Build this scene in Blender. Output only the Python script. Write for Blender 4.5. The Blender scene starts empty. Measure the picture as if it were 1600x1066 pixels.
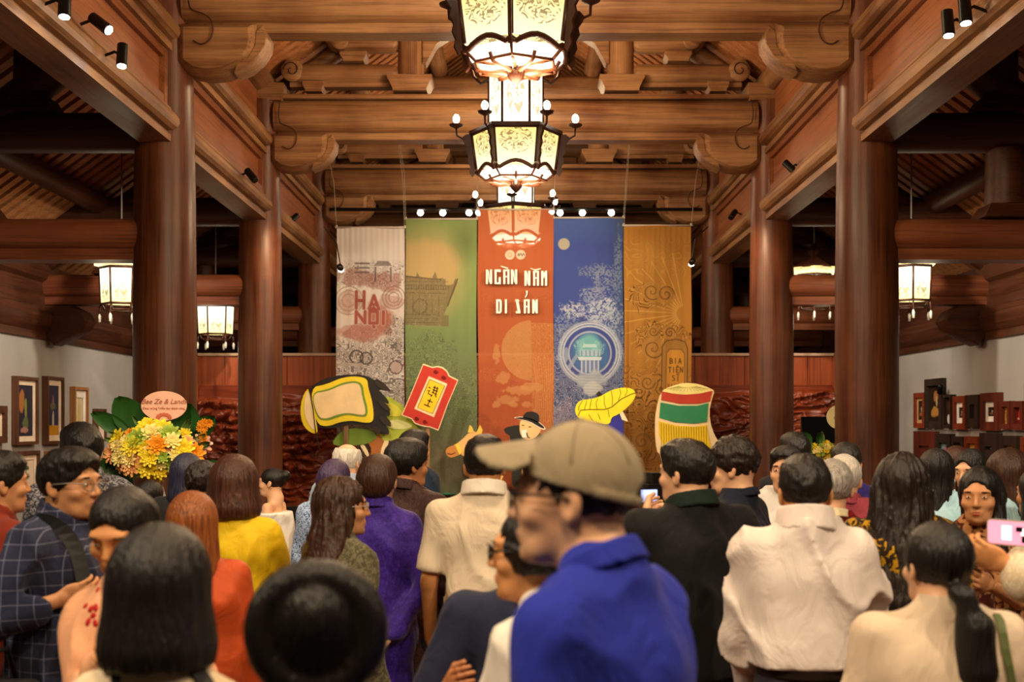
import bpy, bmesh, math, random
import numpy as np
from mathutils import Vector, Matrix
R = math.radians
PI = math.pi
# ------------------------------------------------------------------ camera, world, exposure
FPX, CX, HY, EYE = 1900.0, 806.0, 662.0, 1.72
scene = bpy.context.scene
col = scene.collection
cam_d = bpy.data.cameras.new('camera')
cam_d.sensor_width = 36
cam_d.lens = FPX / 1600 * 36
cam_d.shift_x = -(CX - 800) / 1600
cam_d.shift_y = (HY - 533) / 1600
cam_d.clip_start = .05
cam_d.dof.use_dof = True
cam_d.dof.focus_distance = 8.0
cam_d.dof.aperture_fstop = 3.2
cam = bpy.data.objects.new('camera', cam_d)
cam.location = (0, 0, EYE)
cam.rotation_euler = (PI / 2, 0, 0)
col.objects.link(cam)
scene.camera = cam
w = bpy.data.worlds.new('world')
scene.world = w
w.use_nodes = True
w.node_tree.nodes['Background'].inputs[0].default_value = (1.0, .72, .46, 1)
w.node_tree.nodes['Background'].inputs[1].default_value = .048
scene.view_settings.view_transform = 'Standard'
scene.view_settings.look = 'None'
scene.view_settings.exposure = 0.4
scene.view_settings.gamma = 1
scene.view_settings.use_curve_mapping = False
scene.cycles.max_bounces = 5
scene.cycles.transparent_max_bounces = 8
scene.cycles.sample_clamp_indirect = 4
scene.cycles.use_denoising = True
Z0, Z1, Z2, Z3, Z4 = 6.15, 10.05, 13.8, 17.5, 21.2       # frame lines of the hall
LX = 2.9                                                  # half spacing of the inner columns


def lin(c):
    if isinstance(c, str):
        c = tuple(int(c[i:i + 2], 16) / 255 for i in (0, 2, 4))
        return tuple(((v + .055) / 1.055) ** 2.4 if v > .04045 else v / 12.92 for v in c)
    return c


def at(px, py, z):
    return Vector(((px - CX) * z / FPX, z, EYE - (py - HY) * z / FPX))


def light(kind, loc, energy, color=(1, .75, .48), size=.1, target=None, spot=60, blend=.5):
    d = bpy.data.lights.new('lamp_light', kind)
    d.energy = energy
    d.color = color
    if kind == 'AREA':
        d.size = size
    else:
        d.shadow_soft_size = size
    if kind == 'SPOT':
        d.spot_size = R(spot)
        d.spot_blend = blend
    o = bpy.data.objects.new('lamp_light', d)
    o.location = loc
    if target is not None:
        o.rotation_euler = (Vector(target) - Vector(loc)).to_track_quat('-Z', 'Y').to_euler()
    col.objects.link(o)
    return o


WARM = (1, .70, .40)
WARM2 = (1, .80, .56)
# chandeliers: one lamp each, mid bay (the two behind the view hang over the visitors the same way)
for yy, e in ((.7, 240), (4.4, 210), (8.35, 130), (11.95, 130), (16.15, 60)):
    light('POINT', (0, yy, 4.05 if yy > 8 else 4.3), e, WARM, .28)
    if yy > 8:
        light('POINT', (0, yy, 5.35), e * 1.3, WARM, .2)
light('SPOT', (-2.6, .6, 4.3), 250, WARM2, .08, (.1, 2.1, 1.4), 60, .8)  # unseen spot added to brighten the face under the cap
light('SPOT', (2.6, .6, 4.3), 120, WARM2, .08, (.3, 3.6, 1.2), 80, .8)  # weaker unseen spot added on the right to match
# track spots clipped on the long beams: over the crowd, stage and picture walls
for sx in (-1, 1):
    light('SPOT', (sx * 2.6, 5.2, 4.35), 330, WARM2, .06, (sx * .6, 8.0, 1.3), 80, .8)
    light('SPOT', (sx * 2.6, 2.0, 4.35), 260, WARM2, .06, (sx * .8, 4.2, 1.2), 90, .8)
    light('SPOT', (sx * 2.6, 8.6, 4.35), 430, (1, .84, .64), .05, (sx * -.6, 14.6, 1.8), 55, .8)
    light('SPOT', (sx * 2.6, 12.3, 4.35), 240, WARM2, .05, (sx * -1.2, 15.2, 2.2), 70, .8)
    light('SPOT', (sx * 3.2, 11.5, 4.0), 230, (1, .84, .66), .05, (sx * 5.3, 13.6, 1.6), 95, .9)
    light('SPOT', (sx * 3.2, 14.6, 4.0), 150, (1, .84, .66), .05, (sx * 5.0, 16.2, 1.6), 95, .9)
    light('SPOT', (sx * 2.2, 13.0, 3.95), 60, WARM, .05, (sx * 3.6, 16.5, 1.6), 80, .8)

# ------------------------------------------------------------------ materials
_m = {}


def principled(name, rough=.6, spec=.3):
    m = bpy.data.materials.new(name)
    m.use_nodes = True
    nt = m.node_tree
    b = nt.nodes['Principled BSDF']
    b.inputs['Roughness'].default_value = rough
    b.inputs['Specular IOR Level'].default_value = spec
    return m, nt, b


def N(nt, t, **kw):
    n = nt.nodes.new(t)
    for k, v in kw.items():
        if k in n.inputs:
            n.inputs[k].default_value = v
        else:
            setattr(n, k, v)
    return n


def coords(nt, scale=(1, 1, 1), rot=(0, 0, 0)):
    tc = N(nt, 'ShaderNodeTexCoord')
    mp = N(nt, 'ShaderNodeMapping')
    mp.inputs['Scale'].default_value = scale
    mp.inputs['Rotation'].default_value = rot
    nt.links.new(tc.outputs['Object'], mp.inputs['Vector'])
    return mp.outputs['Vector']


def ramp(nt, fac, stops):
    r = N(nt, 'ShaderNodeValToRGB')
    e = r.color_ramp.elements
    while len(e) < len(stops):
        e.new(.5)
    for i, (p, c) in enumerate(stops):
        e[i].position = p
        e[i].color = (*lin(c), 1)
    nt.links.new(fac, r.inputs['Fac'])
    return r.outputs['Color']


def bump(nt, b, h, strength=.3, dist=.01):
    n = N(nt, 'ShaderNodeBump')
    n.inputs['Strength'].default_value = strength
    n.inputs['Distance'].default_value = dist
    nt.links.new(h, n.inputs['Height'])
    nt.links.new(n.outputs['Normal'], b.inputs['Normal'])


def wood(axis='z', dark='5a2a14', light_='9a5a32', rough=.42, key='wood'):
    k = (key, axis, dark, light_)
    if k in _m:
        return _m[k]
    m, nt, b = principled(key + '_' + axis, rough, .35)
    sc = {'x': (.5, 9, 9), 'y': (9, .5, 9), 'z': (9, 9, .5)}[axis]
    v = coords(nt, sc)
    n = N(nt, 'ShaderNodeTexNoise', Scale=1.3, Detail=8, Roughness=.62, Distortion=.4)
    nt.links.new(v, n.inputs['Vector'])
    v2 = coords(nt, (.8, .8, .8))
    n2 = N(nt, 'ShaderNodeTexNoise', Scale=1.1, Detail=4, Roughness=.6)
    nt.links.new(v2, n2.inputs['Vector'])
    mx = N(nt, 'ShaderNodeMath', operation='ADD')
    nt.links.new(n.outputs['Fac'], mx.inputs[0])
    nt.links.new(n2.outputs['Fac'], mx.inputs[1])
    hf = N(nt, 'ShaderNodeMath', operation='MULTIPLY')
    hf.inputs[1].default_value = .5
    nt.links.new(mx.outputs[0], hf.inputs[0])
    c = ramp(nt, hf.outputs[0], [(.38, dark), (.62, light_)])
    sf = {'x': (1.2, 60, 60), 'y': (60, 1.2, 60), 'z': (60, 60, 1.2)}[axis]
    n3 = N(nt, 'ShaderNodeTexNoise', Scale=1.0, Detail=3, Roughness=.6)
    nt.links.new(coords(nt, sf), n3.inputs['Vector'])
    g3 = N(nt, 'ShaderNodeMapRange'); g3.inputs['From Min'].default_value = .35; g3.inputs['From Max'].default_value = .5
    g3.inputs['To Min'].default_value = .62; g3.inputs['To Max'].default_value = 1.0
    nt.links.new(n3.outputs['Fac'], g3.inputs['Value'])
    mm = N(nt, 'ShaderNodeMix', data_type='RGBA', blend_type='MULTIPLY'); mm.inputs['Factor'].default_value = 1
    nt.links.new(c, mm.inputs['A']); nt.links.new(g3.outputs[0], mm.inputs['B'])
    nt.links.new(mm.outputs['Result'], b.inputs['Base Color'])
    rr = N(nt, 'ShaderNodeMapRange')
    rr.inputs['To Min'].default_value = rough - .12
    rr.inputs['To Max'].default_value = rough + .2
    nt.links.new(n.outputs['Fac'], rr.inputs['Value'])
    nt.links.new(rr.outputs[0], b.inputs['Roughness'])
    bump(nt, b, n.outputs['Fac'], .25, .01)
    _m[k] = m
    return m


def plain(name, c, rough=.6, metal=0, spec=.3, var=.12, scale=6, bstr=.15):
    k = ('plain', name)
    if k in _m:
        return _m[k]
    m, nt, b = principled(name, rough, spec)
    c = lin(c)
    v = coords(nt)
    n = N(nt, 'ShaderNodeTexNoise', Scale=scale, Detail=4)
    nt.links.new(v, n.inputs['Vector'])
    lo = tuple(max(0, x * (1 - var)) for x in c)
    hi = tuple(min(1, x * (1 + var)) for x in c)
    cc = ramp(nt, n.outputs['Fac'], [(.3, lo), (.7, hi)])
    nt.links.new(cc, b.inputs['Base Color'])
    b.inputs['Metallic'].default_value = metal
    if bstr:
        bump(nt, b, n.outputs['Fac'], bstr, .004)
    _m[k] = m
    return m


def emis(name, c, s):
    k = ('em', name)
    if k in _m:
        return _m[k]
    m, nt, b = principled(name, .5)
    b.inputs['Base Color'].default_value = (*lin(c), 1)
    b.inputs['Emission Color'].default_value = (*lin(c), 1)
    b.inputs['Emission Strength'].default_value = s
    _m[k] = m
    return m


def cloth(name, c, c2=None, rough=.85, sheen=.2, pattern=None, bscale=90):
    k = ('cloth', name)
    if k in _m:
        return _m[k]
    m, nt, b = principled(name, rough, .2)
    c = lin(c)
    v = coords(nt)
    n = N(nt, 'ShaderNodeTexNoise', Scale=5, Detail=5)
    nt.links.new(v, n.inputs['Vector'])
    base = ramp(nt, n.outputs['Fac'], [(.3, tuple(x * .88 for x in c)), (.7, tuple(min(1, x * 1.1) for x in c))])
    if pattern == 'plaid':
        sx = N(nt, 'ShaderNodeSeparateXYZ')
        nt.links.new(v, sx.inputs[0])
        prev = base
        for out, fr in (('X', 1 / .045), ('Z', 1 / .045)):
            a = N(nt, 'ShaderNodeMath', operation='MULTIPLY'); a.inputs[1].default_value = fr
            nt.links.new(sx.outputs[out], a.inputs[0])
            f = N(nt, 'ShaderNodeMath', operation='FRACT'); nt.links.new(a.outputs[0], f.inputs[0])
            g = N(nt, 'ShaderNodeMath', operation='LESS_THAN'); g.inputs[1].default_value = .048
            nt.links.new(f.outputs[0], g.inputs[0])
            s = N(nt, 'ShaderNodeMath', operation='MULTIPLY'); s.inputs[1].default_value = .55
            nt.links.new(g.outputs[0], s.inputs[0])
            mxx = N(nt, 'ShaderNodeMix', data_type='RGBA')
            mxx.inputs['B'].default_value = (*lin(c2), 1)
            nt.links.new(s.outputs[0], mxx.inputs['Factor']); nt.links.new(prev, mxx.inputs['A'])
            prev = mxx.outputs['Result']
        base = prev
    elif pattern in ('floral', 'speck', 'lace'):
        sc, lo, hi = {'floral': (26, .45, .52), 'speck': (75, .5, .56), 'lace': (120, .42, .5)}[pattern]
        q = N(nt, 'ShaderNodeTexNoise', Scale=sc, Detail=2, Distortion=1.2)
        nt.links.new(v, q.inputs['Vector'])
        mr = N(nt, 'ShaderNodeMapRange'); mr.inputs['From Min'].default_value = lo; mr.inputs['From Max'].default_value = hi
        nt.links.new(q.outputs['Fac'], mr.inputs['Value'])
        mxx = N(nt, 'ShaderNodeMix', data_type='RGBA')
        mxx.inputs['B'].default_value = (*lin(c2), 1)
        nt.links.new(mr.outputs[0], mxx.inputs['Factor']); nt.links.new(base, mxx.inputs['A'])
        base = mxx.outputs['Result']
    nt.links.new(base, b.inputs['Base Color'])
    b.inputs['Sheen Weight'].default_value = sheen * .3
    n2 = N(nt, 'ShaderNodeTexNoise', Scale=9, Detail=3, Roughness=.5, Distortion=1.2)
    v3 = coords(nt, (1, 1, .55), (0, .5, 0))
    nt.links.new(v3, n2.inputs['Vector'])
    bump(nt, b, n2.outputs['Fac'], .5, .03)
    _m[k] = m
    return m


def hairmat(name, c, c2, rough=.43):
    k = ('hair', name)
    if k in _m:
        return _m[k]
    m, nt, b = principled(name, rough, .4)
    v = coords(nt, (1, 1, .06))
    n = N(nt, 'ShaderNodeTexNoise', Scale=170, Detail=3)
    nt.links.new(v, n.inputs['Vector'])
    cc = ramp(nt, n.outputs['Fac'], [(.3, c), (.72, c2)])
    nt.links.new(cc, b.inputs['Base Color'])
    bump(nt, b, n.outputs['Fac'], .9, .006)
    _m[k] = m
    return m


def skinmat(name, c):
    k = ('skin', name)
    if k in _m:
        return _m[k]
    m, nt, b = principled(name, .48, .35)
    c = lin(c)
    v = coords(nt)
    n = N(nt, 'ShaderNodeTexNoise', Scale=14, Detail=5)
    nt.links.new(v, n.inputs['Vector'])
    cc = ramp(nt, n.outputs['Fac'], [(.3, (c[0] * .93, c[1] * .86, c[2] * .84)), (.7, (c[0] * 1.05, c[1] * 1.06, c[2] * 1.05))])
    nt.links.new(cc, b.inputs['Base Color'])
    b.inputs['Subsurface Weight'].default_value = .08
    b.inputs['Subsurface Radius'].default_value = (.01, .004, .002)
    _m[k] = m
    return m


def vcol_mat(name, rough=.8, see=0.0, trans=0.0):
    """colour attribute material, optionally sheer"""
    k = ('vc', name)
    if k in _m:
        return _m[k]
    m, nt, b = principled(name, rough, .15)
    a = N(nt, 'ShaderNodeVertexColor', layer_name='Col')
    nt.links.new(a.outputs['Color'], b.inputs['Base Color'])
    v = coords(nt)
    n = N(nt, 'ShaderNodeTexNoise', Scale=300, Detail=2)
    nt.links.new(v, n.inputs['Vector'])
    bump(nt, b, n.outputs['Fac'], .1, .001)
    if see or trans:
        out = nt.nodes['Material Output']
        tl = N(nt, 'ShaderNodeBsdfTranslucent'); nt.links.new(a.outputs['Color'], tl.inputs['Color'])
        m1 = N(nt, 'ShaderNodeMixShader'); m1.inputs[0].default_value = trans
        nt.links.new(b.outputs[0], m1.inputs[1]); nt.links.new(tl.outputs[0], m1.inputs[2])
        tr = N(nt, 'ShaderNodeBsdfTransparent')
        m2 = N(nt, 'ShaderNodeMixShader'); m2.inputs[0].default_value = see
        nt.links.new(m1.outputs[0], m2.inputs[1]); nt.links.new(tr.outputs[0], m2.inputs[2])
        nt.links.new(m2.outputs[0], out.inputs['Surface'])
    _m[k] = m
    return m


# ------------------------------------------------------------------ mesh helpers
def obj(name, verts, faces, mat, parent=None, smooth=False, mids=None):
    me = bpy.data.meshes.new(name)
    me.from_pydata([tuple(v) for v in verts] if not isinstance(verts, np.ndarray) else verts.tolist(), [],
                   faces if not isinstance(faces, np.ndarray) else faces.tolist())
    for m in (mat if isinstance(mat, (list, tuple)) else [mat]):
        me.materials.append(m)
    if smooth:
        me.polygons.foreach_set('use_smooth', [True] * len(me.polygons))
    if mids is not None:
        me.polygons.foreach_set('material_index', mids)
    me.update()
    o = bpy.data.objects.new(name, me)
    col.objects.link(o)
    if parent is not None:
        o.parent = parent
    return o


class MB:
    """collects simple solids into one mesh"""
    def __init__(s):
        s.v, s.f, s.sm = [], [], []

    def add(s, v, f):
        k = len(s.v)
        s.v += [Vector(p) for p in v]
        s.f += [tuple(i + k for i in q) for q in f]
        return s

    def box(s, c, d, rot=None, taper=1.0):
        x, y, z = d[0] / 2, d[1] / 2, d[2] / 2
        p = [Vector((sx * x * (taper if sz > 0 else 1), sy * y * (taper if sz > 0 else 1), sz * z)) for sz in (-1, 1) for sy in (-1, 1) for sx in (-1, 1)]
        if rot is not None:
            p = [rot @ q for q in p]
        p = [q + Vector(c) for q in p]
        return s.add(p, [(0, 2, 3, 1), (4, 5, 7, 6), (0, 1, 5, 4), (2, 6, 7, 3), (0, 4, 6, 2), (1, 3, 7, 5)])

    def prism(s, prof, a, b, axis='y', cap=True, inset=0.0, edge=0.0):
        """extrude 2-D profile from a to b along axis; x: prof=(y,z); y: prof=(x,z); z: prof=(x,y)"""
        def P(u, v, t):
            return {'x': (t, u, v), 'y': (u, t, v), 'z': (u, v, t)}[axis]
        n = len(prof)
        cu = sum(p[0] for p in prof) / n
        cv = sum(p[1] for p in prof) / n
        rings = [(a, 1 - inset), (a + edge * .25, 1 - inset * .5), (a + edge * .6, 1 - inset * .15), (a + edge, 1), (b - edge, 1), (b - edge * .6, 1 - inset * .15), (b - edge * .25, 1 - inset * .5), (b, 1 - inset)] if edge else [(a, 1), (b, 1)]
        v = []
        for t, sc in rings:
            v += [P(cu + (u - cu) * sc, cv + (w_ - cv) * sc, t) for u, w_ in prof]
        f = []
        for r in range(len(rings) - 1):
            for i in range(n):
                j = (i + 1) % n
                f.append((r * n + i, r * n + j, (r + 1) * n + j, (r + 1) * n + i))
        if cap:
            f.append(tuple(range(n))[::-1])
            f.append(tuple(range((len(rings) - 1) * n, len(rings) * n)))
        return s.add(v, f)

    def lathe(s, prof, c=(0, 0, 0), n=24, M=None):
        v, f = [], []
        for r, z in prof:
            for i in range(n):
                a = 2 * PI * i / n
                p = Vector((r * math.cos(a), r * math.sin(a), z))
                if M is not None:
                    p = M @ p
                v.append(p + Vector(c))
        for k in range(len(prof) - 1):
            for i in range(n):
                j = (i + 1) % n
                f.append((k * n + i, k * n + j, (k + 1) * n + j, (k + 1) * n + i))
        f.append(tuple(range(n))[::-1])
        f.append(tuple(range((len(prof) - 1) * n, len(prof) * n)))
        return s.add(v, f)

    def tube(s, pts, r, n=6):
        pts = [Vector(p) for p in pts]
        rs = r if isinstance(r, (list, tuple)) else [r] * len(pts)
        v, f = [], []
        up = None
        for i, p in enumerate(pts):
            t = (pts[min(i + 1, len(pts) - 1)] - pts[max(i - 1, 0)])
            t.normalize()
            if up is None:
                up = Vector((0, 0, 1)) if abs(t.z) < .9 else Vector((1, 0, 0))
            x = t.cross(up).normalized()
            up = x.cross(t).normalized()
            for k in range(n):
                a = 2 * PI * k / n
                v.append(p + (x * math.cos(a) + up * math.sin(a)) * rs[i])
        for i in range(len(pts) - 1):
            for k in range(n):
                j = (k + 1) % n
                f.append((i * n + k, i * n + j, (i + 1) * n + j, (i + 1) * n + k))
        f.append(tuple(range(n))[::-1])
        f.append(tuple(range((len(pts) - 1) * n, len(pts) * n)))
        return s.add(v, f)

    def ball(s, c, r, n=10, m=7, M=None):
        r = (r, r, r) if isinstance(r, (int, float)) else tuple(float(q) for q in r)
        v, f = [], []
        for i in range(1, m):
            t = PI * i / m
            for k in range(n):
                a = 2 * PI * k / n
                p = Vector((r[0] * math.sin(t) * math.cos(a), r[1] * math.sin(t) * math.sin(a), r[2] * math.cos(t)))
                v.append((M @ p if M is not None else p) + Vector(c))
        pt = Vector((0, 0, r[2])); pb = -pt
        if M is not None:
            pt, pb = M @ pt, M @ pb
        v += [pt + Vector(c), pb + Vector(c)]
        T, B = len(v) - 2, len(v) - 1
        for i in range(m - 2):
            for k in range(n):
                j = (k + 1) % n
                f.append((i * n + k, (i + 1) * n + k, (i + 1) * n + j, i * n + j))
        for k in range(n):
            j = (k + 1) % n
            f.append((T, k, j))
            f.append((B, (m - 2) * n + j, (m - 2) * n + k))
        return s.add(v, f)

    def build(s, name, mat, parent=None, smooth=False, fix=True, auto=None):
        o = obj(name, s.v, s.f, mat, parent, smooth or auto is not None)
        if fix:
            bm = bmesh.new(); bm.from_mesh(o.data)
            bmesh.ops.recalc_face_normals(bm, faces=bm.faces)
            bm.to_mesh(o.data); bm.free()
        if auto is not None:
            o.data.set_sharp_from_angle(angle=R(auto))
        return o


def tag(o, label=None, cat=None, group=None, kind=None):
    for k, v in (('label', label), ('category', cat), ('group', group), ('kind', kind)):
        if v:
            o[k] = v
    return o


def empty(name, loc=(0, 0, 0), rz=0, label=None, cat=None, group=None, kind=None):
    o = bpy.data.objects.new(name, None)
    o.location = loc
    o.rotation_euler = (0, 0, rz)
    o.empty_display_size = .1
    col.objects.link(o)
    return tag(o, label, cat, group, kind)


def share(o, name, parent, loc=(0, 0, 0), rot=(0, 0, 0), scale=(1, 1, 1)):
    c = bpy.data.objects.new(name, o.data)
    c.parent = parent
    c.location = loc
    c.rotation_euler = rot
    c.scale = scale
    col.objects.link(c)
    return c


def copy_tree(o, parent=None):
    c = o.copy()
    col.objects.link(c)
    c.parent = parent
    for ch in o.children:
        copy_tree(ch, c)
    return c


# value noise -------------------------------------------------------
def _h(i, j, k):
    n = (i * 374761393 + j * 668265263 + k * 2147483647 * 31 + 1013904223) & 0xffffffff
    n = ((n ^ (n >> 13)) * 1274126177) & 0xffffffff
    n = (n ^ (n >> 16)) & 0xffff
    return n / 65535.0


def vnoise(x, y, z=0.0):
    x, y, z = np.broadcast_arrays(np.asarray(x, float), np.asarray(y, float), np.asarray(z, float))
    xi, yi, zi = np.floor(x).astype(np.int64), np.floor(y).astype(np.int64), np.floor(z).astype(np.int64)
    fx, fy, fz = x - xi, y - yi, z - zi
    fx, fy, fz = [t * t * (3 - 2 * t) for t in (fx, fy, fz)]
    r = 0
    for a in (0, 1):
        for b in (0, 1):
            for c in (0, 1):
                r = r + _h(xi + a, yi + b, zi + c) * (fx if a else 1 - fx) * (fy if b else 1 - fy) * (fz if c else 1 - fz)
    return r


def fbm(x, y, z=0.0, o=4):
    r, a, t = 0, .5, 0
    for i in range(o):
        r = r + a * vnoise(np.asarray(x) * 2 ** i + 17 * i, np.asarray(y) * 2 ** i + 5 * i, np.asarray(z) * 2 ** i)
        t += a
        a *= .5
    return r / t
# ------------------------------------------------------------------ structure of the hall
WC = ('3e1c0e', '724024')      # columns: reddish
WB = ('623a22', 'a67c54')      # beams: honey brown
WD = ('3a1e12', '5c3420')      # aisle timber, darkened in colour to stand in for the unlit upper aisles
col_m = wood('z', *WC, rough=.36, key='column_wood')
bx_m, by_m, bz_m = wood('x', *WB, key='beam_wood'), wood('y', *WB, key='beam_wood'), wood('z', *WB, key='beam_wood')
pan_m = wood('y', '7c4426', '9c6038', rough=.5, key='panel_wood')
ax_m = wood('x', '6a3420', '8c5234', key='aisle_wood')
dk_m, dky_m = wood('x', *WD, key='dark_wood'), wood('y', *WD, key='dark_wood')


def struct(name, mb, m, parent=None, label=None, cat=None, group=None, **kw):
    o = mb.build(name, m, parent, **kw)
    if parent is None:
        tag(o, label, cat, group, 'structure')
    return o


def smooth_path(P, k=5):
    P = [Vector(p) for p in P]
    out = []
    for i in range(len(P) - 1):
        p0, p1, p2, p3 = P[max(i - 1, 0)], P[i], P[i + 1], P[min(i + 2, len(P) - 1)]
        for j in range(k):
            t = j / k
            out.append(.5 * (2 * p1 + (p2 - p0) * t + (2 * p0 - 5 * p1 + 4 * p2 - p3) * t * t + (3 * p1 - p0 - 3 * p2 + p3) * t ** 3))
    return out + [P[-1]]


def rrect(cx, cz, w_, h, r, n=5):
    p = []
    for qx, qz, a0 in ((1, 1, 0), (-1, 1, 90), (-1, -1, 180), (1, -1, 270)):
        for i in range(n + 1):
            a = R(a0 + 90 * i / n)
            p.append((cx + qx * (w_ / 2 - r) + r * math.cos(a), cz + qz * (h / 2 - r) + r * math.sin(a)))
    return p


# floor of tiles
fl = MB().box((0, 10, -.02), (14, 26, .04))
floor = struct('floor', fl, plain('tile_joint', '3a2a22'), label='dark reddish stone tile floor under the visitors', cat='floor')
tile_m = plain('floor_tile', '6a3f2c', rough=.35, scale=3)
t0 = None
for i in range(15):
    for j in range(20):
        c = ((i - 7) * .72, 2.6 + j * .72, .004)
        if t0 is None:
            t0 = MB().box((0, 0, 0), (.71, .71, .012)).build('tile', tile_m, floor)
            t0.location = c
        else:
            share(t0, 'tile', floor, c)

# inner columns
FR = {'first': Z1, 'second': Z2, 'third': Z3, 'fourth': Z4, 'nearest': Z0}
side_n = {-1: 'left', 1: 'right'}
for fn, z in FR.items():
    if fn == 'nearest':
        continue
    for sx in (-1, 1):
        r = {'first': .256, 'second': .248, 'third': .24, 'fourth': .235}[fn]
        top = 5.36 if fn != 'nearest' else 6.2
        prof = [(r * .99, .16), (r, 1), (r, 2.6), (r * .97, 3.6), (r * .9, 4.6), (r * .84, top)]
        desc = {'first': 'thickest round red-brown timber column on the %s, nearest to the camera',
                'second': 'round timber column in the middle of the %s row, behind the thickest one',
                'third': 'third round timber column of the %s row, rising behind the carved screen',
                'fourth': 'farthest round timber column of the %s row, mostly hidden by the banners'}[fn] % side_n[sx]
        e = empty('column', (sx * LX, z, 0), 0, desc, 'column', kind='structure')
        MB().lathe(prof, n=40).build('shaft', col_m, e, smooth=True, auto=40)
        MB().lathe([(.36, 0), (.37, .06), (.3, .12), (.27, .17)], n=32).build('stone_base', plain('base_stone', '6c665e'), e, smooth=True)
        if fn != 'nearest':
            # square cap block with flared foot
            m = MB().box((-sx * .1, 0, 5.47), (.4, .4, .13)).box((-sx * .1, 0, 5.385), (.34, .34, .07), taper=1.15)
            m.build('cap_block', bx_m, e)

# transverse tie beams with volute corbels
def corbel_profile():
    return [(.12, 4.99), (.12, 4.66), (.22, 4.585), (.36, 4.56), (.5, 4.575), (.62, 4.62), (.72, 4.69), (.78, 4.78), (.80, 4.88), (.79, 4.99)]


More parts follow.
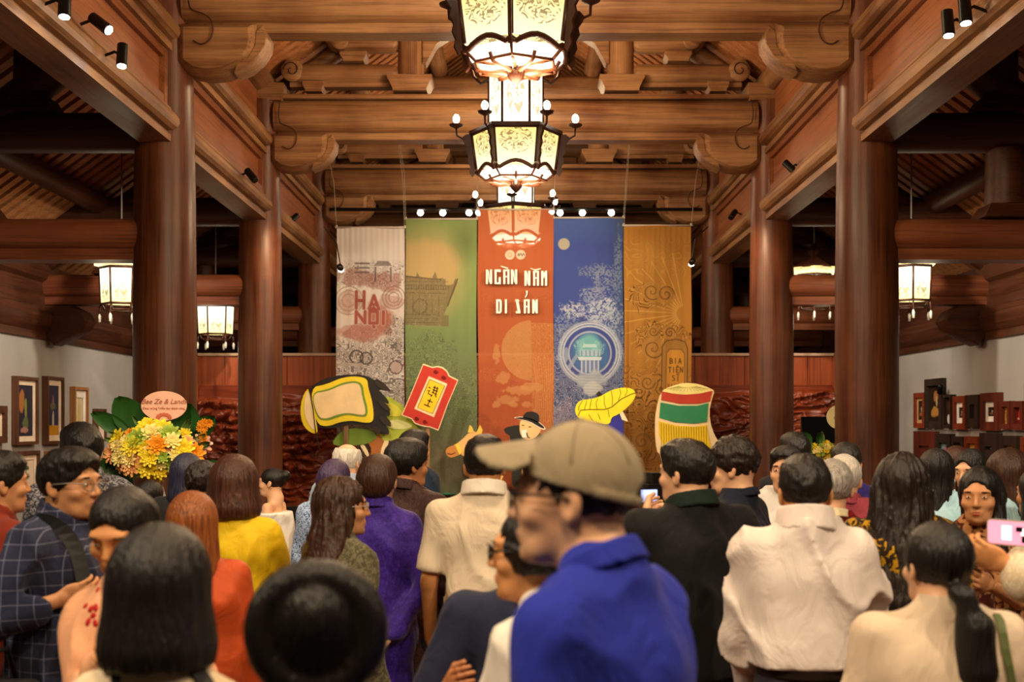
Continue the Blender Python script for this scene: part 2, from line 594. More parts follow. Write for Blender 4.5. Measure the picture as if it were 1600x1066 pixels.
groove_m = wood('x', '2c140a', '4a2614', key='groove_wood')
for fn, z in FR.items():
    if fn == 'nearest':
        continue
    e = empty('tie_beam', (0, z, 0), 0, '%s big round-edged cross beam over the nave, with a carved volute at each end' % fn.capitalize(), 'beam', kind='structure')
    MB().prism(rrect(0, 5.175, .38, .40, .17), -2.72, 2.72, 'x').build('beam_body', bx_m, e, auto=50)
    # flat seat strip on top, soffit strip below
    MB().box((0, 0, 5.395), (5.3, .30, .05)).build('top_strip', bx_m, e)
    MB().box((0, 0, 4.955), (5.36, .22, .08)).build('soffit_strip', bx_m, e)
    for sx in (-1, 1):
        pr = [(sx * (-LX + 0) * -1 - sx * d, h) for d, h in corbel_profile()]
        MB().prism(pr, -.20, .20, 'y', inset=.22, edge=.12).build('volute', bx_m, e, auto=35)
        # scroll band on the nose and incised spiral
        nose = [(.60, 4.585), (.70, 4.63), (.80, 4.71), (.865, 4.81), (.875, 4.90), (.84, 4.97), (.79, 4.93), (.78, 4.80), (.72, 4.70), (.62, 4.64)]
        MB().prism([(sx * (LX - d), h) for d, h in nose], -.15, .15, 'y', inset=.1, edge=.03).build('volute_lip', bx_m, e, auto=35)
        sp = [(sx * (LX - d), -.215, h) for d, h in ((.27, 5.33), (.25, 5.2), (.27, 5.08), (.36, 5.04), (.43, 4.99), (.45, 4.9), (.42, 4.82), (.35, 4.79), (.29, 4.82))]
        MB().tube(smooth_path(sp), .006, 5).build('incised_scroll', wood('x', '2c140a', '4a2614', key='groove_wood'), e, smooth=True)
        # short post on a bell-shaped block, carrying the upper tie
        px = sx * 1.19
        bell = [(px - .19, 5.45), (px + .19, 5.45), (px + .19, 5.475), (px + .235, 5.57), (px + .25, 5.58), (px + .25, 5.63), (px - .25, 5.63), (px - .25, 5.58), (px - .235, 5.57), (px - .19, 5.475)]
        MB().prism(bell, -.2, .2, 'y').build('bell_block', bx_m, e)
        MB().lathe([(.15, 5.65), (.145, 6.1), (.13, 6.35)], (px, 0, 0), 24).build('short_post', bz_m, e, smooth=True, auto=50)
        # side stub beam with rounded ends, and the block it sits on
        MB().prism(rrect(0, 5.675, .24, .23, .11), min(sx * 1.33, sx * 2.5), max(sx * 1.33, sx * 2.5), 'x', inset=.35, edge=.06).build('stub_beam', bx_m, e, auto=50)
        MB().box((sx * 1.95, 0, 5.545), (1.2, .16, .05)).build('stub_soffit', bx_m, e)
        m = MB().lathe([(.10, -.13), (.125, -.11), (.125, .11), (.10, .13)], (sx * 2.52, 0, 5.70), 20, Matrix.Rotation(PI / 2, 3, 'X'))
        m.build('scroll_end', bx_m, e, smooth=True, auto=40)
        sw_ = [(sx * (2.52 + (.095 - .0075 * q) * math.cos(q * .75)), -.137, 5.70 + (.095 - .0075 * q) * math.sin(q * .75)) for q in range(11)]
        MB().tube(smooth_path(sw_), .006, 4).build('incised_scroll', groove_m, e, smooth=True)
        for bxp, bz0, bw_ in ((2.28, 5.46, .24), (1.83, 5.80, .30)):
            pr_ = [(sx * bxp - bw_ * .38, bz0), (sx * bxp + bw_ * .38, bz0), (sx * bxp + bw_ * .38, bz0 + .02), (sx * bxp + bw_ * .5, bz0 + .075), (sx * bxp + bw_ * .5, bz0 + .11), (sx * bxp - bw_ * .5, bz0 + .11), (sx * bxp - bw_ * .5, bz0 + .075), (sx * bxp - bw_ * .38, bz0 + .02)]
            MB().prism(pr_, -.13, .13, 'y').build('small_bell_block', bx_m, e)
        MB().prism(rrect(0, 6.02, .22, .20, .095), min(sx * 1.33, sx * 1.98), max(sx * 1.33, sx * 1.98), 'x', inset=.35, edge=.06).build('upper_stub_beam', bx_m, e, auto=50)
        MB().lathe([(.09, -.12), (.11, -.1), (.11, .1), (.09, .12)], (sx * 1.98, 0, 6.05), 18, Matrix.Rotation(PI / 2, 3, 'X')).build('scroll_end', bx_m, e, smooth=True, auto=40)
        MB().prism([(sx * .35, 6.22), (sx * .62, 6.18), (sx * .9, 6.0), (sx * 1.02, 5.78), (sx * 1.06, 5.78), (sx * 1.06, 6.35), (sx * .35, 6.35)], -.1, .1, 'y', inset=.06, edge=.02).build('bracket', bx_m, e, auto=30)
    MB().prism(rrect(0, 6.53, .34, .36, .14), -1.5, 1.5, 'x').build('upper_tie', bx_m, e, auto=50)
    # sloping rafter beam of the frame following the roof on both sides
    for sx in (-1, 1):
        m = MB()
        a, b_ = Vector((sx * 1.3, .3, 6.62)), Vector((sx * 2.75, .3, 5.56))
        m.tube([a, (a + b_) / 2 + Vector((0, 0, -.04)), b_], .10, 12)
        m.build('sloping_beam', bx_m, e, auto=60)

# long beams along the nave
def long_profile(h0, sx, k=1.0):
    p = [(.0, 0), (.11, 0), (.11, .055), (.085, .062), (.085, .085), (.125, .092), (.155, .115), (.17, .15), (.165, .19), (.14, .225), (.115, .235), (.11, .265), (.06, .27), (.0, .27)]
    q = [(-d, h) for d, h in p[::-1] if d > 0]
    pts = p + [(-.0 - 0.15, .27), (-.15, 0)]
    return [(sx * (LX - d * k), h0 + h * 1.04) for d, h in pts]


spans = [(Z0 - 1.6, Z1), (Z1, Z2), (Z2, Z3), (Z3, Z4)]
span_n = ['nearest', 'second', 'third', 'farthest']
frame_m = wood('y', '6e381c', '8c5630', key='moulding_wood')
for i, (a, b_) in enumerate(spans):
    for sx in (-1, 1):
        S = side_n[sx]
        e = empty('long_beam', (0, 0, 0), 0, 'Moulded lower beam running away along the %s columns, %s span' % (S, span_n[i]), 'beam', kind='structure')
        MB().prism(long_profile(4.0, sx), a, b_, 'y').build('moulded_beam', by_m, e, auto=25)
        e = empty('beam_panel', (0, 0, 0), 0, 'Flat framed board filling between the two long beams, %s side, %s span' % (S, span_n[i]), 'panel', kind='structure')
        z0, z1 = a + .22 if i else a, b_ - .22
        MB().box((sx * (LX - .02), (a + b_) / 2, 4.52), (.04, b_ - a, .54)).build('board', pan_m, e)
        for h in (4.325, 4.70):
            MB().box((sx * (LX - .055), (a + b_) / 2, h), (.05, b_ - a, .07)).build('rail', frame_m, e)
        for y in (z0 + .04, z1 - .04):
            MB().box((sx * (LX - .06), y, 4.52), (.05, .09, .5)).build('stile', frame_m, e)
        e = empty('upper_long_beam', (0, 0, 0), 0, 'Moulded upper beam running away above the %s columns, %s span' % (S, span_n[i]), 'beam', kind='structure')
        MB().prism(long_profile(4.74, sx, 1.05), a, b_, 'y').build('moulded_beam', by_m, e, auto=25)
        MB().box((sx * (LX + .02), (a + b_) / 2, 5.24), (.05, b_ - a, .5)).build('board', pan_m, e)
        MB().lathe([(.15, a), (.15, b_)], (sx * LX, 0, 5.6), 20, Matrix.Rotation(-PI / 2, 3, 'X')).build('plate_log', by_m, e, smooth=True, auto=50)

# aisle beams, posts, outer columns
for fn in ('first', 'second', 'third', 'fourth'):
    z = FR[fn]
    for sx in (-1, 1):
        S = side_n[sx]
        e = empty('aisle_beam', (0, z, 0), 0, 'Pair of heavy cross beams in the %s aisle behind the %s column' % (S, {'first': 'thickest', 'second': 'middle', 'third': 'third', 'fourth': 'farthest'}[fn]), 'beam', kind='structure')
        x0, x1 = sorted((sx * (LX + .15), sx * 5.75))
        MB().prism(rrect(0, 3.27, .36, .26, .11), x0, x1, 'x').build('lower_beam', ax_m, e, auto=40)
        MB().box(((x0 + x1) / 2, 0, 3.105), (x1 - x0, .24, .09)).build('soffit_strip', ax_m, e)
        MB().prism(rrect(0, 4.12, .32, .32, .14), x0, x1, 'x').build('upper_beam', dk_m, e, auto=40)
        MB().box((sx * (4.05 if sx > 0 else 4.5), 0, 3.46), (.5, .42, .12), taper=.7).build('bell_block', dk_m, e)
        MB().lathe([(.17, 3.52), (.16, 3.98)], (sx * (4.05 if sx > 0 else 4.5), 0, 0), 20).build('short_post', dk_m, e, smooth=True, auto=50)
        MB().box((sx * 4.0, 0, 4.34), (.46, .4, .12), taper=.72).build('bell_block', dk_m, e)
        MB().lathe([(.15, 4.4), (.14, 4.8)], (sx * 4.0, 0, 0), 20).build('short_post', dk_m, e, smooth=True, auto=50)
        m = MB(); a, b_ = Vector((sx * 3.0, 0, 5.25)), Vector((sx * 5.6, 0, 3.42))
        m.tube([a, (a + b_) / 2 - Vector((0, 0, .08)), b_], .15, 12)
        m.build('sloping_beam', dk_m, e, auto=60)
        MB().prism([(sx * 5.6, 3.05), (sx * 5.0, 3.05), (sx * 4.86, 2.98), (sx * 4.8, 2.88), (sx * 4.86, 2.78), (sx * 5.0, 2.70), (sx * 5.2, 2.6), (sx * 5.24, 2.66), (sx * 5.6, 2.72)], -.16, .16, 'y', inset=.1, edge=.04).build('corbel', dk_m, e, auto=30)
        e = empty('column', (sx * 5.7, z, 0), 0, 'Slim outer column behind the grey exhibition wall, %s side, beside the %s inner column' % (S, {'first': 'thickest', 'second': 'middle', 'third': 'third', 'fourth': 'farthest'}[fn]), 'column', kind='structure')
        MB().lathe([(.2, 0), (.2, 2.6), (.18, 3.5)], n=24).build('shaft', col_m, e, smooth=True, auto=50)
for sx in (-1, 1):
    S = side_n[sx]
    e = empty('eave_beam', (0, 0, 0), 0, 'Long dark beam resting just above the grey wall on the %s' % S, 'beam', kind='structure')
    pr = [(sx * x, h) for x, h in ((5.27, 2.66), (5.27, 2.74), (5.22, 2.80), (5.19, 2.9), (5.22, 3.0), (5.3, 3.03), (5.3, 3.3), (5.25, 3.34), (5.27, 3.5), (5.6, 3.5), (5.6, 2.66))]
    MB().prism(pr, 5.5, 22, 'y').build('moulded_beam', dky_m, e, auto=25)

# roof: tiled underside and rafters on four slopes
roof_m = plain('roof_underside', '2a1710', rough=.9)
raf_m = wood('x', 'a0603a', 'd09058', rough=.6, key='rafter_wood')


def roof_h(x):
    return 7.72 - .72 * abs(x)


roof = MB()
for sx in (-1, 1):
    roof.add([(0, 4, roof_h(0) + .1), (sx * 6.2, 4, roof_h(6.2) + .1), (sx * 6.2, 22.2, roof_h(6.2) + .1), (0, 22.2, roof_h(0) + .1),
              (0, 4, roof_h(0) + .16), (sx * 6.2, 4, roof_h(6.2) + .16), (sx * 6.2, 22.2, roof_h(6.2) + .16), (0, 22.2, roof_h(0) + .16)],
             [(0, 1, 2, 3), (4, 7, 6, 5), (0, 4, 5, 1), (1, 5, 6, 2), (2, 6, 7, 3), (3, 7, 4, 0)])
ceil = struct('ceiling', roof, roof_m, label='sloping tiled roof underside high above the hall', cat='ceiling')
rot = {sx: Matrix.Rotation(math.atan(.72) * sx, 3, 'Y') for sx in (-1, 1)}
r0 = {}
n = 0
y = 7.6
while y < 22:
    for sx in (-1, 1):
        L = math.hypot(6.0, 6.0 * .72)
        if sx not in r0:
            r0[sx] = MB().box((0, 0, 0), (L, .12, .05), rot[sx]).build('rafter', raf_m, ceil)
            r0[sx].location = (sx * 3.0, y, roof_h(3.0) + .03)
        else:
            share(r0[sx], 'rafter', ceil, (sx * 3.0, y, roof_h(3.0) + .03))
    y += .205
for sx in (-1, 1):
    for k, x in enumerate((1.1, 2.05, 3.75, 4.7)):
        MB().lathe([(.12, 5), (.12, 22.1)], (sx * x, 0, roof_h(x) - .14), 16, Matrix.Rotation(-PI / 2, 3, 'X')).build('purlin', by_m if k < 2 else dky_m, ceil, smooth=True, auto=50)
MB().lathe([(.13, 5), (.13, 22.1)], (0, 0, roof_h(0) - .2), 16, Matrix.Rotation(-PI / 2, 3, 'X')).build('ridge_purlin', by_m, ceil, smooth=True, auto=50)

# grey exhibition walls, end wall
wall_m = plain('grey_paint', 'a09c98', rough=.9, var=.05, scale=2)
for sx in (-1, 1):
    m = MB().box((sx * 5.36, 11.4, 1.335), (.12, 12.0, 2.67))
    struct('wall_' + side_n[sx], m, wall_m, label='low grey painted exhibition wall hung with pictures, %s side' % side_n[sx], cat='wall')
    m = MB().box((sx * 6.25, 13, 1.7), (.1, 19, 3.4))
    struct('wall_outer_' + side_n[sx], m, dky_m, label='dark timber outer wall behind the grey wall, %s side' % side_n[sx], cat='wall')
m = MB().box((0, 22.15, 3.9), (12.4, .1, 7.8))
struct('wall_back', m, plain('end_wall', '1c110c', rough=.9), label='dark end wall of the hall beyond the screen', cat='wall')
MB().box((0, 21.9, 4.7), (5.2, .1, .25)).build('lattice_rail', dk_m, bpy.data.objects['wall_back'])

# ------------------------------------------------------------------ carved screen behind the banners
scr_z = 16.5
scr = empty('carved_screen', (0, scr_z, 0), 0, 'Wide red-brown wooden screen with deeply carved landscape relief behind the banners', 'screen')
board_m = wood('z', '7a3418', 'a04e28', rough=.4, key='screen_board')
rel_m = wood('x', '4c1c0e', '8e3c1c', rough=.3, key='relief_wood')
xs = [-4.32, -3.94, -3.1, -2.42, -1.2, 0, 1.2, 2.42, 3.1, 3.95, 4.32]
for a, b_ in zip(xs[:-1], xs[1:]):
    MB().box(((a + b_) / 2, 0, 2.42), (b_ - a - .008, .05, .42)).build('board', board_m, scr)
MB().box((0, -.01, 2.655), (8.66, .1, .035)).build('cap_rail', plain('pale_edge', 'b0907a'), scr)
MB().box((0, .03, 1.25), (8.64, .04, 2.4)).build('backing', rel_m, scr)
for x in (-4.33, 4.33):
    MB().box((x, 0, 1.33), (.06, .12, 2.66)).build('stile', board_m, scr)
MB().box((0, -.05, .45), (8.6, .12, .5)).build('base_board', board_m, scr)
# relief height field: terraces, swirling clouds, pine clumps
nx, nz = 620, 130
gx, gz = np.meshgrid(np.linspace(-4.29, 4.29, nx), np.linspace(.68, 2.24, nz))
wx = gx + .35 * (fbm(gx * 1.6, gz * 2.4, 3) - .5)
wz = gz + .45 * (fbm(gx * 1.1 + 9, gz * 2, 7) - .5)
ter = fbm(wx * .8, wz * 2.2, 1, 3) * 5
terr = (ter % 1.0) ** 2 * .06 + np.floor(ter) * .008
ridge = (1 - np.abs(2 * fbm(wx * 3, wz * 7, 5, 4) - 1)) ** 5 * .055
mask = np.clip((fbm(gx * .9 + 3, gz * 1.3, 2, 3) - .5) * 9, 0, 1)
cells = np.abs(np.sin(wx * 16 + 4 * fbm(wx * 4, wz * 4, 1)) * np.sin(wz * 22 + 4 * fbm(wx * 4, wz * 5, 8))) ** .6
leafy = (cells * .15 + (1 - np.abs(2 * fbm(gx * 18, gz * 18, 4, 2) - 1)) ** 3 * .025) * mask
hgt = terr * (1 - .6 * mask) + ridge * (1 - mask) + leafy
top = 2.16 + .14 * (fbm(gx * .8, 0, 11, 3) - .5) * 2
hgt = hgt * 1.3 * np.clip((top - gz) / .05, 0, 1) + .01
# recessed carved frame for one open window panel on the right half
v = np.stack([gx, -hgt - .02, gz], -1).reshape(-1, 3)
q = np.arange(nx * nz).reshape(nz, nx)
f = np.stack([q[:-1, :-1], q[:-1, 1:], q[1:, 1:], q[1:, :-1]], -1).reshape(-1, 4)
obj('relief', v, f, rel_m, scr, smooth=True)
# ------------------------------------------------------------------ lamps
iron_m = wood('z', '2c140c', '4c2616', rough=.4, key='lamp_wood')
iron_lit = wood('z', '5a3020', '7c4a30', rough=.4, key='lamp_rib_wood')  # lighter copy of the lamp wood, the glow put into its colour
black_m = plain('black_metal', '14110f', rough=.35, metal=.3, bstr=0)
steel_m = plain('grey_cable', '8c8880', rough=.4, metal=.6, bstr=0)
bulb_m = emis('bulb', 'fff0d8', 28)
spot_face = emis('spot_face', 'ffe8d0', 60)


def lantern_glass(name, c1, c2, s, ink='3a2410', band=.05, sc=9, w0=.04, oval=(.0, .0, .5, .5)):
    """lit paper panel with thin printed scrollwork inside an oval; uses the Generated box of the panel"""
    k = ('lg', name)
    if k in _m:
        return _m[k]
    m, nt, b = principled(name, .5)
    tc = N(nt, 'ShaderNodeTexCoord')
    mp = N(nt, 'ShaderNodeMapping'); mp.inputs['Scale'].default_value = (1, 1, 1)
    nt.links.new(tc.outputs['UV'], mp.inputs['Vector'])
    n = N(nt, 'ShaderNodeTexNoise', Scale=sc, Detail=1.5, Distortion=1.5)
    nt.links.new(mp.outputs[0], n.inputs['Vector'])
    s1 = N(nt, 'ShaderNodeMath', operation='MULTIPLY'); s1.inputs[1].default_value = 5
    nt.links.new(n.outputs['Fac'], s1.inputs[0])
    fr = N(nt, 'ShaderNodeMath', operation='FRACT'); nt.links.new(s1.outputs[0], fr.inputs[0])
    lt = N(nt, 'ShaderNodeMath', operation='LESS_THAN'); lt.inputs[1].default_value = .3
    nt.links.new(fr.outputs[0], lt.inputs[0])
    sep = N(nt, 'ShaderNodeSeparateXYZ'); nt.links.new(tc.outputs['UV'], sep.inputs[0])
    def sq(out, c, r_):
        a = N(nt, 'ShaderNodeMath', operation='SUBTRACT'); a.inputs[1].default_value = c
        nt.links.new(out, a.inputs[0])
        d = N(nt, 'ShaderNodeMath', operation='DIVIDE'); d.inputs[1].default_value = r_
        nt.links.new(a.outputs[0], d.inputs[0])
        p = N(nt, 'ShaderNodeMath', operation='POWER'); p.inputs[1].default_value = 2
        nt.links.new(d.outputs[0], p.inputs[0])
        return p.outputs[0]
    ad = N(nt, 'ShaderNodeMath', operation='ADD')
    nt.links.new(sq(sep.outputs['X'], .5, oval[2]), ad.inputs[0])
    nt.links.new(sq(sep.outputs['Y'], .5 + oval[1], oval[3]), ad.inputs[1])
    ins = N(nt, 'ShaderNodeMath', operation='LESS_THAN'); ins.inputs[1].default_value = 1
    nt.links.new(ad.outputs[0], ins.inputs[0])
    mu = N(nt, 'ShaderNodeMath', operation='MULTIPLY')
    nt.links.new(lt.outputs[0], mu.inputs[0]); nt.links.new(ins.outputs[0], mu.inputs[1])
    mu2 = N(nt, 'ShaderNodeMath', operation='MULTIPLY'); mu2.inputs[1].default_value = .8
    nt.links.new(mu.outputs[0], mu2.inputs[0])
    base = ramp(nt, sep.outputs['Y'], [(0, c1), (1, c2)])
    mx = N(nt, 'ShaderNodeMix', data_type='RGBA'); mx.inputs['B'].default_value = (*lin(ink), 1)
    nt.links.new(mu2.outputs[0], mx.inputs['Factor']); nt.links.new(base, mx.inputs['A'])
    nt.links.new(mx.outputs['Result'], b.inputs['Emission Color'])
    b.inputs['Base Color'].default_value = (.2, .17, .1, 1)
    b.inputs['Emission Strength'].default_value = s
    _m[k] = m
    return m


glass_y = lantern_glass('lantern_panel', 'fff0c0', 'f6cf70', 1.15, oval=(0, .12, .44, .36), sc=4)
glass_w = lantern_glass('tall_panel', 'fffbe8', 'fff4cc', 1.5, ink='8a7840', oval=(0, .05, .36, .42), sc=3)
glass_a = lantern_glass('aisle_panel', 'f4e890', 'fffce8', 1.35, ink='5a5030', oval=(0, -.2, .34, .25), sc=3)
glow = emis('glow_panel', 'fff0d8', 2.2)


def hexpt(r, k, a0, h, c=(0, 0)):
    a = a0 + k * PI / 3
    return Vector((c[0] + r * math.cos(a), c[1] + r * math.sin(a), h))


def quad_panel(name, p, mat, parent):
    """p: 4 corners bl br tr tl; thin box with UV"""
    nrm = (p[1] - p[0]).cross(p[3] - p[0]).normalized() * .006
    me = bpy.data.meshes.new(name)
    me.from_pydata([tuple(q) for q in p] + [tuple(q - nrm) for q in p], [], [(0, 1, 2, 3), (7, 6, 5, 4), (0, 4, 5, 1), (1, 5, 6, 2), (2, 6, 7, 3), (3, 7, 4, 0)])
    uv = me.uv_layers.new(name='UVMap')
    c = [(0, 0), (1, 0), (1, 1), (0, 1)] * 2
    for l in me.loops:
        uv.data[l.index].uv = c[l.vertex_index]
    me.materials.append(mat)
    o = bpy.data.objects.new(name, me)
    col.objects.link(o)
    o.parent = parent
    return o


def chandelier(loc, a0, label, full=True):
    e = empty('chandelier', loc, 0, label, 'chandelier', 'wooden palace lanterns hanging along the nave')
    # z = 0 is the tip of the finial
    h0, h1 = .20, .54           # lower body
    r0_, r1 = .385, .43
    bar = MB()
    for k in range(6):
        a, b_ = hexpt(r0_, k, a0, h0), hexpt(r0_, k + 1, a0, h0)
        c, d = hexpt(r1, k + 1, a0, h1), hexpt(r1, k, a0, h1)
        q = [a.lerp(b_, .04), a.lerp(b_, .96), d.lerp(c, .96), d.lerp(c, .04)]
        quad_panel('lantern_panel', q, glass_y, e)
        bar.tube([a, d], .022, 6)
        bar.tube([d, c], .02, 6)
        # scalloped lower rail
        pts = []
        for t, dz in ((0, -.03), (.1, -.045), (.2, -.02), (.3, 0), (.38, .012), (.5, .02), (.62, .012), (.7, 0), (.8, -.02), (.9, -.045), (1, -.03)):
            p = a.lerp(b_, t)
            pts.append(p * 1.0 + Vector((0, 0, dz)))
        bar.tube(pts, .021, 6)
    bar.build('body_frame', iron_m, e, smooth=True)
    # glowing under-pan
    g = MB()
    v = [hexpt(r0_ - .01, k, a0, h0 - .03) for k in range(6)] + [hexpt(.29, k, a0, h0 - .10) for k in range(6)]
    g.add(v, [tuple(range(6)), tuple(range(11, 5, -1))] + [(k, (k + 1) % 6, 6 + (k + 1) % 6, 6 + k) for k in range(6)])
    g.build('glowing_pan', glow, e)
    rb = MB()
    for k in range(6):
        a = a0 + k * PI / 3
        rb.tube([hexpt(r0_, k, a0, h0 - .04), hexpt(.30, k, a0, h0 - .11), hexpt(.30, k + 1, a0, h0 - .11)], .013, 5)
        rb.tube([hexpt(.30, k, a0, h0 - .11), hexpt(.03, k, a0, h0 - .12)], .012, 5)
        # cradle arms swinging down to the finial
        rb.tube([hexpt(.30, k, a0 + PI / 6, h0 - .08), hexpt(.27, k, a0 + PI / 6, .07), hexpt(.18, k, a0 + PI / 6, .055), hexpt(.03, k, a0 + PI / 6, .05)], .014, 5)
    rb.build('cradle', iron_lit, e, smooth=True)
    MB().lathe([(.01, -.03), (.03, -.01), (.055, .015), (.062, .04), (.05, .065), (.02, .08), (.015, .13)], n=16).build('finial', iron_m, e, smooth=True)
    # carved wings at the corners
    for k in range(6):
        a = a0 + k * PI / 3
        d = Vector((math.cos(a), math.sin(a), 0))
        prof = [(.0, h0 - .05), (.03, h0 - .08), (.055, h0 - .03), (.04, h0 + .02), (.06, h0 + .07), (.045, h0 + .12), (.07, h0 + .17), (.055, h0 + .22), (.085, h0 + .27), (.09, h0 + .31), (.05, h0 + .34), (0, h0 + .34)]
        n_ = Vector((-d.y, d.x, 0)) * .012
        base = [d * (r0_ + .02 + (h - h0) * .1 + x) + Vector((0, 0, h)) for x, h in prof]
        m = MB(); L = len(base)
        m.add([p + n_ for p in base] + [p - n_ for p in base], [tuple(range(L)), tuple(range(2 * L - 1, L - 1, -1))] + [(i, i + L, (i + 1) % L + L, (i + 1) % L) for i in range(L)])
        m.build('carved_wing', iron_m, e)
        # candle arm, dish, bulb
        arm = MB().tube([d * (r1 + .0) + Vector((0, 0, h1 - .02)), d * (r1 + .08) + Vector((0, 0, h1 - .05)), d * (r1 + .15) + Vector((0, 0, h1 - .01)), d * (r1 + .155) + Vector((0, 0, h1 + .07))], .011, 6)
        arm.lathe([(.015, .0), (.065, .025), (.07, .04), (.05, .045)], d * (r1 + .155) + Vector((0, 0, h1 + .06)), 14)
        am = arm.build('candle_arm', iron_m, e, smooth=True)
        MB().ball(d * (r1 + .155) + Vector((0, 0, h1 + .155)), (.032, .032, .045), 12, 8).build('bulb', bulb_m, am, smooth=True)
    # tall upper lantern
    h2, h3, r2 = h1 + .06, h1 + .60, .265
    for rr, ha, hb in ((r1 + .03, h1, h1 + .035), (r2 + .03, h1 + .035, h2), (r2 + .05, h3, h3 + .05)):
        MB().prism([(hexpt(rr, k, a0, 0).x, hexpt(rr, k, a0, 0).y) for k in range(6)], ha, hb, 'z').build('tier_plate', iron_m, e)
    bar = MB()
    for k in range(6):
        a, b_ = hexpt(r2, k, a0, h2), hexpt(r2, k + 1, a0, h2)
        c, d = hexpt(r2, k + 1, a0, h3), hexpt(r2, k, a0, h3)
        q = [a.lerp(b_, .05), a.lerp(b_, .95), d.lerp(c, .95), d.lerp(c, .05)]
        quad_panel('tall_panel', q, glass_w, e)
        bar.tube([a, d], .014, 6)
        # upper scroll arms
        dd = Vector((math.cos(a0 + k * PI / 3), math.sin(a0 + k * PI / 3), 0))
        bar.tube([dd * r2 + Vector((0, 0, h3 - .06)), dd * (r2 + .08) + Vector((0, 0, h3 - .1)), dd * (r2 + .15) + Vector((0, 0, h3 - .03)), dd * (r2 + .17) + Vector((0, 0, h3 + .05))], .016, 6)
        bar.lathe([(.01, 0), (.05, .02), (.05, .035)], dd * (r2 + .17) + Vector((0, 0, h3 + .05)), 10)
    bar.build('upper_frame', iron_m, e, smooth=True)
    MB().tube([(0, 0, h3 + .05), (0, 0, 7.3 - loc[2])], .02, 8).build('hanging_rod', black_m, e, smooth=True)
    return e


FIN = 4.08
chandelier((0, 8.35, FIN), R(-90 - 5), 'Largest lit hexagonal lantern chandelier, cut by the top edge, corner towards the viewer')
chandelier((0, 11.95, FIN - .06), R(0), 'Middle lit hexagonal lantern chandelier with candle bulbs, flat panel facing the viewer')
chandelier((0, 16.15, FIN - .06), R(-90 - 5), 'Farthest lantern chandelier, its glowing upper part showing over the orange banner')


def aisle_lantern(px, py_top, py_bot, z, label, r=.22, n=6, crown=True, a0=0.3):
    top, bot = at(px, py_top, z), at(px, py_bot, z)
    H = top.z - bot.z
    e = empty('hanging_lantern', (top.x, z, bot.z), 0, label, 'lantern', 'small lit lanterns in the side aisles')
    fr = MB()
    for k in range(n):
        a, b_ = (Vector((r * math.cos(a0 + j * 2 * PI / n), r * math.sin(a0 + j * 2 * PI / n), 0)) for j in (k, k + 1))
        up = Vector((0, 0, H))
        quad_panel('lantern_panel', [a.lerp(b_, .04), a.lerp(b_, .96), a.lerp(b_, .96) * 1.08 + up, a.lerp(b_, .04) * 1.08 + up], glass_a, e)
        fr.tube([a, a * 1.08 + up], .012, 5)
        fr.tube([a, b_], .014, 5); fr.tube([a * 1.08 + up, b_ * 1.08 + up], .014, 5)
        fr.tube([a * .97 - Vector((0, 0, .0)), a * .8 - Vector((0, 0, .06)), b_ * .8 - Vector((0, 0, .06))], .011, 5)
        fr.tube([a, a * 1.05 - Vector((0, 0, .1))], [.008, .016], 5)
    fr.build('lantern_frame', iron_m, e, smooth=True)
    if crown:
        for k in range(n):
            a, b_ = (Vector((r * 1.32 * math.cos(a0 + j * 2 * PI / n), r * 1.32 * math.sin(a0 + j * 2 * PI / n), H + .02)) for j in (k, k + 1))
            quad_panel('crown_panel', [a, b_, b_ * 1.02 + Vector((0, 0, .07)), a * 1.02 + Vector((0, 0, .07))], glass_y, e)
    m = MB().lathe([(r * 1.35, H + .09), (r * 1.2, H + .12), (r * .8, H + .17), (.1, H + .22), (.05, H + .26), (.09, H + .32), (.05, H + .38), (.015, H + .42)], n=6)
    m.build('lantern_roof', iron_m, e)
    MB().tube([(0, 0, H + .4), (0, 0, max(roof_h(top.x) - .05 - bot.z, H + .6))], .009, 6).build('hanging_rod', steel_m, e, smooth=True)
    # tassels
    for k in range(n):
        a = Vector((r * 1.05 * math.cos(a0 + k * 2 * PI / n), r * 1.05 * math.sin(a0 + k * 2 * PI / n), -.1))
        MB().tube([a, a - Vector((0, 0, .03)), a - Vector((0, 0, .09))], [.006, .017, .012], 6).build('tassel', plain('tassel', 'c8c4bc'), e, smooth=True)
    light('POINT', (top.x, z - 0, bot.z + H * .5), 5, (1, .84, .58), .15)
    light('POINT', (top.x, z - .45, bot.z - .25), 3.5, (1, .84, .58), .1)
    return e


aisle_lantern(190, 420, 476, 12.6, 'Square-sided lit lantern hanging left of the thickest left column', r=.205)
aisle_lantern(337, 478, 523, 16.0, 'Lit lantern with pale tassels hanging between the two left columns', r=.22)
aisle_lantern(1424, 418, 471, 12.6, 'Lit lantern half hidden by the thickest right column, above the grey wall', r=.20)
aisle_lantern(1272, 431, 476, 15.8, 'Lit lantern crossed by a beam, hanging between the two right columns', r=.22)


def spot_lamp(p, d, label, lit=True):
    e = empty('track_spotlight', p, 0, label, 'spotlight', 'small black track spotlights on the long beams')
    d = Vector(d).normalized()
    M = d.to_track_quat('Z', 'Y').to_matrix()
    MB().lathe([(.026, -.09), (.036, -.085), (.038, .07), (.033, .075)], n=16, M=M).build('lamp_body', black_m, e, smooth=True, auto=40)
    sx = 1 if p[0] > 0 else -1
    MB().tube([(0, 0, 0), (sx * .05, 0, .03), (sx * .13, 0, .0)], .01, 6).build('bracket', black_m, e)
    if lit:
        MB().lathe([(.030, .0755), (.029, .078)], n=14, M=M).build('lamp_face', spot_face, e)
    return e


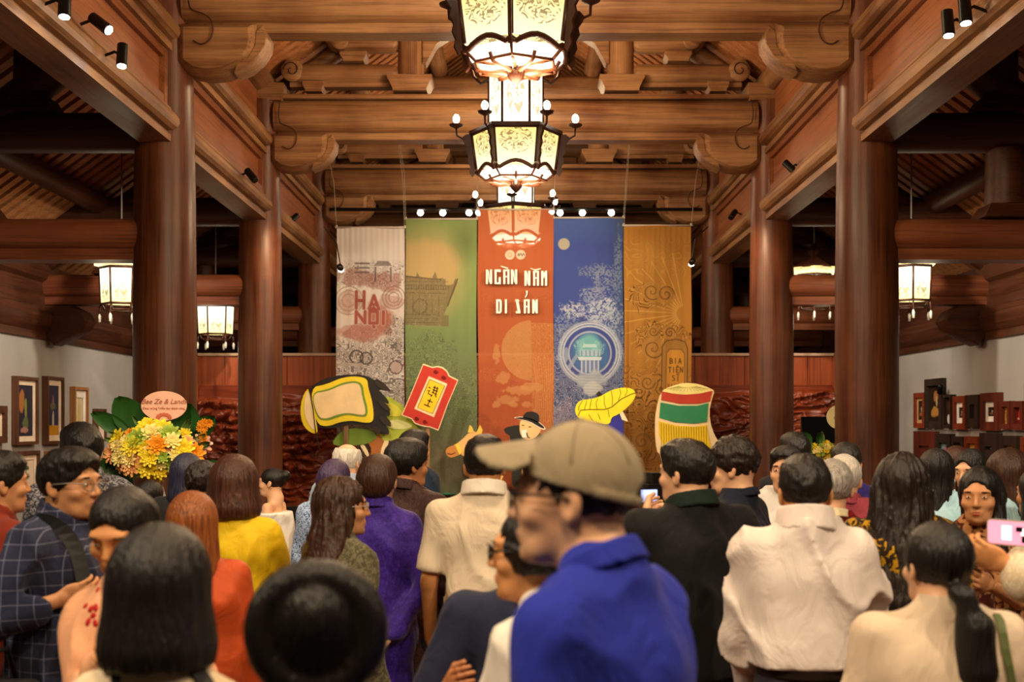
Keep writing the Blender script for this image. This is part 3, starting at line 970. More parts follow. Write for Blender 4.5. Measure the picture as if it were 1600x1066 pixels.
for sx in (-1, 1):
    S = side_n[sx]
    for i, (px, py, d) in enumerate(((101, 8, (.05, -.2, -1)), (158, 38, (.75, -.3, -.6)), (191, 88, (.05, -.3, -1))) if sx < 0 else ((1508, 18, (0, -.2, -1)), (1481, 38, (0, -.2, -1)))):
        k = (2.62 / abs(px - CX)) * FPX
        p = at(px, py, k)
        names = (['Upright black spotlight with a white glare, topmost in the left corner', 'Black spotlight angled outward between two upright ones, upper left', 'Lowest upright black spotlight of the three at upper left'] if sx < 0 else
                 ['Glaring upright black spotlight, upper of the two at upper right', 'Black upright spotlight just left of the glaring one, upper right'])
        spot_lamp(p, d, names[i])
        if i != 1:
            light('SPOT', p + Vector((-sx * .01, 0, -.1)), 14, WARM2, .03, p + Vector((sx * .25, .1, -1)), 100, .8)
    spot_lamp(at(393 if sx < 0 else 1235, 275 if sx < 0 else 262, 12.2), (sx * -.5 * (1 if sx < 0 else -1.0), -.3, -.6), 'Unlit black spotlight on the second span of the %s beam' % S, False)
    spot_lamp(at(458 if sx < 0 else 1145, 342 if sx < 0 else 336, 15.2), (-.4, -.5, -.5), 'Small black spotlight on the third span of the %s beam' % S, False)
    # bright lamp on the banner edge line
    p = at(533 if sx < 0 else 1080, 421 if sx < 0 else 412, 14.2)
    e = empty('stage_spotlight', p, 0, 'Small glaring stage lamp at the outer edge of the %s banner' % ('white' if sx < 0 else 'gold'), 'spotlight')
    MB().lathe([(.02, 0), (.035, .01), (.035, .12)], n=14, M=Matrix.Rotation(PI / 2 * .9, 3, 'X')).build('lamp_body', black_m, e, smooth=True)
    MB().ball((0, -.01, 0), .035, 12, 8).build('bulb', bulb_m, e, smooth=True)
    MB().tube([(0, 0, 0), (sx * .05, 0, .3), (sx * .2, .0, 4.02 - p.z)], .008, 6).build('drop_arm', black_m, e)
# row of lamps on a bar behind the banner tops
barz = 16.9
bh = at(0, 333, barz).z
e = empty('lamp_bar', (0, barz, bh), 0, 'Dark bar of small round lamps glowing above the green and blue banners', 'lamp bar')
MB().tube([(-2.6, .05, .06), (2.6, .05, .06)], .025, 8).build('bar', black_m, e)
for px in (657, 692, 733, 748, 862, 875, 910, 955):
    x = (px - CX) * barz / FPX
    MB().ball((x, -.02, 0), .042, 12, 8).build('bulb', bulb_m, e, smooth=True)
    MB().tube([(x, -.02, 0), (x, .05, .06)], .02, 6).build('lamp_body', black_m, e)
# ------------------------------------------------------------------ printed banners
class Paint:
    """colour grid addressed in picture-like print coordinates; becomes the fabric's printed colour"""
    def __init__(s, x0, y0, x1, y1, base, res=1.0):
        s.nx, s.ny = int((x1 - x0) * res), int((y1 - y0) * res)
        s.X, s.Y = np.meshgrid(np.linspace(x0, x1, s.nx), np.linspace(y0, y1, s.ny))
        s.C = np.zeros(s.X.shape + (3,)) + np.array(lin(base))
        s.b = (x0, y0, x1, y1)

    def mix(s, m, c, a=1.0):
        m = np.clip(m * a, 0, 1)[..., None]
        s.C = s.C * (1 - m) + np.array(lin(c)) * m
        return s

    def poly(s, pts, c, a=1.0):
        ins = np.zeros(s.X.shape, bool)
        n = len(pts)
        for i in range(n):
            (x1, y1), (x2, y2) = pts[i], pts[(i + 1) % n]
            if y1 == y2:
                continue
            cond = ((y1 > s.Y) != (y2 > s.Y)) & (s.X < (x2 - x1) * (s.Y - y1) / (y2 - y1) + x1)
            ins ^= cond
        return s.mix(ins.astype(float), c, a)

    def ell(s, cx, cy, rx, ry, c, a=1.0, soft=.08):
        d = np.hypot((s.X - cx) / rx, (s.Y - cy) / ry)
        return s.mix(np.clip((1 - d) / soft + .5, 0, 1), c, a)

    def ring(s, cx, cy, r, w_, c, a=1.0):
        d = np.abs(np.hypot(s.X - cx, s.Y - cy) - r)
        return s.mix(np.clip(w_ - d + .5, 0, 1), c, a)

    def line(s, pts, w_, c, a=1.0):
        D = np.full(s.X.shape, 1e9)
        for (x1, y1), (x2, y2) in zip(pts[:-1], pts[1:]):
            dx, dy = x2 - x1, y2 - y1
            t = np.clip(((s.X - x1) * dx + (s.Y - y1) * dy) / max(dx * dx + dy * dy, 1e-6), 0, 1)
            D = np.minimum(D, np.hypot(s.X - x1 - t * dx, s.Y - y1 - t * dy))
        return s.mix(np.clip(w_ / 2 - D + .5, 0, 1), c, a)

    def engrave(s, mask, c, a, sc=.08, k=6, thr=.3, seed=0):
        n = fbm(s.X * sc + seed, s.Y * sc, seed, 2) * k * 1.15
        f = np.abs(n % 1 - .5) * 2
        return s.mix((f < thr) * mask, c, a)

    def band(s, y0, y1, soft=12):
        return np.clip((s.Y - y0) / soft, 0, 1) * np.clip((y1 - s.Y) / soft, 0, 1)

    def speck(s, cx, cy, rx, ry, c, a, fr=.55, seed=0, thr=.52):
        d = np.hypot((s.X - cx) / rx, (s.Y - cy) / ry)
        n = fbm(s.X * fr + seed, s.Y * fr, seed, 2)
        e_ = fbm(s.X * .12, s.Y * .12, seed + 5, 2) * .7
        return s.mix((n > thr) * np.clip((1.25 - d - e_) * 3, 0, 1), c, a)

    def blob(s, cx, cy, rx, ry, seed=0, sc=.09):
        d = np.hypot((s.X - cx) / rx, (s.Y - cy) / ry)
        n = fbm(s.X * sc, s.Y * sc, seed + 3, 3)
        return np.clip((1.15 - d - (1 - n) * .7) * 6, 0, 1)

    def fade(s, k, c='b8a890', m=.1):
        g = s.C.mean(2, keepdims=True)
        s.C = s.C * (1 - k) + g * k
        return s.mix(np.ones(s.X.shape), c, m)

    def attr(s, me):
        ca = me.color_attributes.new('Col', 'FLOAT_COLOR', 'POINT')
        arr = np.concatenate([np.clip(s.C, 0, 1).reshape(-1, 3), np.ones((s.nx * s.ny, 1))], 1)
        ca.data.foreach_set('color', arr.ravel())


def grid_faces(nx, ny):
    q = np.arange(nx * ny).reshape(ny, nx)
    return np.stack([q[:-1, :-1], q[1:, :-1], q[1:, 1:], q[:-1, 1:]], -1).reshape(-1, 4)


p1 = Paint(526, 356, 632, 772, 'eae2dc', 1.6)       # white
p1.mix(p1.band(452, 580, 20), 'd4c0b4', .5)
for cx, cy, rx, ry, sd in ((560, 435, 50, 18, 1), (600, 440, 34, 22, 2), (545, 470, 26, 26, 3), (590, 500, 40, 34, 4), (570, 520, 45, 20, 6), (610, 470, 26, 16, 5)):
    m = p1.blob(cx, cy, rx, ry, sd)
    p1.mix(m, 'b05a44', .55 if sd in (3, 5) else .75)
    p1.engrave(m, 'd8c8bc', .6, .14, 6, .35, sd)
p1.engrave(p1.band(404, 455), '6a5a58', .7, .12, 7, .3, 3)
for k in range(3):
    p1.line([(555, 412 + k * 7), (576, 412 + k * 7)], 3, '5c4c4c', .8)
p1.poly([(584, 415), (590, 408), (606, 408), (612, 415)], '5c4c4c', .7).line([(586, 418), (586, 440)], 2, '5c4c4c').line([(610, 418), (610, 440)], 2, '5c4c4c')
p1.engrave(p1.band(525, 772), '3a3434', .8, .085, 7, .42, 8)
p1.engrave(p1.band(540, 772), '5a5050', .6, .2, 5, .4, 28)
p1.engrave(p1.blob(615, 520, 25, 40, 9) , '3a3434', .8, .2, 6, .45, 2)
p1.mix(p1.blob(560, 520, 46, 16, 20), 'b05a44', .5)
for r in (10, 16, 22):
    p1.ring(545, 470, r, .8, '9a7a70', .7).ring(615, 465, r * .8, .8, '9a6a5c', .8)
p1.ring(558, 558, 10, 1.2, '3a3434').ring(573, 560, 9, 1.2, '3a3434').line([(530, 570), (562, 570)], 5, 'b8a8a0').ring(619, 574, 10, 1, '5c4040').ell(619, 574, 8, 8, 'c0a8a0')
HN = [[(557, 456), (557, 482)], [(569, 456), (569, 482)], [(557, 470), (569, 470)],          # H
      [(577, 483), (584, 462), (592, 483)], [(580, 476), (589, 476)],                           # A
      [(557, 505), (557, 487), (571, 505), (571, 487)],                                         # N
      [(578, 505), (578, 487), (590, 487), (590, 505), (578, 505)], [(584, 510), (585, 511)],   # O
      [(599, 487), (599, 506)], [(580, 485), (584, 481), (588, 485)]]                                                         # I
p1.mix(p1.blob(590, 500, 26, 24, 31) , 'b45a40', .8)
for s_ in HN:
    p1.line(s_, 7.4, 'd8c4b8', .55)
for s_ in HN:
    p1.line(s_, 5.0, 'a8402a', .98)

p2 = Paint(634, 343, 745, 772, '7d9c48', 1.6)       # green
p2.mix(p2.blob(655, 420, 80, 70, 3, .02), 'c8a458', .8)
p2.mix(np.clip(1 - np.hypot((p2.X - 670) / 70, (p2.Y - 430) / 90), 0, 1) * 1.3, 'caa860', .8)
p2.mix(np.clip(1 - np.hypot((p2.X - 728) / 34, (p2.Y - 378) / 44), 0, 1), '4c6428', .7)
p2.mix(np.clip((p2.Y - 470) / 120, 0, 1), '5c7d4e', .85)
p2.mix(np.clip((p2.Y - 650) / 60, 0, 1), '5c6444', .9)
roofp = [(634, 432), (650, 434), (652, 426), (657, 434), (675, 436), (680, 424), (684, 436), (690, 434), (697, 437), (697, 446), (708, 444), (712, 434), (715, 442), (709, 458), (700, 478), (694, 492), (702, 493), (702, 510), (634, 508)]
p2.poly(roofp, '76663a', .85)
for yy in (440, 446, 452, 458, 492, 498, 504):
    p2.line([(634, yy), (700 - max(0, (yy - 446) * .3), yy)], 1.3, '4a3c24', .75)
for k in range(18):
    p2.line([(636 + k * 3.8, 447), (636 + k * 3.8, 452)], 1.2, '4a3c24', .8)
for k in range(6):
    p2.line([(636 + k * 10, 462), (636 + k * 10, 492)], 1.4, '54472a', .6)
p2.ring(657, 479, 11, 1.3, '54472a', .7).line([(634, 432), (652, 434), (690, 437)], 2, '4a3c24').line([(700, 478), (715, 436)], 2, '4a3c24')
m = np.clip(p2.blob(668, 560, 60, 60, 8) + p2.band(560, 680, 30), 0, 1)
p2.engrave(m, '3c5430', .75, .09, 8, .4, 5)
p2.engrave(((p2.X < 702 - np.maximum(0, p2.Y - 446) * .2) & (p2.Y > 434) & (p2.Y < 510)).astype(float), 'a89868', .5, .16, 6, .25, 11)
p2.engrave(m, '9cae6c', .5, .13, 8, .2, 15)
p2.engrave(p2.band(660, 765, 20), '8c8458', .5, .2, 5, .3, 6)
p2.engrave(p2.band(690, 765, 20), '9c5444', .4, .25, 5, .2, 7)

p3 = Paint(747, 328, 865, 772, 'c85a24', 1.6)       # orange
p3.mix(p3.blob(770, 640, 60, 120, 3, .02), 'b8421c', .5)
p3.engrave(p3.band(450, 500), 'a0401a', .35, .06, 8, .25, 5)
mm = ((np.hypot(p3.X - 830, p3.Y - 548) < 47) & (p3.X < 830)).astype(float)
p3.mix(mm, 'e0a058', .75)
p3.mix(((p3.X > 830) & (p3.Y > 505)).astype(float) * np.clip((700 - p3.Y) / 100, 0, 1), 'd88434', .5)
p3.engrave(((p3.X > 830) & (p3.Y > 505)).astype(float), 'eeb468', .5, .12, 8, .22, 3)
p3.engrave(mm, 'c07a3c', .5, .1, 8, .25, 9)
for cx, cy, rx, ry in ((776, 552, 8, 20), (786, 590, 14, 12), (792, 625, 22, 10), (810, 610, 28, 10), (830, 605, 26, 9), (775, 632, 9, 8), (822, 632, 12, 6), (800, 632, 10, 6)):
    p3.mix(p3.blob(cx, cy, rx, ry, int(cx), .2), 'eaa860', .55)
p3.engrave(p3.band(570, 600, 8), 'e89850', .4, .07, 9, .25, 4)
for k in range(9):
    x0 = 838 + k * 3
    p3.line([(x0 - 6 + k, 560), (x0, 600), (x0 - 2, 640), (x0 - 8 + 2 * k, 690)], 1, 'eca050', .7)
p3.engrave(p3.band(640, 772, 20), 'e07a3a', .35, .08, 8, .25, 14)
p3.ell(797, 398, 7.5, 7.5, 'f6e2c8').ell(814, 398, 7.5, 7.5, 'f6e2c8')
p3.ring(797, 398, 3, .8, 'd8a070', .7)
p3.line([(809, 399), (811, 396), (811, 400), (814, 396), (816, 400), (818, 396), (820, 399)], 1.1, '3a4030')

p4 = Paint(865, 341, 974, 772, '1f3f9c', 1.6)       # blue
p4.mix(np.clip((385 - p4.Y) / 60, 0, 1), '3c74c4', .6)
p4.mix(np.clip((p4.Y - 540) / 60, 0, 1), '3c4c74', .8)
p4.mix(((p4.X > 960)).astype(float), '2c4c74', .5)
p4.ell(881.5, 381, 9, 9, 'b4ac94')
for cx, cy, rx, ry, c_, a_ in ((925, 424, 26, 12, '8c98a8', .6), (948, 440, 22, 30, '98a4b4', .55), (893, 485, 20, 16, 'c8d0d8', .8), (940, 485, 36, 22, 'c8d4e0', .85), (925, 460, 20, 14, 'a4b0c4', .6), (950, 500, 26, 30, 'a8bccc', .7), (885, 505, 26, 16, '90a4bc', .6), (966, 420, 8, 60, '88a0b8', .5)):
    p4.speck(cx, cy, rx * 1.15, ry * 1.15, c_, a_, .5, int(cx), .5)
p4.mix(p4.blob(905, 545, 60, 60, 4, .05), '283c68', .4)
p4.engrave(p4.band(505, 760, 12), '9cacc4', .75, .10, 8, .36, 9)
p4.ell(921, 550, 41, 41, '27419c').ell(921, 553, 30, 32, '2c6cae', .9).ell(920, 545, 18, 22, '6cc4c4', .9, .4)
for r, a_ in ((46, .9), (42, .9), (33, .7), (49, .5)):
    p4.ring(921, 552, r, 1.3, 'c8d4e4', a_)
p4.engrave(p4.blob(905, 545, 12, 20, 1, .2) + p4.blob(935, 545, 12, 18, 2, .2), '9ce0dc', .8, .3, 5, .4, 2)
p4.poly([(911, 538), (930, 538), (932, 543), (909, 543)], 'bce4e4').poly([(905, 547), (937, 547), (937, 556), (905, 556)], 'a8cce0').poly([(902, 558), (940, 558), (938, 563), (904, 563)], 'd0e4ec').poly([(906, 563), (936, 563), (936, 582), (906, 582)], '6c84b8')
for k in range(5):
    p4.line([(908 + k * 6.5, 563), (908 + k * 6.5, 582)], 1.6, 'd4e4f0')
    p4.line([(908 + k * 6.5, 548), (908 + k * 6.5, 556)], 1.2, '4c6490')
p4.poly([(880, 545), (886, 542), (888, 560), (882, 570)], '98acc4', .8).poly([(886, 572), (900, 552), (902, 558), (890, 578)], '98acc4', .8)
p4.mix(p4.blob(922, 595, 30, 22, 6, .06), 'b0bcc4', .9)
p4.mix(p4.blob(926, 608, 20, 14, 8, .06), 'd4d8d0', .8)
for k in range(8):
    p4.line([(900, 586 + k * 4.4), (945, 587 + k * 4.4)], .8, '7c90b0', .6)
p4.engrave(p4.band(630, 772, 12), '9c8ca0', .5, .16, 7, .3, 19)
p4.engrave(p4.blob(880, 650, 22, 40, 12), 'd0a8a8', .6, .4, 4, .3, 3)

p5 = Paint(975, 353, 1080, 772, 'b87c22', 1.6)      # gold
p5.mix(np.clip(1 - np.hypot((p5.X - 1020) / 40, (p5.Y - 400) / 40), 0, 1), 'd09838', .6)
for k in range(14):
    an = R(100 + k * 11)
    cx, cy = 1068, 490
    p5.line([(cx + 12 * math.cos(an), cy - 12 * math.sin(an)), (cx + 95 * math.cos(an), cy - 95 * math.sin(an))], 1.3, 'e4bc60', .65)
m = np.clip(p5.blob(1010, 465, 50, 34, 4, .05) + p5.blob(1030, 530, 60, 34, 5, .05) + p5.band(555, 772, 40), 0, 1)
p5.engrave(m, '4c2c0c', .95, .045, 12, .3, 3)
p5.engrave(m, 'dca04c', .5, .05, 11, .12, 33)
p5.engrave(p5.band(365, 440), 'dca84c', .5, .04, 7, .12, 30)


def spiral(P, cx, cy, r, turns, c, w_, sgn=1, a0=0):
    pts = [(cx + r * (1 - t / 28 * .93) * math.cos(a0 + sgn * turns * 2 * PI * t / 28), cy + r * (1 - t / 28 * .93) * math.sin(a0 + sgn * turns * 2 * PI * t / 28)) for t in range(29)]
    P.line(pts, w_, c)


for cx, cy, r, s_ in ((1018, 456, 15, 1), (1040, 460, 14, -1), (1020, 518, 8, 1), (1046, 520, 9, -1), (1020, 545, 17, 1), (1012, 598, 12, 1), (1004, 690, 14, -1), (1020, 650, 10, 1)):
    p5.ell(cx, cy, r + 1.5, r + 1.5, 'bc8432', .8)
    spiral(p5, cx, cy, r, 1.6, '4e300e', 1.3, s_)
    spiral(p5, cx, cy, r * .86, 1.6, '8a5c20', .8, s_, .5)
p5.poly([(1034, 542), (1040, 533), (1055, 530), (1070, 534), (1074, 545), (1076, 610), (1036, 610)], 'a87830', .9).line([(1034, 610), (1034, 542), (1040, 533), (1055, 530), (1070, 534), (1074, 545), (1074, 610)], 1.6, '4e300e')
p5.poly([(1041, 552), (1046, 546), (1064, 546), (1069, 552), (1070, 608), (1040, 608)], 'd89624', 1)
p5.line([(1041, 608), (1041, 552), (1046, 546), (1064, 546), (1069, 552), (1070, 608)], 1, '5a3a12')
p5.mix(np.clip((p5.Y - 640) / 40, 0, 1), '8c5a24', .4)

# small stroke letters (x, y, height, advance)
GL = {'B': [[(0, 0), (0, 1)], [(0, 0), (.6, .1), (.6, .4), (0, .5), (.65, .6), (.65, .9), (0, 1)]], 'I': [[(.3, 0), (.3, 1)]], 'A': [[(0, 1), (.35, 0), (.7, 1)], [(.12, .65), (.58, .65)]],
      'T': [[(0, 0), (.7, 0)], [(.35, 0), (.35, 1)]], 'E': [[(.65, 0), (0, 0), (0, 1), (.65, 1)], [(0, .5), (.5, .5)]], 'N': [[(0, 1), (0, 0), (.65, 1), (.65, 0)]],
      'S': [[(.65, .05), (.1, 0), (0, .25), (.6, .6), (.6, .9), (0, 1)]], 'G': [[(.65, .1), (.3, 0), (0, .3), (0, .8), (.3, 1), (.65, .9), (.65, .55), (.4, .55)]],
      'V': [[(0, 0), (.35, 1), (.7, 0)]], 'U': [[(0, 0), (0, .9), (.3, 1), (.65, .9), (.65, 0)]], 'M': [[(0, 1), (.05, 0), (.35, .6), (.65, 0), (.7, 1)]],
      'H': [[(0, 0), (0, 1)], [(.65, 0), (.65, 1)], [(0, .5), (.65, .5)]], 'O': [[(.3, 0), (0, .3), (0, .7), (.3, 1), (.65, .7), (.65, .3), (.3, 0)]], 'D': [[(0, 0), (0, 1), (.5, .85), (.65, .5), (.5, .15), (0, 0)]],
      'Ế': [[(.65, 0), (0, 0), (0, 1), (.65, 1)], [(0, .5), (.5, .5)], [(.1, -.15), (.3, -.3), (.5, -.15)]], 'Ĩ': [[(.3, 0), (.3, 1)], [(0, -.2), (.2, -.3), (.4, -.2), (.6, -.3)]]}


def word(P, txt, x, y, h, adv, w_, c):
    for i, ch in enumerate(txt):
        for s_ in GL.get(ch, []):
            P.line([(x + i * adv + u * h * .72, y + v * h) for u, v in s_], w_, c)


word(p5, 'BIA', 1047, 560, 8, 6.6, 1.5, '4a2c0c')
word(p5, 'TIẾN', 1045, 574, 8, 6, 1.5, '4a2c0c')
word(p5, 'SĨ', 1051, 587, 8, 6.6, 1.5, '4a2c0c')
word(p5, 'VANG', 1044, 600, 5, 5, 1, '6a4416')

p2.fade(.18, m=.12); p3.fade(.10, 'd8a070', .14); p4.fade(.12, '8c94b0', .12); p5.fade(.08, 'd0a868', .10); p1.fade(.1, 'd8d0c8', .08)
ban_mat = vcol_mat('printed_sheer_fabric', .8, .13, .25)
ban_c = vcol_mat('printed_sheer_fabric_orange', .8, .30, .2)
rod_m = plain('pale_rod', 'b8aca0', bstr=0)
string_m = plain('white_string', 'b0a898', bstr=0)
BZ = 15.0
bl = [(p1, 'White hanging banner printed with a red and grey old city scene', '1', (535, 631)), (p2, 'Green hanging banner printed with a curved temple roof', '2', (640, 742)),
      (p3, 'Orange hanging banner with the white title lettering, tallest and central', '3', (750, 862)), (p4, 'Blue hanging banner with a moon and a round moon gate view', '4', (868, 972)),
      (p5, 'Gold hanging banner engraved with swirling clouds and a stele', '5', (976, 1079))]
for idx, (P, lab, _, corners) in enumerate(bl):
    z = BZ + (0 if idx == 2 else .0)
    e = empty('banner', (0, z, 0), 0, lab, 'banner', 'five tall printed banners behind the crowd')
    k = z / FPX
    fold = .004 * np.sin(P.X * .33 + idx * 2 + 1.2 * np.sin(P.Y * .01)) * np.clip((P.Y - P.b[1]) / 60, .2, 1) + .02 * np.sin(P.X * .06 + P.Y * .006 + idx)
    if idx in (0, 4):
        fold += .0022 * np.sin(P.X * .75 + idx + 2 * fbm(P.X * .05, 0, 3)) * np.exp(-(P.Y - P.b[1]) / 90)
    if idx == 4:
        fold += .05 * np.exp(-((P.X - 984) / 5) ** 2) * np.clip((P.Y - 450) / 60, 0, 1)
    xx = P.X + .8 * np.sin(P.Y * .02 + idx) * np.clip((P.Y - P.b[1]) / 100, 0, 1)
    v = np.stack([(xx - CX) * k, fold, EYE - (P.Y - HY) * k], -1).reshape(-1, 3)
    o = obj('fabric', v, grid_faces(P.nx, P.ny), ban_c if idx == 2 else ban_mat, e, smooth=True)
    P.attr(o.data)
    x0, x1 = (P.b[0] - CX) * k, (P.b[2] - CX) * k
    zt, zb = EYE - (P.b[1] - HY) * k, EYE - (P.b[3] - HY) * k
    MB().tube([(x0 - .02, 0, zt + .005), (x1 + .02, 0, zt + .005)], .012, 8).build('top_rod', rod_m, e, smooth=True)
    hem = {1: 'green_hem'}.get(idx)
    MB().tube([(x0, 0, zb), (x1, 0, zb)], .018, 8).build('bottom_rod', plain('green_rod', '2c6a44') if idx == 1 else rod_m, e, smooth=True)
    for xa in (x0, x1):
        s_ = MB()
        s_.tube([(xa, 0, zt), (xa + .01, -.3, zt + .5), (xa + (.03 if xa < 0 else -.03), BZ * 0 - z + Z2 + .12, 4.93)], .0026, 4)
        s_.tube([(xa, 0, zt + .0), (xa, 0, zt + .03)], .015, 6)
        s_.build('hanging_string', string_m, e)

# raised white title lettering on the orange banner
TW = []


def bar(x, y0, y1, w_=5.2, slant=0):
    TW.append([(x, y0), (x + w_, y0 + 1), (x + w_ + slant, y1 + .5), (x + slant, y1)])


def glyph(kind, x, y0, y1, w_=10.5):
    b = 3.1
    g = []
    if kind in 'NMH':
        g += [[(x, y0), (x + b, y0), (x + b, y1), (x, y1)], [(x + w_ - b, y0), (x + w_, y0), (x + w_, y1), (x + w_ - b, y1)]]
        if kind == 'N':
            g += [[(x + b - .5, y0), (x + b + 1.5, y0 + 3), (x + w_ - b + .5, y1), (x + w_ - b - 1.5, y1 - 4)]]
        if kind == 'M':
            g += [[(x + b - .5, y0 + 2), (x + b + 1, y0 + 2), (x + w_ / 2 + .7, y0 + 12), (x + w_ / 2 - .7, y0 + 12)], [(x + w_ - b + .5, y0 + 2), (x + w_ - b - 1, y0 + 2), (x + w_ / 2 - .7, y0 + 12), (x + w_ / 2 + .7, y0 + 12)]]
    if kind == 'A':
        g += [[(x, y0), (x + b, y0), (x + b, y1), (x, y1)], [(x + w_ - b, y0), (x + w_, y0), (x + w_, y1), (x + w_ - b, y1)], [(x + b, y0), (x + w_ - b, y0), (x + w_ - b, y0 + 2.4), (x + b, y0 + 2.4)], [(x + b, y0 + 10), (x + w_ - b, y0 + 10), (x + w_ - b, y0 + 12), (x + b, y0 + 12)]]
    if kind == 'G':
        g += [[(x, y0), (x + b, y0), (x + b, y1), (x, y1)], [(x + b, y0), (x + w_, y0), (x + w_, y0 + 4), (x + b, y0 + 3)], [(x + b, y1 - 2.4), (x + w_, y1 - 2.4), (x + w_, y1), (x + b, y1)], [(x + w_ - b, y0 + 12), (x + w_, y0 + 12), (x + w_, y1 - 2.4), (x + w_ - b, y1 - 2.4)]]
    if kind == 'D':
        g += [[(x, y0), (x + b, y0), (x + b, y1), (x, y1)], [(x + w_ - b, y0 + 3), (x + w_, y0 + 3), (x + w_, y1 - 3), (x + w_ - b, y1 - 3)], [(x + b, y0), (x + w_ - 2, y0), (x + w_, y0 + 3), (x + b, y0 + 2.4)], [(x + b, y1 - 2.4), (x + w_, y1 - 3), (x + w_ - 2, y1), (x + b, y1)]]
    if kind == 'I':
        g += [[(x, y0), (x + b, y0), (x + b, y1), (x, y1)]]
    if kind == 'S':
        g += [[(x, y0), (x + w_ - 3, y0), (x + w_ - 1, y0 + 3), (x, y0 + 3)], [(x + 1, y0 + 2), (x + 5, y0 + 2), (x + w_, y1 - 3), (x + w_ - 4, y1 - 2)], [(x + 1, y1 - 3.2), (x + w_, y1 - 3.2), (x + w_, y1), (x + 1, y1)]]
    return g


lets = []
for ch, x in zip('NGAN', (759.5, 773, 786.5, 798.5)):
    lets.append(glyph(ch, x, 422.5, 445, 9.5))
for ch, x in zip('NAM', (819.5, 833, 845.5)):
    lets.append(glyph(ch, x, 424.5, 447.5, 9))
for ch, x, wd in (('D', 775.5, 8.5), ('I', 789, 4), ('S', 805, 8), ('A', 818.5, 9), ('N', 831.5, 8.5)):
    lets.append(glyph(ch, x, 469, 490.5, wd))
lets.append([[(782, 417.5), (783, 416.5), (794, 420), (793.5, 421.5)]])
lets.append([[(828, 420.5), (830, 420.2), (835, 422.3), (844, 420.6), (846, 421.5), (836, 424)]])
lets.append([[(822, 455), (824.5, 455.5), (824, 461), (821.5, 466), (820, 466), (822.5, 460.5)]])
ttl_m = plain('cream_lettering', 'fbf0dc', bstr=0)
shd_m = plain('dark_letter_edge', '4a2a18', bstr=0)  # dark offset copy painted as each letter's shadow
k = BZ / FPX
ban3 = [o for o in bpy.data.objects if o.name.startswith('banner') and o.get('label', '').startswith('Orange')][0]
for g in lets:
    m, m2 = MB(), MB()
    for q in g:
        for mm_, dx, yy, th in ((m, 0, -.075, .006), (m2, 1.1, -.068, .004)):
            pts = [Vector(((x + dx - CX) * k, yy, EYE - (y + dx * .5 - HY) * k)) for x, y in q]
            mm_.add(pts + [p + Vector((0, th, 0)) for p in pts], [tuple(range(len(q))), tuple(range(2 * len(q) - 1, len(q) - 1, -1))] + [(i, i + len(q), (i + 1) % len(q) + len(q), (i + 1) % len(q)) for i in range(len(q))])
    L = m.build('letter', ttl_m, ban3)
    m2.build('letter_edge', shd_m, L)

# ------------------------------------------------------------------ painted plywood cutouts on the stage front
CZ = 14.45


def smooth_poly(pts, it=2):
    for _ in range(it):
        q = []
        for i in range(len(pts)):
            a, b_ = pts[i], pts[(i + 1) % len(pts)]
            q += [(a[0] * .75 + b_[0] * .25, a[1] * .75 + b_[1] * .25), (a[0] * .25 + b_[0] * .75, a[1] * .25 + b_[1] * .75)]
        pts = q
    return pts


def slab(name, pts, c, parent, y, th, z=CZ, sm=0, rough=.6):
    """flat board piece: outline at distance z, front face at y (local), thickness th"""
    if sm:
        pts = smooth_poly(pts, sm)
    k = z / FPX
    P = [Vector(((x - CX) * k, y, EYE - (v - HY) * k)) for x, v in pts]
    n = len(P)
    m = MB().add(P + [p + Vector((0, th, 0)) for p in P], [tuple(range(n)), tuple(range(2 * n - 1, n - 1, -1))] + [(i, i + n, (i + 1) % n + n, (i + 1) % n) for i in range(n)])
    return m.build(name, plain('paint_' + c, c, rough=rough, var=.1, scale=5), parent)


def stroke(name, pts, wpx, c, parent, y, z=CZ):
    k = z / FPX
    P = [((x - CX) * k, y, EYE - (v - HY) * k) for x, v in pts]
    return MB().tube(P, wpx * k / 2, 4).build(name, plain('paint_' + c, c), parent)


def prop(e, px, py, z=CZ):
    k = z / FPX
    MB().box(((px - CX) * k, .05, (EYE - (py - HY) * k) / 2), (.05, .04, EYE - (py - HY) * k)).build('support_post', wood('z', '6a4a2c', '9a7448', key='ply_wood'), e)


e = empty('painted_cutout', (0, CZ, 0), 0, 'Painted board of a cream flag with yellow and green border and black fringe', 'cutout', 'painted plywood cutouts in front of the banners')
slab('black_fringe', [(482, 606), (505, 592), (530, 586), (560, 585), (575, 588), (592, 598), (607, 607), (606, 612), (590, 608), (600, 618), (608, 628), (606, 632), (598, 628), (608, 640), (610, 650), (602, 650), (611, 660), (610, 664), (600, 662), (608, 672), (607, 681), (595, 676), (585, 672), (575, 667), (560, 664), (545, 663), (530, 668), (512, 670), (495, 668), (478, 640)], '1d1813', e, .01, .018, sm=1)
for q in ([(585, 590), (600, 598), (612, 612), (603, 611), (588, 604)], [(588, 625), (604, 630), (612, 644), (600, 640)], [(585, 665), (596, 672), (592, 680), (580, 672)], [(590, 650), (606, 655), (613, 668), (600, 664)]):
    slab('fringe_lock', q, '2c2019', e, -.006, .01, sm=1)
slab('flag_yellow', [(484, 606), (510, 601), (535, 590), (558, 588), (574, 592), (575, 605), (581, 625), (584, 645), (583, 660), (570, 661), (550, 657), (530, 660), (512, 667), (494, 663)], 'e6cc28', e, -.012, .02, sm=2)
slab('flag_green_line', [(486, 613), (512, 609), (535, 598), (556, 595), (567, 600), (569, 618), (575, 638), (574, 652), (560, 651), (543, 648), (528, 652), (512, 658), (495, 655)], '6c8a30', e, -.016, .008, sm=2)
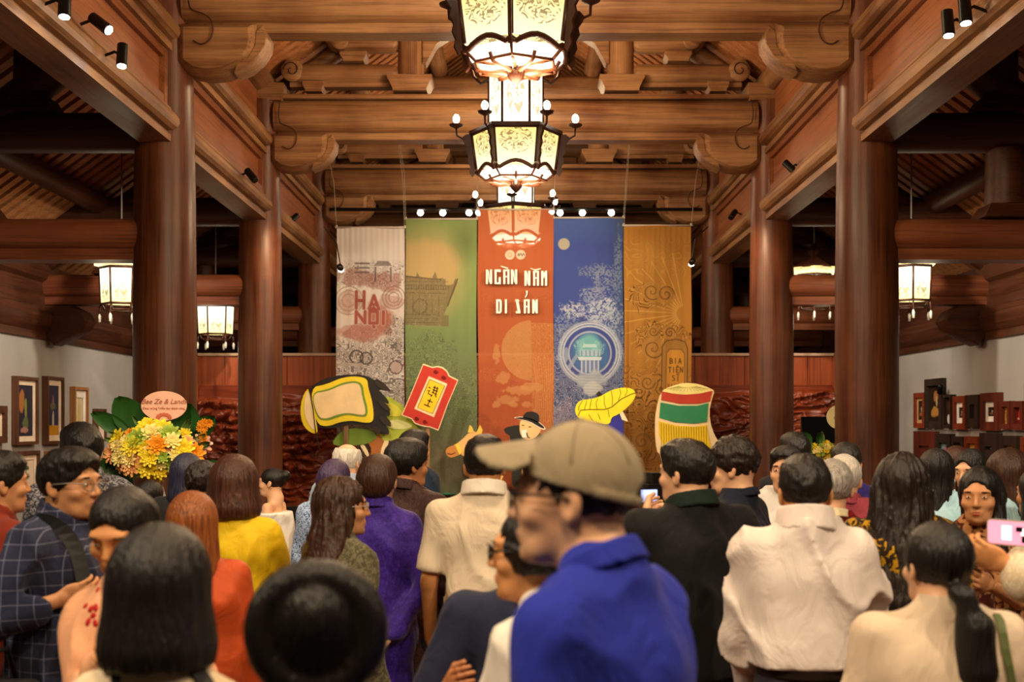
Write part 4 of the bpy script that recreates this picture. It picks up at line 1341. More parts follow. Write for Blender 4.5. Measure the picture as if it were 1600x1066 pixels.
slab('flag_field', [(487, 615), (512, 612), (536, 601), (556, 598), (564, 603), (566, 620), (571, 638), (571, 649), (560, 648), (543, 645), (527, 648), (510, 655), (497, 652)], 'e8cc98', e, -.020, .008, sm=2)
slab('flag_side_yellow', [(483, 606), (476, 614), (470, 632), (470, 652), (476, 668), (486, 676), (494, 678), (497, 672)], 'e6cc28', e, -.014, .02, sm=1)
slab('flag_side_cream', [(483, 608), (478, 618), (475, 634), (477, 652), (485, 668), (494, 674), (494, 660)], 'ecd4a4', e, -.019, .008, sm=1)
stroke('flag_pole', [(484, 607), (490, 640), (494, 676), (500, 703)], 1.6, '16120e', e, -.028)
prop(e, 540, 650)
e = empty('painted_cutout', (0, CZ + .12, 0), 0, 'Painted board of a tree with rounded olive and lime foliage behind the black fringe', 'cutout', 'painted plywood cutouts in front of the banners')
slab('lime_foliage', [(590, 625), (604, 618), (618, 626), (632, 636), (636, 650), (648, 660), (660, 672), (667, 684), (655, 690), (630, 686), (604, 690), (586, 684), (584, 650)], 'a8b43a', e, .0, .018, z=CZ + .12, sm=2)
slab('light_foliage', [(594, 634), (606, 628), (620, 634), (630, 645), (624, 652), (606, 650), (596, 648)], 'ccc83c', e, -.008, .008, z=CZ + .12, sm=2)
slab('leaf_highlight', [(606, 658), (622, 655), (640, 662), (646, 668), (625, 672), (604, 668)], 'd8d890', e, -.008, .008, z=CZ + .12, sm=2)
slab('olive_foliage', [(518, 694), (528, 678), (545, 670), (568, 668), (588, 674), (590, 684), (575, 694), (548, 697), (530, 697)], '6c8628', e, -.012, .012, z=CZ + .12, sm=2)
slab('trunk', [(578, 735), (580, 700), (572, 688), (584, 686), (592, 678), (600, 690), (594, 705), (596, 735)], 'a8642c', e, -.006, .012, z=CZ + .12)
slab('trunk', [(545, 695), (552, 690), (566, 714), (574, 735), (560, 735), (552, 715)], '4a2a18', e, -.006, .012, z=CZ + .12)
for q in ([(594, 710), (598, 690), (608, 683), (606, 700), (597, 716)], [(560, 692), (568, 693), (578, 712), (574, 716)], [(552, 698), (558, 700), (560, 714), (553, 708)]):
    slab('sky_gap', q, 'ecd4a4', e, .002, .01, z=CZ + .12, sm=1)
prop(e, 590, 700, CZ + .12)
e = empty('painted_cutout', (0, CZ - .05, 0), 0, 'Tilted red painted plaque with yellow centre and two brushed black characters', 'cutout', 'painted plywood cutouts in front of the banners')
out = [(661, 568.5), (676, 573.5), (684, 572), (692, 574), (699, 580), (702, 587), (716, 594), (699, 634), (685, 673), (672, 668), (664, 667), (656, 665), (648, 662), (643, 655), (627.5, 649), (645, 608)]
slab('cream_edge', out, 'f0dcb0', e, .0, .022, z=CZ - .05)
cxy = (671.5, 621)
slab('red_board', [(cxy[0] + (x - cxy[0]) * .965, cxy[1] + (y - cxy[1]) * .965) for x, y in out], 'b02a18', e, -.005, .01, z=CZ - .05)
slab('inner_cream', [(670, 588), (699, 600), (678, 652), (647.5, 639)], 'ecc89c', e, -.010, .008, z=CZ - .05)
slab('yellow_field', [(671.5, 593), (695, 603), (676, 646.5), (652.5, 637)], 'e8b818', e, -.014, .008, z=CZ - .05)
for s_ in ([(671.5, 593), (695, 603), (676, 646.5), (652.5, 637), (671.5, 593)],):
    stroke('ink_line', s_, .8, '3a1c10', e, -.016, CZ - .05)
for s_ in ([(670, 605), (673, 607)], [(668, 611), (672, 610), (669, 615), (675, 618)], [(677, 605), (685, 608)], [(676, 609), (684, 612)], [(680, 603), (677, 614)], [(684, 605), (681, 616)], [(675, 613), (683, 617)], [(676, 617), (673, 620)], [(680, 617), (682, 621)],
           [(668, 625), (676, 629)], [(673, 623), (668, 634)], [(663, 632), (672, 636)]):
    stroke('brushed_stroke', s_, 1.5, '1c100c', e, -.018, CZ - .05)
for cx, cy in ((681, 581), (693, 590), (651, 654), (664, 659)):
    MB().tube([((cx + 4 * (1 - t / 14) * math.cos(t * .9) - CX) * (CZ - .05) / FPX, -.011, EYE - (cy + 3.4 * (1 - t / 14) * math.sin(t * .9) - HY) * (CZ - .05) / FPX) for t in range(13)], .004, 4).build('painted_scroll', plain('paint_6a1610', '6a1610'), e)
prop(e, 668, 650, CZ - .05)
e = empty('painted_cutout', (0, CZ, 0), 0, 'Painted board of a tan horse head with yellow bridle and pricked ears', 'cutout', 'painted plywood cutouts in front of the banners')
slab('horse_head', [(697, 706), (699, 699), (710, 696), (722, 687), (733, 676), (742, 674), (756, 680), (775, 700), (790, 760), (740, 780), (735, 730), (722, 708), (712, 714), (701, 714)], 'd8a868', e, 0, .02, sm=1)
slab('muzzle', [(696, 706), (699, 699), (712, 695), (718, 702), (718, 710), (706, 716), (699, 713)], 'b87838', e, -.008, .01, sm=1)
slab('bridle', [(711, 695), (716, 692), (722, 706), (718, 711)], 'ecc040', e, -.014, .008)
for q in ([(731, 676), (734, 664), (738, 668), (741, 676)], [(745, 675), (750, 664), (754, 672), (752, 680)]):
    slab('ear', q, 'd8b048', e, -.006, .012)
stroke('ink_line', [(699, 709), (706, 710), (712, 707)], 1, '3a1c10', e, -.012)
stroke('ink_line', [(736, 692), (741, 690)], 1.6, '2a140c', e, -.004)
prop(e, 760, 740)
e = empty('painted_cutout', (0, CZ, 0), 0, 'Painted board of a figure in a wide black hat holding a white cup', 'cutout', 'painted plywood cutouts in front of the banners')
slab('jacket', [(786, 674), (790, 668), (808, 664), (820, 666), (850, 680), (862, 700), (866, 780), (800, 780), (800, 684)], '1a1814', e, .004, .018, sm=1)
slab('face', [(812, 660), (815, 656), (830, 656), (843, 664), (846, 672), (838, 684), (824, 690), (812, 680)], 'e0b47c', e, -.006, .012, sm=2)
slab('hat_brim', [(800.5, 653), (815, 651), (830, 653), (842, 659), (854, 670), (849, 672), (840, 668), (828, 660), (814, 656)], 'efe4d0', e, -.013, .008, sm=1)
slab('hat_brim_top', [(802, 653.5), (815, 651.6), (830, 654), (842, 660), (852, 669), (848, 670), (839, 665), (828, 658.5), (814, 655)], '15110f', e, -.018, .008, sm=1)
slab('hat_crown', [(816, 653), (819, 647), (824, 643.5), (832, 643), (840, 646), (843, 651), (842, 662), (830, 656)], '15110f', e, -.018, .012, sm=1)
slab('cup', [(814, 673), (823, 672), (824, 684), (816, 684)], 'e4ded0', e, -.016, .01)
stroke('ink_line', [(815.5, 664), (819, 665)], 1.1, '2a140c', e, -.012)
stroke('ink_line', [(826, 667), (830, 667)], 1.1, '2a140c', e, -.012)
stroke('ink_line', [(823, 676), (824, 682), (828, 685)], 1.6, '1a1410', e, -.02)
prop(e, 830, 690)
e = empty('painted_cutout', (0, CZ, 0), 0, 'Painted board of a wavy ribbed yellow parasol-like leaf beside blue cloth', 'cutout', 'painted plywood cutouts in front of the banners')
slab('blue_cloth', [(952, 650), (970, 645), (974, 662), (975, 700), (950, 700)], '2c2a8c', e, .004, .018)
slab('cream_tip', [(968, 646), (973, 643), (980, 656), (981, 659), (972, 656)], 'e8d8b4', e, -.004, .012)
slab('yellow_leaf', [(898, 644), (900, 632), (908, 625), (922, 624), (938, 620), (952, 611), (968, 606), (985, 606), (994, 613), (991, 625), (980, 637), (966, 648), (955, 652), (953, 664), (935, 662), (915, 660), (904, 654)], 'e6d420', e, -.006, .02, sm=2)
slab('ink_edge', [(931, 616), (936, 611), (943, 618), (936, 622)], '1a1410', e, -.0, .012)
stroke('ink_line', [(903, 650), (907, 641), (922, 640), (945, 640), (956, 636), (970, 624), (986, 616), (993, 614)], 1.2, '5a4c10', e, -.010)
for q in ([(910, 626), (904, 636), (904, 642)], [(917, 625), (913, 640)], [(924, 624), (921, 640)], [(934, 623), (931, 630), (933, 640)], [(944, 618), (944, 630), (947, 639)], [(955, 611), (957, 624), (956, 634)], [(968, 607), (970, 615), (966, 626)], [(979, 606), (980, 612), (976, 619)], [(920, 648), (926, 658)], [(934, 646), (938, 656)], [(950, 640), (952, 652)]):
    stroke('ink_line', q, .8, '6a5a14', e, -.010)
prop(e, 960, 650)
e = empty('painted_cutout', (0, CZ, 0), 0, 'Painted board shaped like a drum with red, green and fringed yellow bands', 'cutout', 'painted plywood cutouts in front of the banners')
slab('cream_board', [(1033, 611), (1050, 603), (1070, 598), (1092, 600), (1110, 607), (1117, 611), (1112, 625), (1108, 645), (1112, 670), (1122, 690), (1135, 706), (1140, 740), (1100, 752), (1040, 752), (1032, 710), (1026, 706), (1023, 670), (1025, 640)], 'ecd2a2', e, .004, .02, sm=1)
slab('top_pale_yellow', [(1034, 611), (1050, 603.5), (1072, 599), (1094, 601), (1114, 610), (1095, 615), (1070, 617), (1050, 615)], 'ece08c', e, -.006, .012, sm=1)
slab('red_band', [(1034, 612), (1050, 615), (1070, 617), (1095, 615), (1113, 611), (1109, 627), (1090, 631), (1062, 631), (1033, 625)], 'b83a24', e, -.009, .012)
slab('green_band', [(1032, 629), (1060, 634), (1090, 634), (1107, 630), (1104.5, 659), (1085, 662), (1055, 660), (1030, 653)], '2f8458', e, -.009, .012)
slab('yellow_fringe', [(1029, 658), (1055, 665), (1085, 667), (1104, 664), (1107, 684), (1112, 705), (1108, 730), (1050, 730), (1036, 696), (1030, 680)], 'e4c01c', e, -.009, .012)
for k_ in range(19):
    x = 1033 + k_ * 3.9
    stroke('ink_line', [(x, 661 + min(k_, 6)), (x + .5, 700)], .7, '8a6a10', e, -.011)
for k_ in range(15):
    an = R(200 + k_ * 10)
    stroke('ink_line', [(1074 + 14 * math.cos(an), 603 - 2 * math.sin(an)), (1074 + 36 * math.cos(an), 606 - 6 * math.sin(an))], .5, 'a89a50', e, -.008)
prop(e, 1075, 700)
e = empty('stage_platform', (0, 14.9, 0), 0, 'Low wooden platform front along the foot of the banners', 'platform')
MB().box((0, .55, .3), (6.4, 1.2, .6)).build('platform_body', wood('x', '6a2f18', '9a5230', key='stage_wood'), e)
MB().box((0, -.06, .61), (6.5, .06, .05)).build('nosing', plain('green_edge', '2c5c40'), e)

# ------------------------------------------------------------------ framed pictures
def art(kind, P):
    x0, y0, x1, y1 = P.b
    if kind == 'dark_flower':
        P.mix(np.ones(P.X.shape), '2c2a38', 1).mix(P.blob(.25, .3, .3, .28, 2, 6), 'a06a3c').mix(P.blob(.55, .45, .12, .3, 4, 6), '7c8044').mix(P.blob(.5, .75, .3, .16, 5, 8), '5c6444').mix(P.blob(.45, .88, .4, .08, 6, 12), 'a87868', .9)
    elif kind == 'white_vase':
        P.mix(np.ones(P.X.shape), '35344c').mix((P.Y > .8).astype(float), 'c08a28').poly([(.42, .8), (.42, .62), (.47, .52), (.55, .52), (.6, .62), (.6, .8)], 'b8b8a8').mix(P.blob(.5, .42, .35, .1, 3, 8), '6c7050', .8).mix(P.blob(.5, .28, .12, .14, 4, 10), '8c6470', .9)
    elif kind == 'pale_gold':
        P.mix(np.ones(P.X.shape), 'd8c8a0').ell(.5, .5, .3, .5, 'b8a468', .5, .5).mix(P.blob(.45, .55, .4, .5, 3, 4), 'c8b070', .8)
    elif kind == 'calligraphy':
        P.mix(np.ones(P.X.shape), 'd8c4b0')
        for i in range(3):
            P.line([(.3, .2 + i * .12), (.7, .22 + i * .12)], .03, '2c2420'); P.line([(.45, .15 + i * .12), (.4, .28 + i * .12)], .02, '2c2420')
        P.mix(P.blob(.5, .7, .2, .1, 2, 9), 'a88878')
    elif kind == 'green_plant':
        P.mix(np.ones(P.X.shape), 'dcc8b0').mix(P.blob(.45, .25, .3, .1, 2, 8), '4c6438').mix(P.blob(.45, .5, .3, .14, 4, 8), '6c7c50', .8).line([(.45, .25), (.45, .8)], .03, '5c5c3c').poly([(.3, .8), (.6, .8), (.55, .98), (.36, .98)], '7c88a0')
    elif kind == 'orange_sky':
        P.mix(np.ones(P.X.shape), 'c89c6c').mix((P.Y > .6).astype(float), 'b0643c').mix(P.blob(.5, .6, .4, .1, 2, 6), '8c4a2c', .8)
    elif kind == 'portrait':
        P.mix(np.ones(P.X.shape), '24180f').mix(P.blob(.55, .3, .25, .2, 2, 5), '8c5c38').mix(P.blob(.5, .75, .4, .22, 4, 5), 'a07038').mix(P.blob(.6, .45, .1, .2, 6, 8), 'b09070', .8)
    elif kind == 'white_drop':
        P.mix(np.ones(P.X.shape), '2c1a12').mix(P.blob(.4, .3, .3, .2, 2, 5), '4c2c1c').ell(.4, .78, .22, .17, 'd8d4cc')
    elif kind == 'still_life':
        P.mix(np.ones(P.X.shape), '2a2018').mix(P.blob(.5, .7, .4, .15, 2, 8), '8c5c3c').mix(P.blob(.55, .45, .2, .2, 4, 8), '98a090', .8)
    elif kind == 'red_dress':
        P.mix(np.ones(P.X.shape), '5c140f').mix(P.blob(.5, .5, .3, .4, 2, 5), 'a82418').ell(.5, .2, .12, .06, 'c8a080').mix(P.blob(.3, .7, .2, .1, 6, 8), 'c89890', .7)
    elif kind == 'gold_rows':
        P.mix(np.ones(P.X.shape), '6c3814').engrave(np.ones(P.X.shape), 'd09c40', .8, 7, 6, .4, 2)
    elif kind == 'grey_figure':
        P.mix(np.ones(P.X.shape), '1e1c1c').mix(P.blob(.5, .5, .16, .45, 2, 5), 'a8a4a4', .9)
    elif kind == 'red_bloom':
        P.mix(np.ones(P.X.shape), '3c4440').mix(P.blob(.5, .35, .3, .3, 2, 5), 'c01c14').mix(P.blob(.6, .8, .2, .1, 4, 5), 'a0a090', .6)
    elif kind == 'teal_pink':
        P.mix(np.ones(P.X.shape), '5c8088').mix(P.blob(.5, .6, .3, .3, 2, 5), 'a06078').mix(P.blob(.3, .3, .3, .2, 2, 5), '889ca0')
    else:
        P.mix(np.ones(P.X.shape), 'a86030').engrave(np.ones(P.X.shape), 'e0a830', .8, 6, 5, .4, 9).engrave(np.ones(P.X.shape), '3c7c40', .7, 5, 5, .25, 4)


art_mat = vcol_mat('painted_canvas', .5)
FRC = {'walnut': '4a2e20', 'teak': '7a4a2c', 'oak': '9c6a40', 'red': '6a2c18', 'black': '241a16', 'mahogany': '4a1e14'}


def picture(side, x0, y0, x1, y1, kind, frame, mat_c, label, fw=.14, mw=.14, depth=.07):
    """front rectangle in photograph pixels on the plane just off the grey wall"""
    X = 5.30 - depth
    za, zb = X * FPX / abs(x0 - CX), X * FPX / abs(x1 - CX)
    zl, zh = min(za, zb), max(za, zb)
    zm = (za + zb) / 2
    top, bot = EYE - (y0 - HY) * zm / FPX, EYE - (y1 - HY) * zm / FPX
    W, H = zh - zl, top - bot
    s = 1 if side == 'right' else -1
    e = empty('framed_picture', (s * 5.30, (zl + zh) / 2, (top + bot) / 2), 0, label, 'picture', 'framed pictures on the %s wall' % side)
    fwm, mwm = fw * W, mw * W
    m = MB()
    fx = -s * depth / 2
    for (y, z, w_, h) in ((-(W - fwm) / 2, 0, fwm, H), ((W - fwm) / 2, 0, fwm, H), (0, (H - fwm) / 2, W - 2 * fwm, fwm), (0, -(H - fwm) / 2, W - 2 * fwm, fwm)):
        m.box((fx, y, z), (depth, w_, h))
    m.build('moulding', wood('z', FRC[frame], {'walnut': '6a4430', 'teak': '9a643c', 'oak': 'b88450', 'red': '8c3c20', 'black': '3a2a22', 'mahogany': '6a2c1c'}[frame], key='frame_' + frame), e)
    MB().box((-s * .012, 0, 0), (.02, W - fwm, H - fwm)).build('backing_board', dk_m, e)
    w2, h2 = W - 2 * fwm, H - 2 * fwm
    if mat_c:
        m = MB(); d = -s * (depth * .55)
        for (y, z, a, b_) in ((-(w2 - mwm) / 2, 0, mwm, h2), ((w2 - mwm) / 2, 0, mwm, h2), (0, (h2 - mwm) / 2, w2 - 2 * mwm, mwm), (0, -(h2 - mwm) / 2, w2 - 2 * mwm, mwm)):
            m.box((d, y, z), (.008, a, b_))
        m.build('mount', plain('mount_' + mat_c, mat_c, bstr=0), e)
        w2, h2 = w2 - 2 * mwm, h2 - 2 * mwm
    P = Paint(0, 0, 1, 1, '808080', 1)
    P.nx, P.ny = 34, 64
    P.X, P.Y = np.meshgrid(np.linspace(0, 1, P.nx), np.linspace(0, 1, P.ny))
    P.C = np.zeros(P.X.shape + (3,))
    # strokes use a unit canvas: widen the soft edge of lines accordingly
    P.line = lambda pts, w_, c, a=1.0: Paint_line_unit(P, pts, w_, c, a)
    art(kind, P)
    yy = (P.X - .5) * w2 * (-s)
    v = np.stack([np.full(P.X.shape, -s * depth * .45), yy, (.5 - P.Y) * h2], -1).reshape(-1, 3)
    f = grid_faces(P.nx, P.ny)
    o = obj('canvas', v, f if s < 0 else f, art_mat, e)
    P.attr(o.data)
    return e


def Paint_line_unit(P, pts, w_, c, a):
    D = np.full(P.X.shape, 1e9)
    for (x1, y1), (x2, y2) in zip(pts[:-1], pts[1:]):
        dx, dy = x2 - x1, y2 - y1
        t = np.clip(((P.X - x1) * dx + (P.Y - y1) * dy) / max(dx * dx + dy * dy, 1e-9), 0, 1)
        D = np.minimum(D, np.hypot(P.X - x1 - t * dx, P.Y - y1 - t * dy))
    P.mix((D < w_ / 2 + .012).astype(float), c, a)
    return P


CRM = 'e4d0b8'
for a in [
    ('left', -22, 634, 12, 693, 'calligraphy', 'walnut', CRM, 'Small picture cut by the left edge, its cream mount showing, upper row'),
    ('left', 28, 589, 61, 695, 'dark_flower', 'walnut', CRM, 'Tall framed dark painting of a jug and flowers, first full frame from the left edge', .06, .1),
    ('left', 75, 589, 101, 694, 'white_vase', 'walnut', CRM, 'Tall framed painting of a white vase on an ochre table', .07, .13),
    ('left', 118, 605, 139, 692, 'pale_gold', 'oak', 'f0e8dc', 'Light oak framed pale golden picture with a wide white mount', .08, .2),
    ('left', 153, 639, 167, 690, 'calligraphy', 'walnut', CRM, 'Narrow framed picture with dark brush writing, nearest the left column', .1, .14),
    ('left', -18, 706, 14, 790, 'pale_gold', 'walnut', CRM, 'Lower row picture cut by the left edge behind the man in rust shirt'),
    ('left', 31, 705, 63, 785, 'green_plant', 'walnut', CRM, 'Lower row framed picture of a leafy plant in a blue-grey pot', .07, .1),
    ('left', 78, 705, 103, 785, 'green_plant', 'teak', CRM, 'Lower row framed plant picture mostly hidden behind the man in plaid', .08, .12),
    ('left', 152, 701, 168, 752, 'orange_sky', 'oak', 'd8b890', 'Small oak framed orange landscape low beside the flower stand', .1, .1),
    ('right', 1427, 614, 1443, 669, 'still_life', 'red', 'b0885c', 'Red-brown frame with pale inner edge, first beside the right column', .16, .1),
    ('right', 1444, 592, 1470, 669, 'portrait', 'black', None, 'Tallest dark framed portrait in warm browns on the right wall', .14),
    ('right', 1472, 617, 1485, 669, 'white_drop', 'black', None, 'Narrow dark framed picture with a white oval shape low in it', .12),
    ('right', 1488, 619, 1507, 671, 'still_life', 'red', 'ece4dc', 'Reddish frame with a bright white mount around a small dark still life', .18, .16),
    ('right', 1509, 617, 1528, 669, 'grey_figure', 'black', None, 'Deep black frame with a pale standing figure', .3),
    ('right', 1531, 614, 1558, 673, 'still_life', 'mahogany', 'ece4dc', 'Large dark mahogany frame with a white mount round a flower still life', .2, .12),
    ('right', 1561, 627, 1577, 671, 'gold_rows', 'mahogany', None, 'Small mahogany frame with a golden crowded scene', .22),
    ('right', 1579, 627, 1597, 672, 'red_dress', 'mahogany', None, 'Small mahogany frame with a figure in bright red', .22),
    ('right', 1600, 600, 1622, 668, 'portrait', 'red', None, 'Upper row frame cut by the right edge', .16),
    ('right', 1427, 674, 1459, 724, 'red_bloom', 'mahogany', None, 'Lower row mahogany frame with a red bloom on grey green', .24),
    ('right', 1461, 678, 1484, 722, 'teal_pink', 'black', None, 'Lower row dark frame with a teal and pink abstract', .22),
    ('right', 1486, 682, 1504, 722, 'still_life', 'black', None, 'Lower row small dark frame with a dim still life', .2),
    ('right', 1506, 682, 1527, 722, 'other', 'red', None, 'Lower row red-brown frame with an orange patterned scene', .2),
    ('right', 1530, 677, 1557, 724, 'grey_figure', 'black', None, 'Lower row broad black frame with a tiny grey figure', .3),
    ('right', 1562, 681, 1588, 724, 'other', 'black', None, 'Lower row black frame with bright yellow and green strokes', .24),
    ('right', 1594, 683, 1620, 726, 'other', 'red', None, 'Lower row reddish frame cut by the right edge', .2),
]:
    picture(*a)
# slim pale ledge under the upper row on the right and the black clip lamp
e = empty('picture_ledge', (5.287, 13.6, 1.652), 0, 'Slim white ledge under the upper row of pictures on the right wall', 'ledge')
MB().box((0, 0, 0), (.024, 4.2, .008)).build('ledge_board', plain('white_ledge', 'e0dcd8', bstr=0), e)
for q in range(8):
    MB().box((-.018, -1.9 + q * .52, .006), (.008, .05, .03)).build('ledge_bracket', plain('white_ledge', 'e0dcd8', bstr=0), e)
p = at(1478, 612, 14.9)
e = empty('clip_lamp', (5.2, p.y, p.z), 0, 'Small black lamp clipped on top of the narrow dark frame, right wall', 'lamp')
MB().lathe([(.03, -.06), (.04, .05), (.02, .07)], (0, 0, .03), 12, Matrix.Rotation(.6, 3, 'X')).build('lamp_body', black_m, e, smooth=True)
MB().tube([(0, 0, .02), (.02, .08, .04), (.03, .1, -.03)], .02, 6).build('clip', black_m, e, smooth=True)

# ------------------------------------------------------------------ flower stands
rnd = random.Random(4)


def petals(n, rings, r, cup):
    m = MB()
    for k_ in range(rings):
        rr = r * (1 - k_ / rings * .75)
        for i in range(n):
            a = 2 * PI * (i + .5 * (k_ % 2)) / n
            el = R(18 + cup * k_)
            d = Vector((math.cos(a) * math.cos(el), math.sin(a) * math.cos(el), math.sin(el)))
            t = Vector((-math.sin(a), math.cos(a), 0))
            wd = rr * .42
            b0 = d * rr * .12
            m.add([b0 - t * wd * .25, b0 + t * wd * .25, d * rr * .65 + t * wd * .5 + Vector((0, 0, rr * .08)), d * rr + t * wd * .22 + Vector((0, 0, rr * .02)), d * rr - t * wd * .22 + Vector((0, 0, rr * .02)), d * rr * .65 - t * wd * .5 + Vector((0, 0, rr * .08))], [(0, 1, 2, 3, 4, 5)])
    m.ball((0, 0, r * .16), (r * .2, r * .2, r * .16), 8, 5)
    return m


FC = {'yellow': 'f0d830', 'cream': 'f0e08c', 'peach': 'f0b070', 'amber': 'e8981c', 'pink': 'e8b498', 'green': '9cb440'}
flower_p = {}


def flower_stand(base, zc, W, H, n, label, sign, sign_r, sign_c, lines, emblem, cols, sd):
    """base: ground point; zc: bouquet centre height"""
    rn = random.Random(sd)
    e = empty('flower_stand', base, 0, label, 'flowers')
    leg_m = plain('white_metal', 'c8c4b8', bstr=0)
    for a in (0, 120, 240):
        MB().tube([(0, 0, zc - .2), (.3 * math.cos(R(a + 30)), .3 * math.sin(R(a + 30)), 0)], .014, 6).build('leg', leg_m, e)
    MB().ball((0, .02, zc), (W * .38, W * .22, H * .42), 20, 12).build('foliage_core', plain('dark_leaf', '24401c', scale=20), e, smooth=True)
    for i in range(n):
        u = (i + .5) / n
        a = i * 2.39996
        rr = math.sqrt(u)
        x, z = rr * math.cos(a), rr * math.sin(a)
        y = -math.sqrt(max(0, 1 - min(1, rr) ** 2)) * W * .30 + rn.uniform(-.03, .05)
        cn = rn.choice(cols)
        rad = rn.choice((.052, .07, .085)) * W / .76
        if cn not in flower_p:
            flower_p[cn] = petals(9, 4, 1.0, 17).build('flower', plain('petal_' + cn, FC[cn], rough=.6, var=.15, scale=2, bstr=0), e)
            o = flower_p[cn]
        else:
            o = share(flower_p[cn], 'flower', e)
        o.parent = e
        p_ = Vector((x * W * .42, y - .02, zc + z * H * .40))
        d = Vector((x * .8, -1.1, z * .8 + .25)).normalized()
        o.location = p_
        o.rotation_euler = d.to_track_quat('Z', 'Y').to_euler()
        o.scale = (rad, rad, rad)
    lm, lm2 = plain('big_leaf', '2c5a24', rough=.4, scale=10), plain('fern_leaf', '6c8c50', rough=.6, scale=10)

    def leaf(p_, d, L, wd, mat, name='leaf', curl=.25):
        d = Vector(d).normalized(); s_ = d.cross(Vector((0, -1, 0))).normalized()
        v, f = [], []
        for i in range(9):
            t = i / 8
            ww = wd * math.sin(PI * min(1, t * .92 + .06)) ** .7
            c_ = Vector(p_) + d * L * t + Vector((0, -curl * L * t * t, -curl * .3 * L * t * t))
            v += [c_ - s_ * ww + Vector((0, -.02, 0)), c_ + Vector((0, .012, 0)), c_ + s_ * ww + Vector((0, -.02, 0))]
        for i in range(8):
            f += [(i * 3, i * 3 + 1, i * 3 + 4, i * 3 + 3), (i * 3 + 1, i * 3 + 2, i * 3 + 5, i * 3 + 4)]
        obj(name, v, f, mat, e, smooth=True)
    for p_, d, L, wd in (((-.14, .02, zc + H * .25), (-.5, .1, 1), .34, .12), ((-.2, .03, zc + H * .2), (-1, 0, .8), .34, .07), ((-.05, .03, zc + H * .3), (-.05, .1, 1), .26, .07), ((.14, .03, zc + H * .25), (.35, 0, 1), .26, .11),
                         ((.22, .03, zc + H * .2), (.9, 0, .9), .25, .07), ((-.25, .02, zc - H * .2), (-1, 0, -.2), .2, .08), ((-.22, 0, zc - H * .32), (-.5, 0, -1), .25, .1), ((.3, .02, zc - .1), (1, 0, -.2), .16, .06)):
        leaf(Vector(p_) * 1.0, d, L * W / .76, wd * W / .76, lm)
    for i in range(14):
        a = R(rn.uniform(100, 200)) if i % 2 else R(rn.uniform(-10, 60))
        leaf((math.cos(a) * W * .36, -.04, zc + math.sin(a) * H * .36), (math.cos(a), -.1, math.sin(a) + .2), .12, .016, lm2, 'fern_sprig')
    for i in range(10):   # small orange orchid sprays at the right
        o = share(flower_p[cols[0]] if 'amber' not in flower_p else flower_p['amber'], 'flower', e, (W * (.40 + .1 * rn.random()), -.05, zc + H * (.12 + .34 * rn.random())), (PI / 2 + rn.uniform(-.3, .3), 0, rn.uniform(-.5, .5)), (.03, .03, .03))
    # sign
    sc_, sy = sign
    sg = MB().lathe([(.001, -.006), (1, -.006), (1, .006), (.001, .006)], (0, 0, 0), 40, Matrix.Scale(sign_r[0], 3, (1, 0, 0)) @ Matrix.Rotation(PI / 2, 3, 'X'))
    sg.v = [Vector((p_.x, p_.y, p_.z * sign_r[1] / 1.0)) for p_ in sg.v]
    sg.v = [p_ + Vector((sc_, -.07, sy)) for p_ in sg.v]
    s_o = sg.build('oval_sign', plain('sign_' + sign_c, sign_c, bstr=0), e, smooth=True, auto=30)
    for txt, size, dx, dz, colr, it in lines:
        cu = bpy.data.curves.new('sign_text', 'FONT')
        cu.body = txt; cu.size = size; cu.align_x = 'CENTER'; cu.align_y = 'CENTER'; cu.extrude = .0008
        cu.shear = it
        cu.materials.append(plain('ink_' + colr, colr, bstr=0))
        t = bpy.data.objects.new('sign_text', cu)
        t.location = (sc_ + dx, -.0795, sy + dz); t.rotation_euler = (PI / 2, 0, 0)
        col.objects.link(t)
        dg = bpy.context.evaluated_depsgraph_get()
        me = bpy.data.meshes.new_from_object(t.evaluated_get(dg))
        t2 = bpy.data.objects.new('sign_text', me)
        t2.location, t2.rotation_euler = t.location, t.rotation_euler
        bpy.data.objects.remove(t)
        t2.parent = s_o
        col.objects.link(t2)
    if emblem:
        for q in range(7):
            a = PI * q / 6
            MB().ball((sc_ + .04 * math.cos(a), -.078, sy - sign_r[1] * .8 + .02 * math.sin(a)), (.016, .002, .014), 8, 5).build('rose_petal', plain('ink_c86a4c', 'c86a4c', bstr=0), s_o)
    MB().tube([(sc_, -.05, sy - sign_r[1] + .02), (sc_, 0, zc)], .008, 6).build('sign_stick', leg_m, e)
    return e


zf = 8.4
kf = zf / FPX
flower_stand(((250 - CX) * kf, zf, 0), EYE - (705 - HY) * kf, .72, .44, 44, 'Large yellow and peach flower arrangement with oval pink sign before the left column',
             ((261 - 250) * kf, EYE - (634.5 - HY) * kf), (.156, .101), 'f0bca0', [('Bee Ze & Lands', .048, 0, .028, 'a86450', .35), ('Chúc mừng Triển lãm thành công', .021, 0, -.018, 'b4644a', 0)], True,
             ['yellow', 'cream', 'yellow', 'peach', 'cream', 'yellow', 'cream', 'amber', 'pink', 'green', 'cream'], 12)
zf = 10.75
kf = zf / FPX
flower_stand(((1290 - CX) * kf, zf, 0), EYE - (706 - HY) * kf, .34, .2, 24, 'Smaller green and yellow flower stand with round cream sign behind the right column',
             ((1307 - 1290) * kf, EYE - (652 - HY) * kf), (.105, .105), 'f0e4a8', [('NGÀN', .03, 0, -.01, '5a5230', 0)], False, ['yellow', 'cream', 'green', 'green'], 9)
e = empty('display_screen', at(1284, 672, 12.4), 0, 'Black screen panel standing behind the round cream sign', 'screen')
MB().box((0, 0, 0), (.42, .05, .27)).build('panel', plain('black_glass', '0c0c0c', rough=.15, bstr=0), e)
MB().box((0, .02, -.9), (.06, .05, 1.55)).build('stand_post', black_m, e)
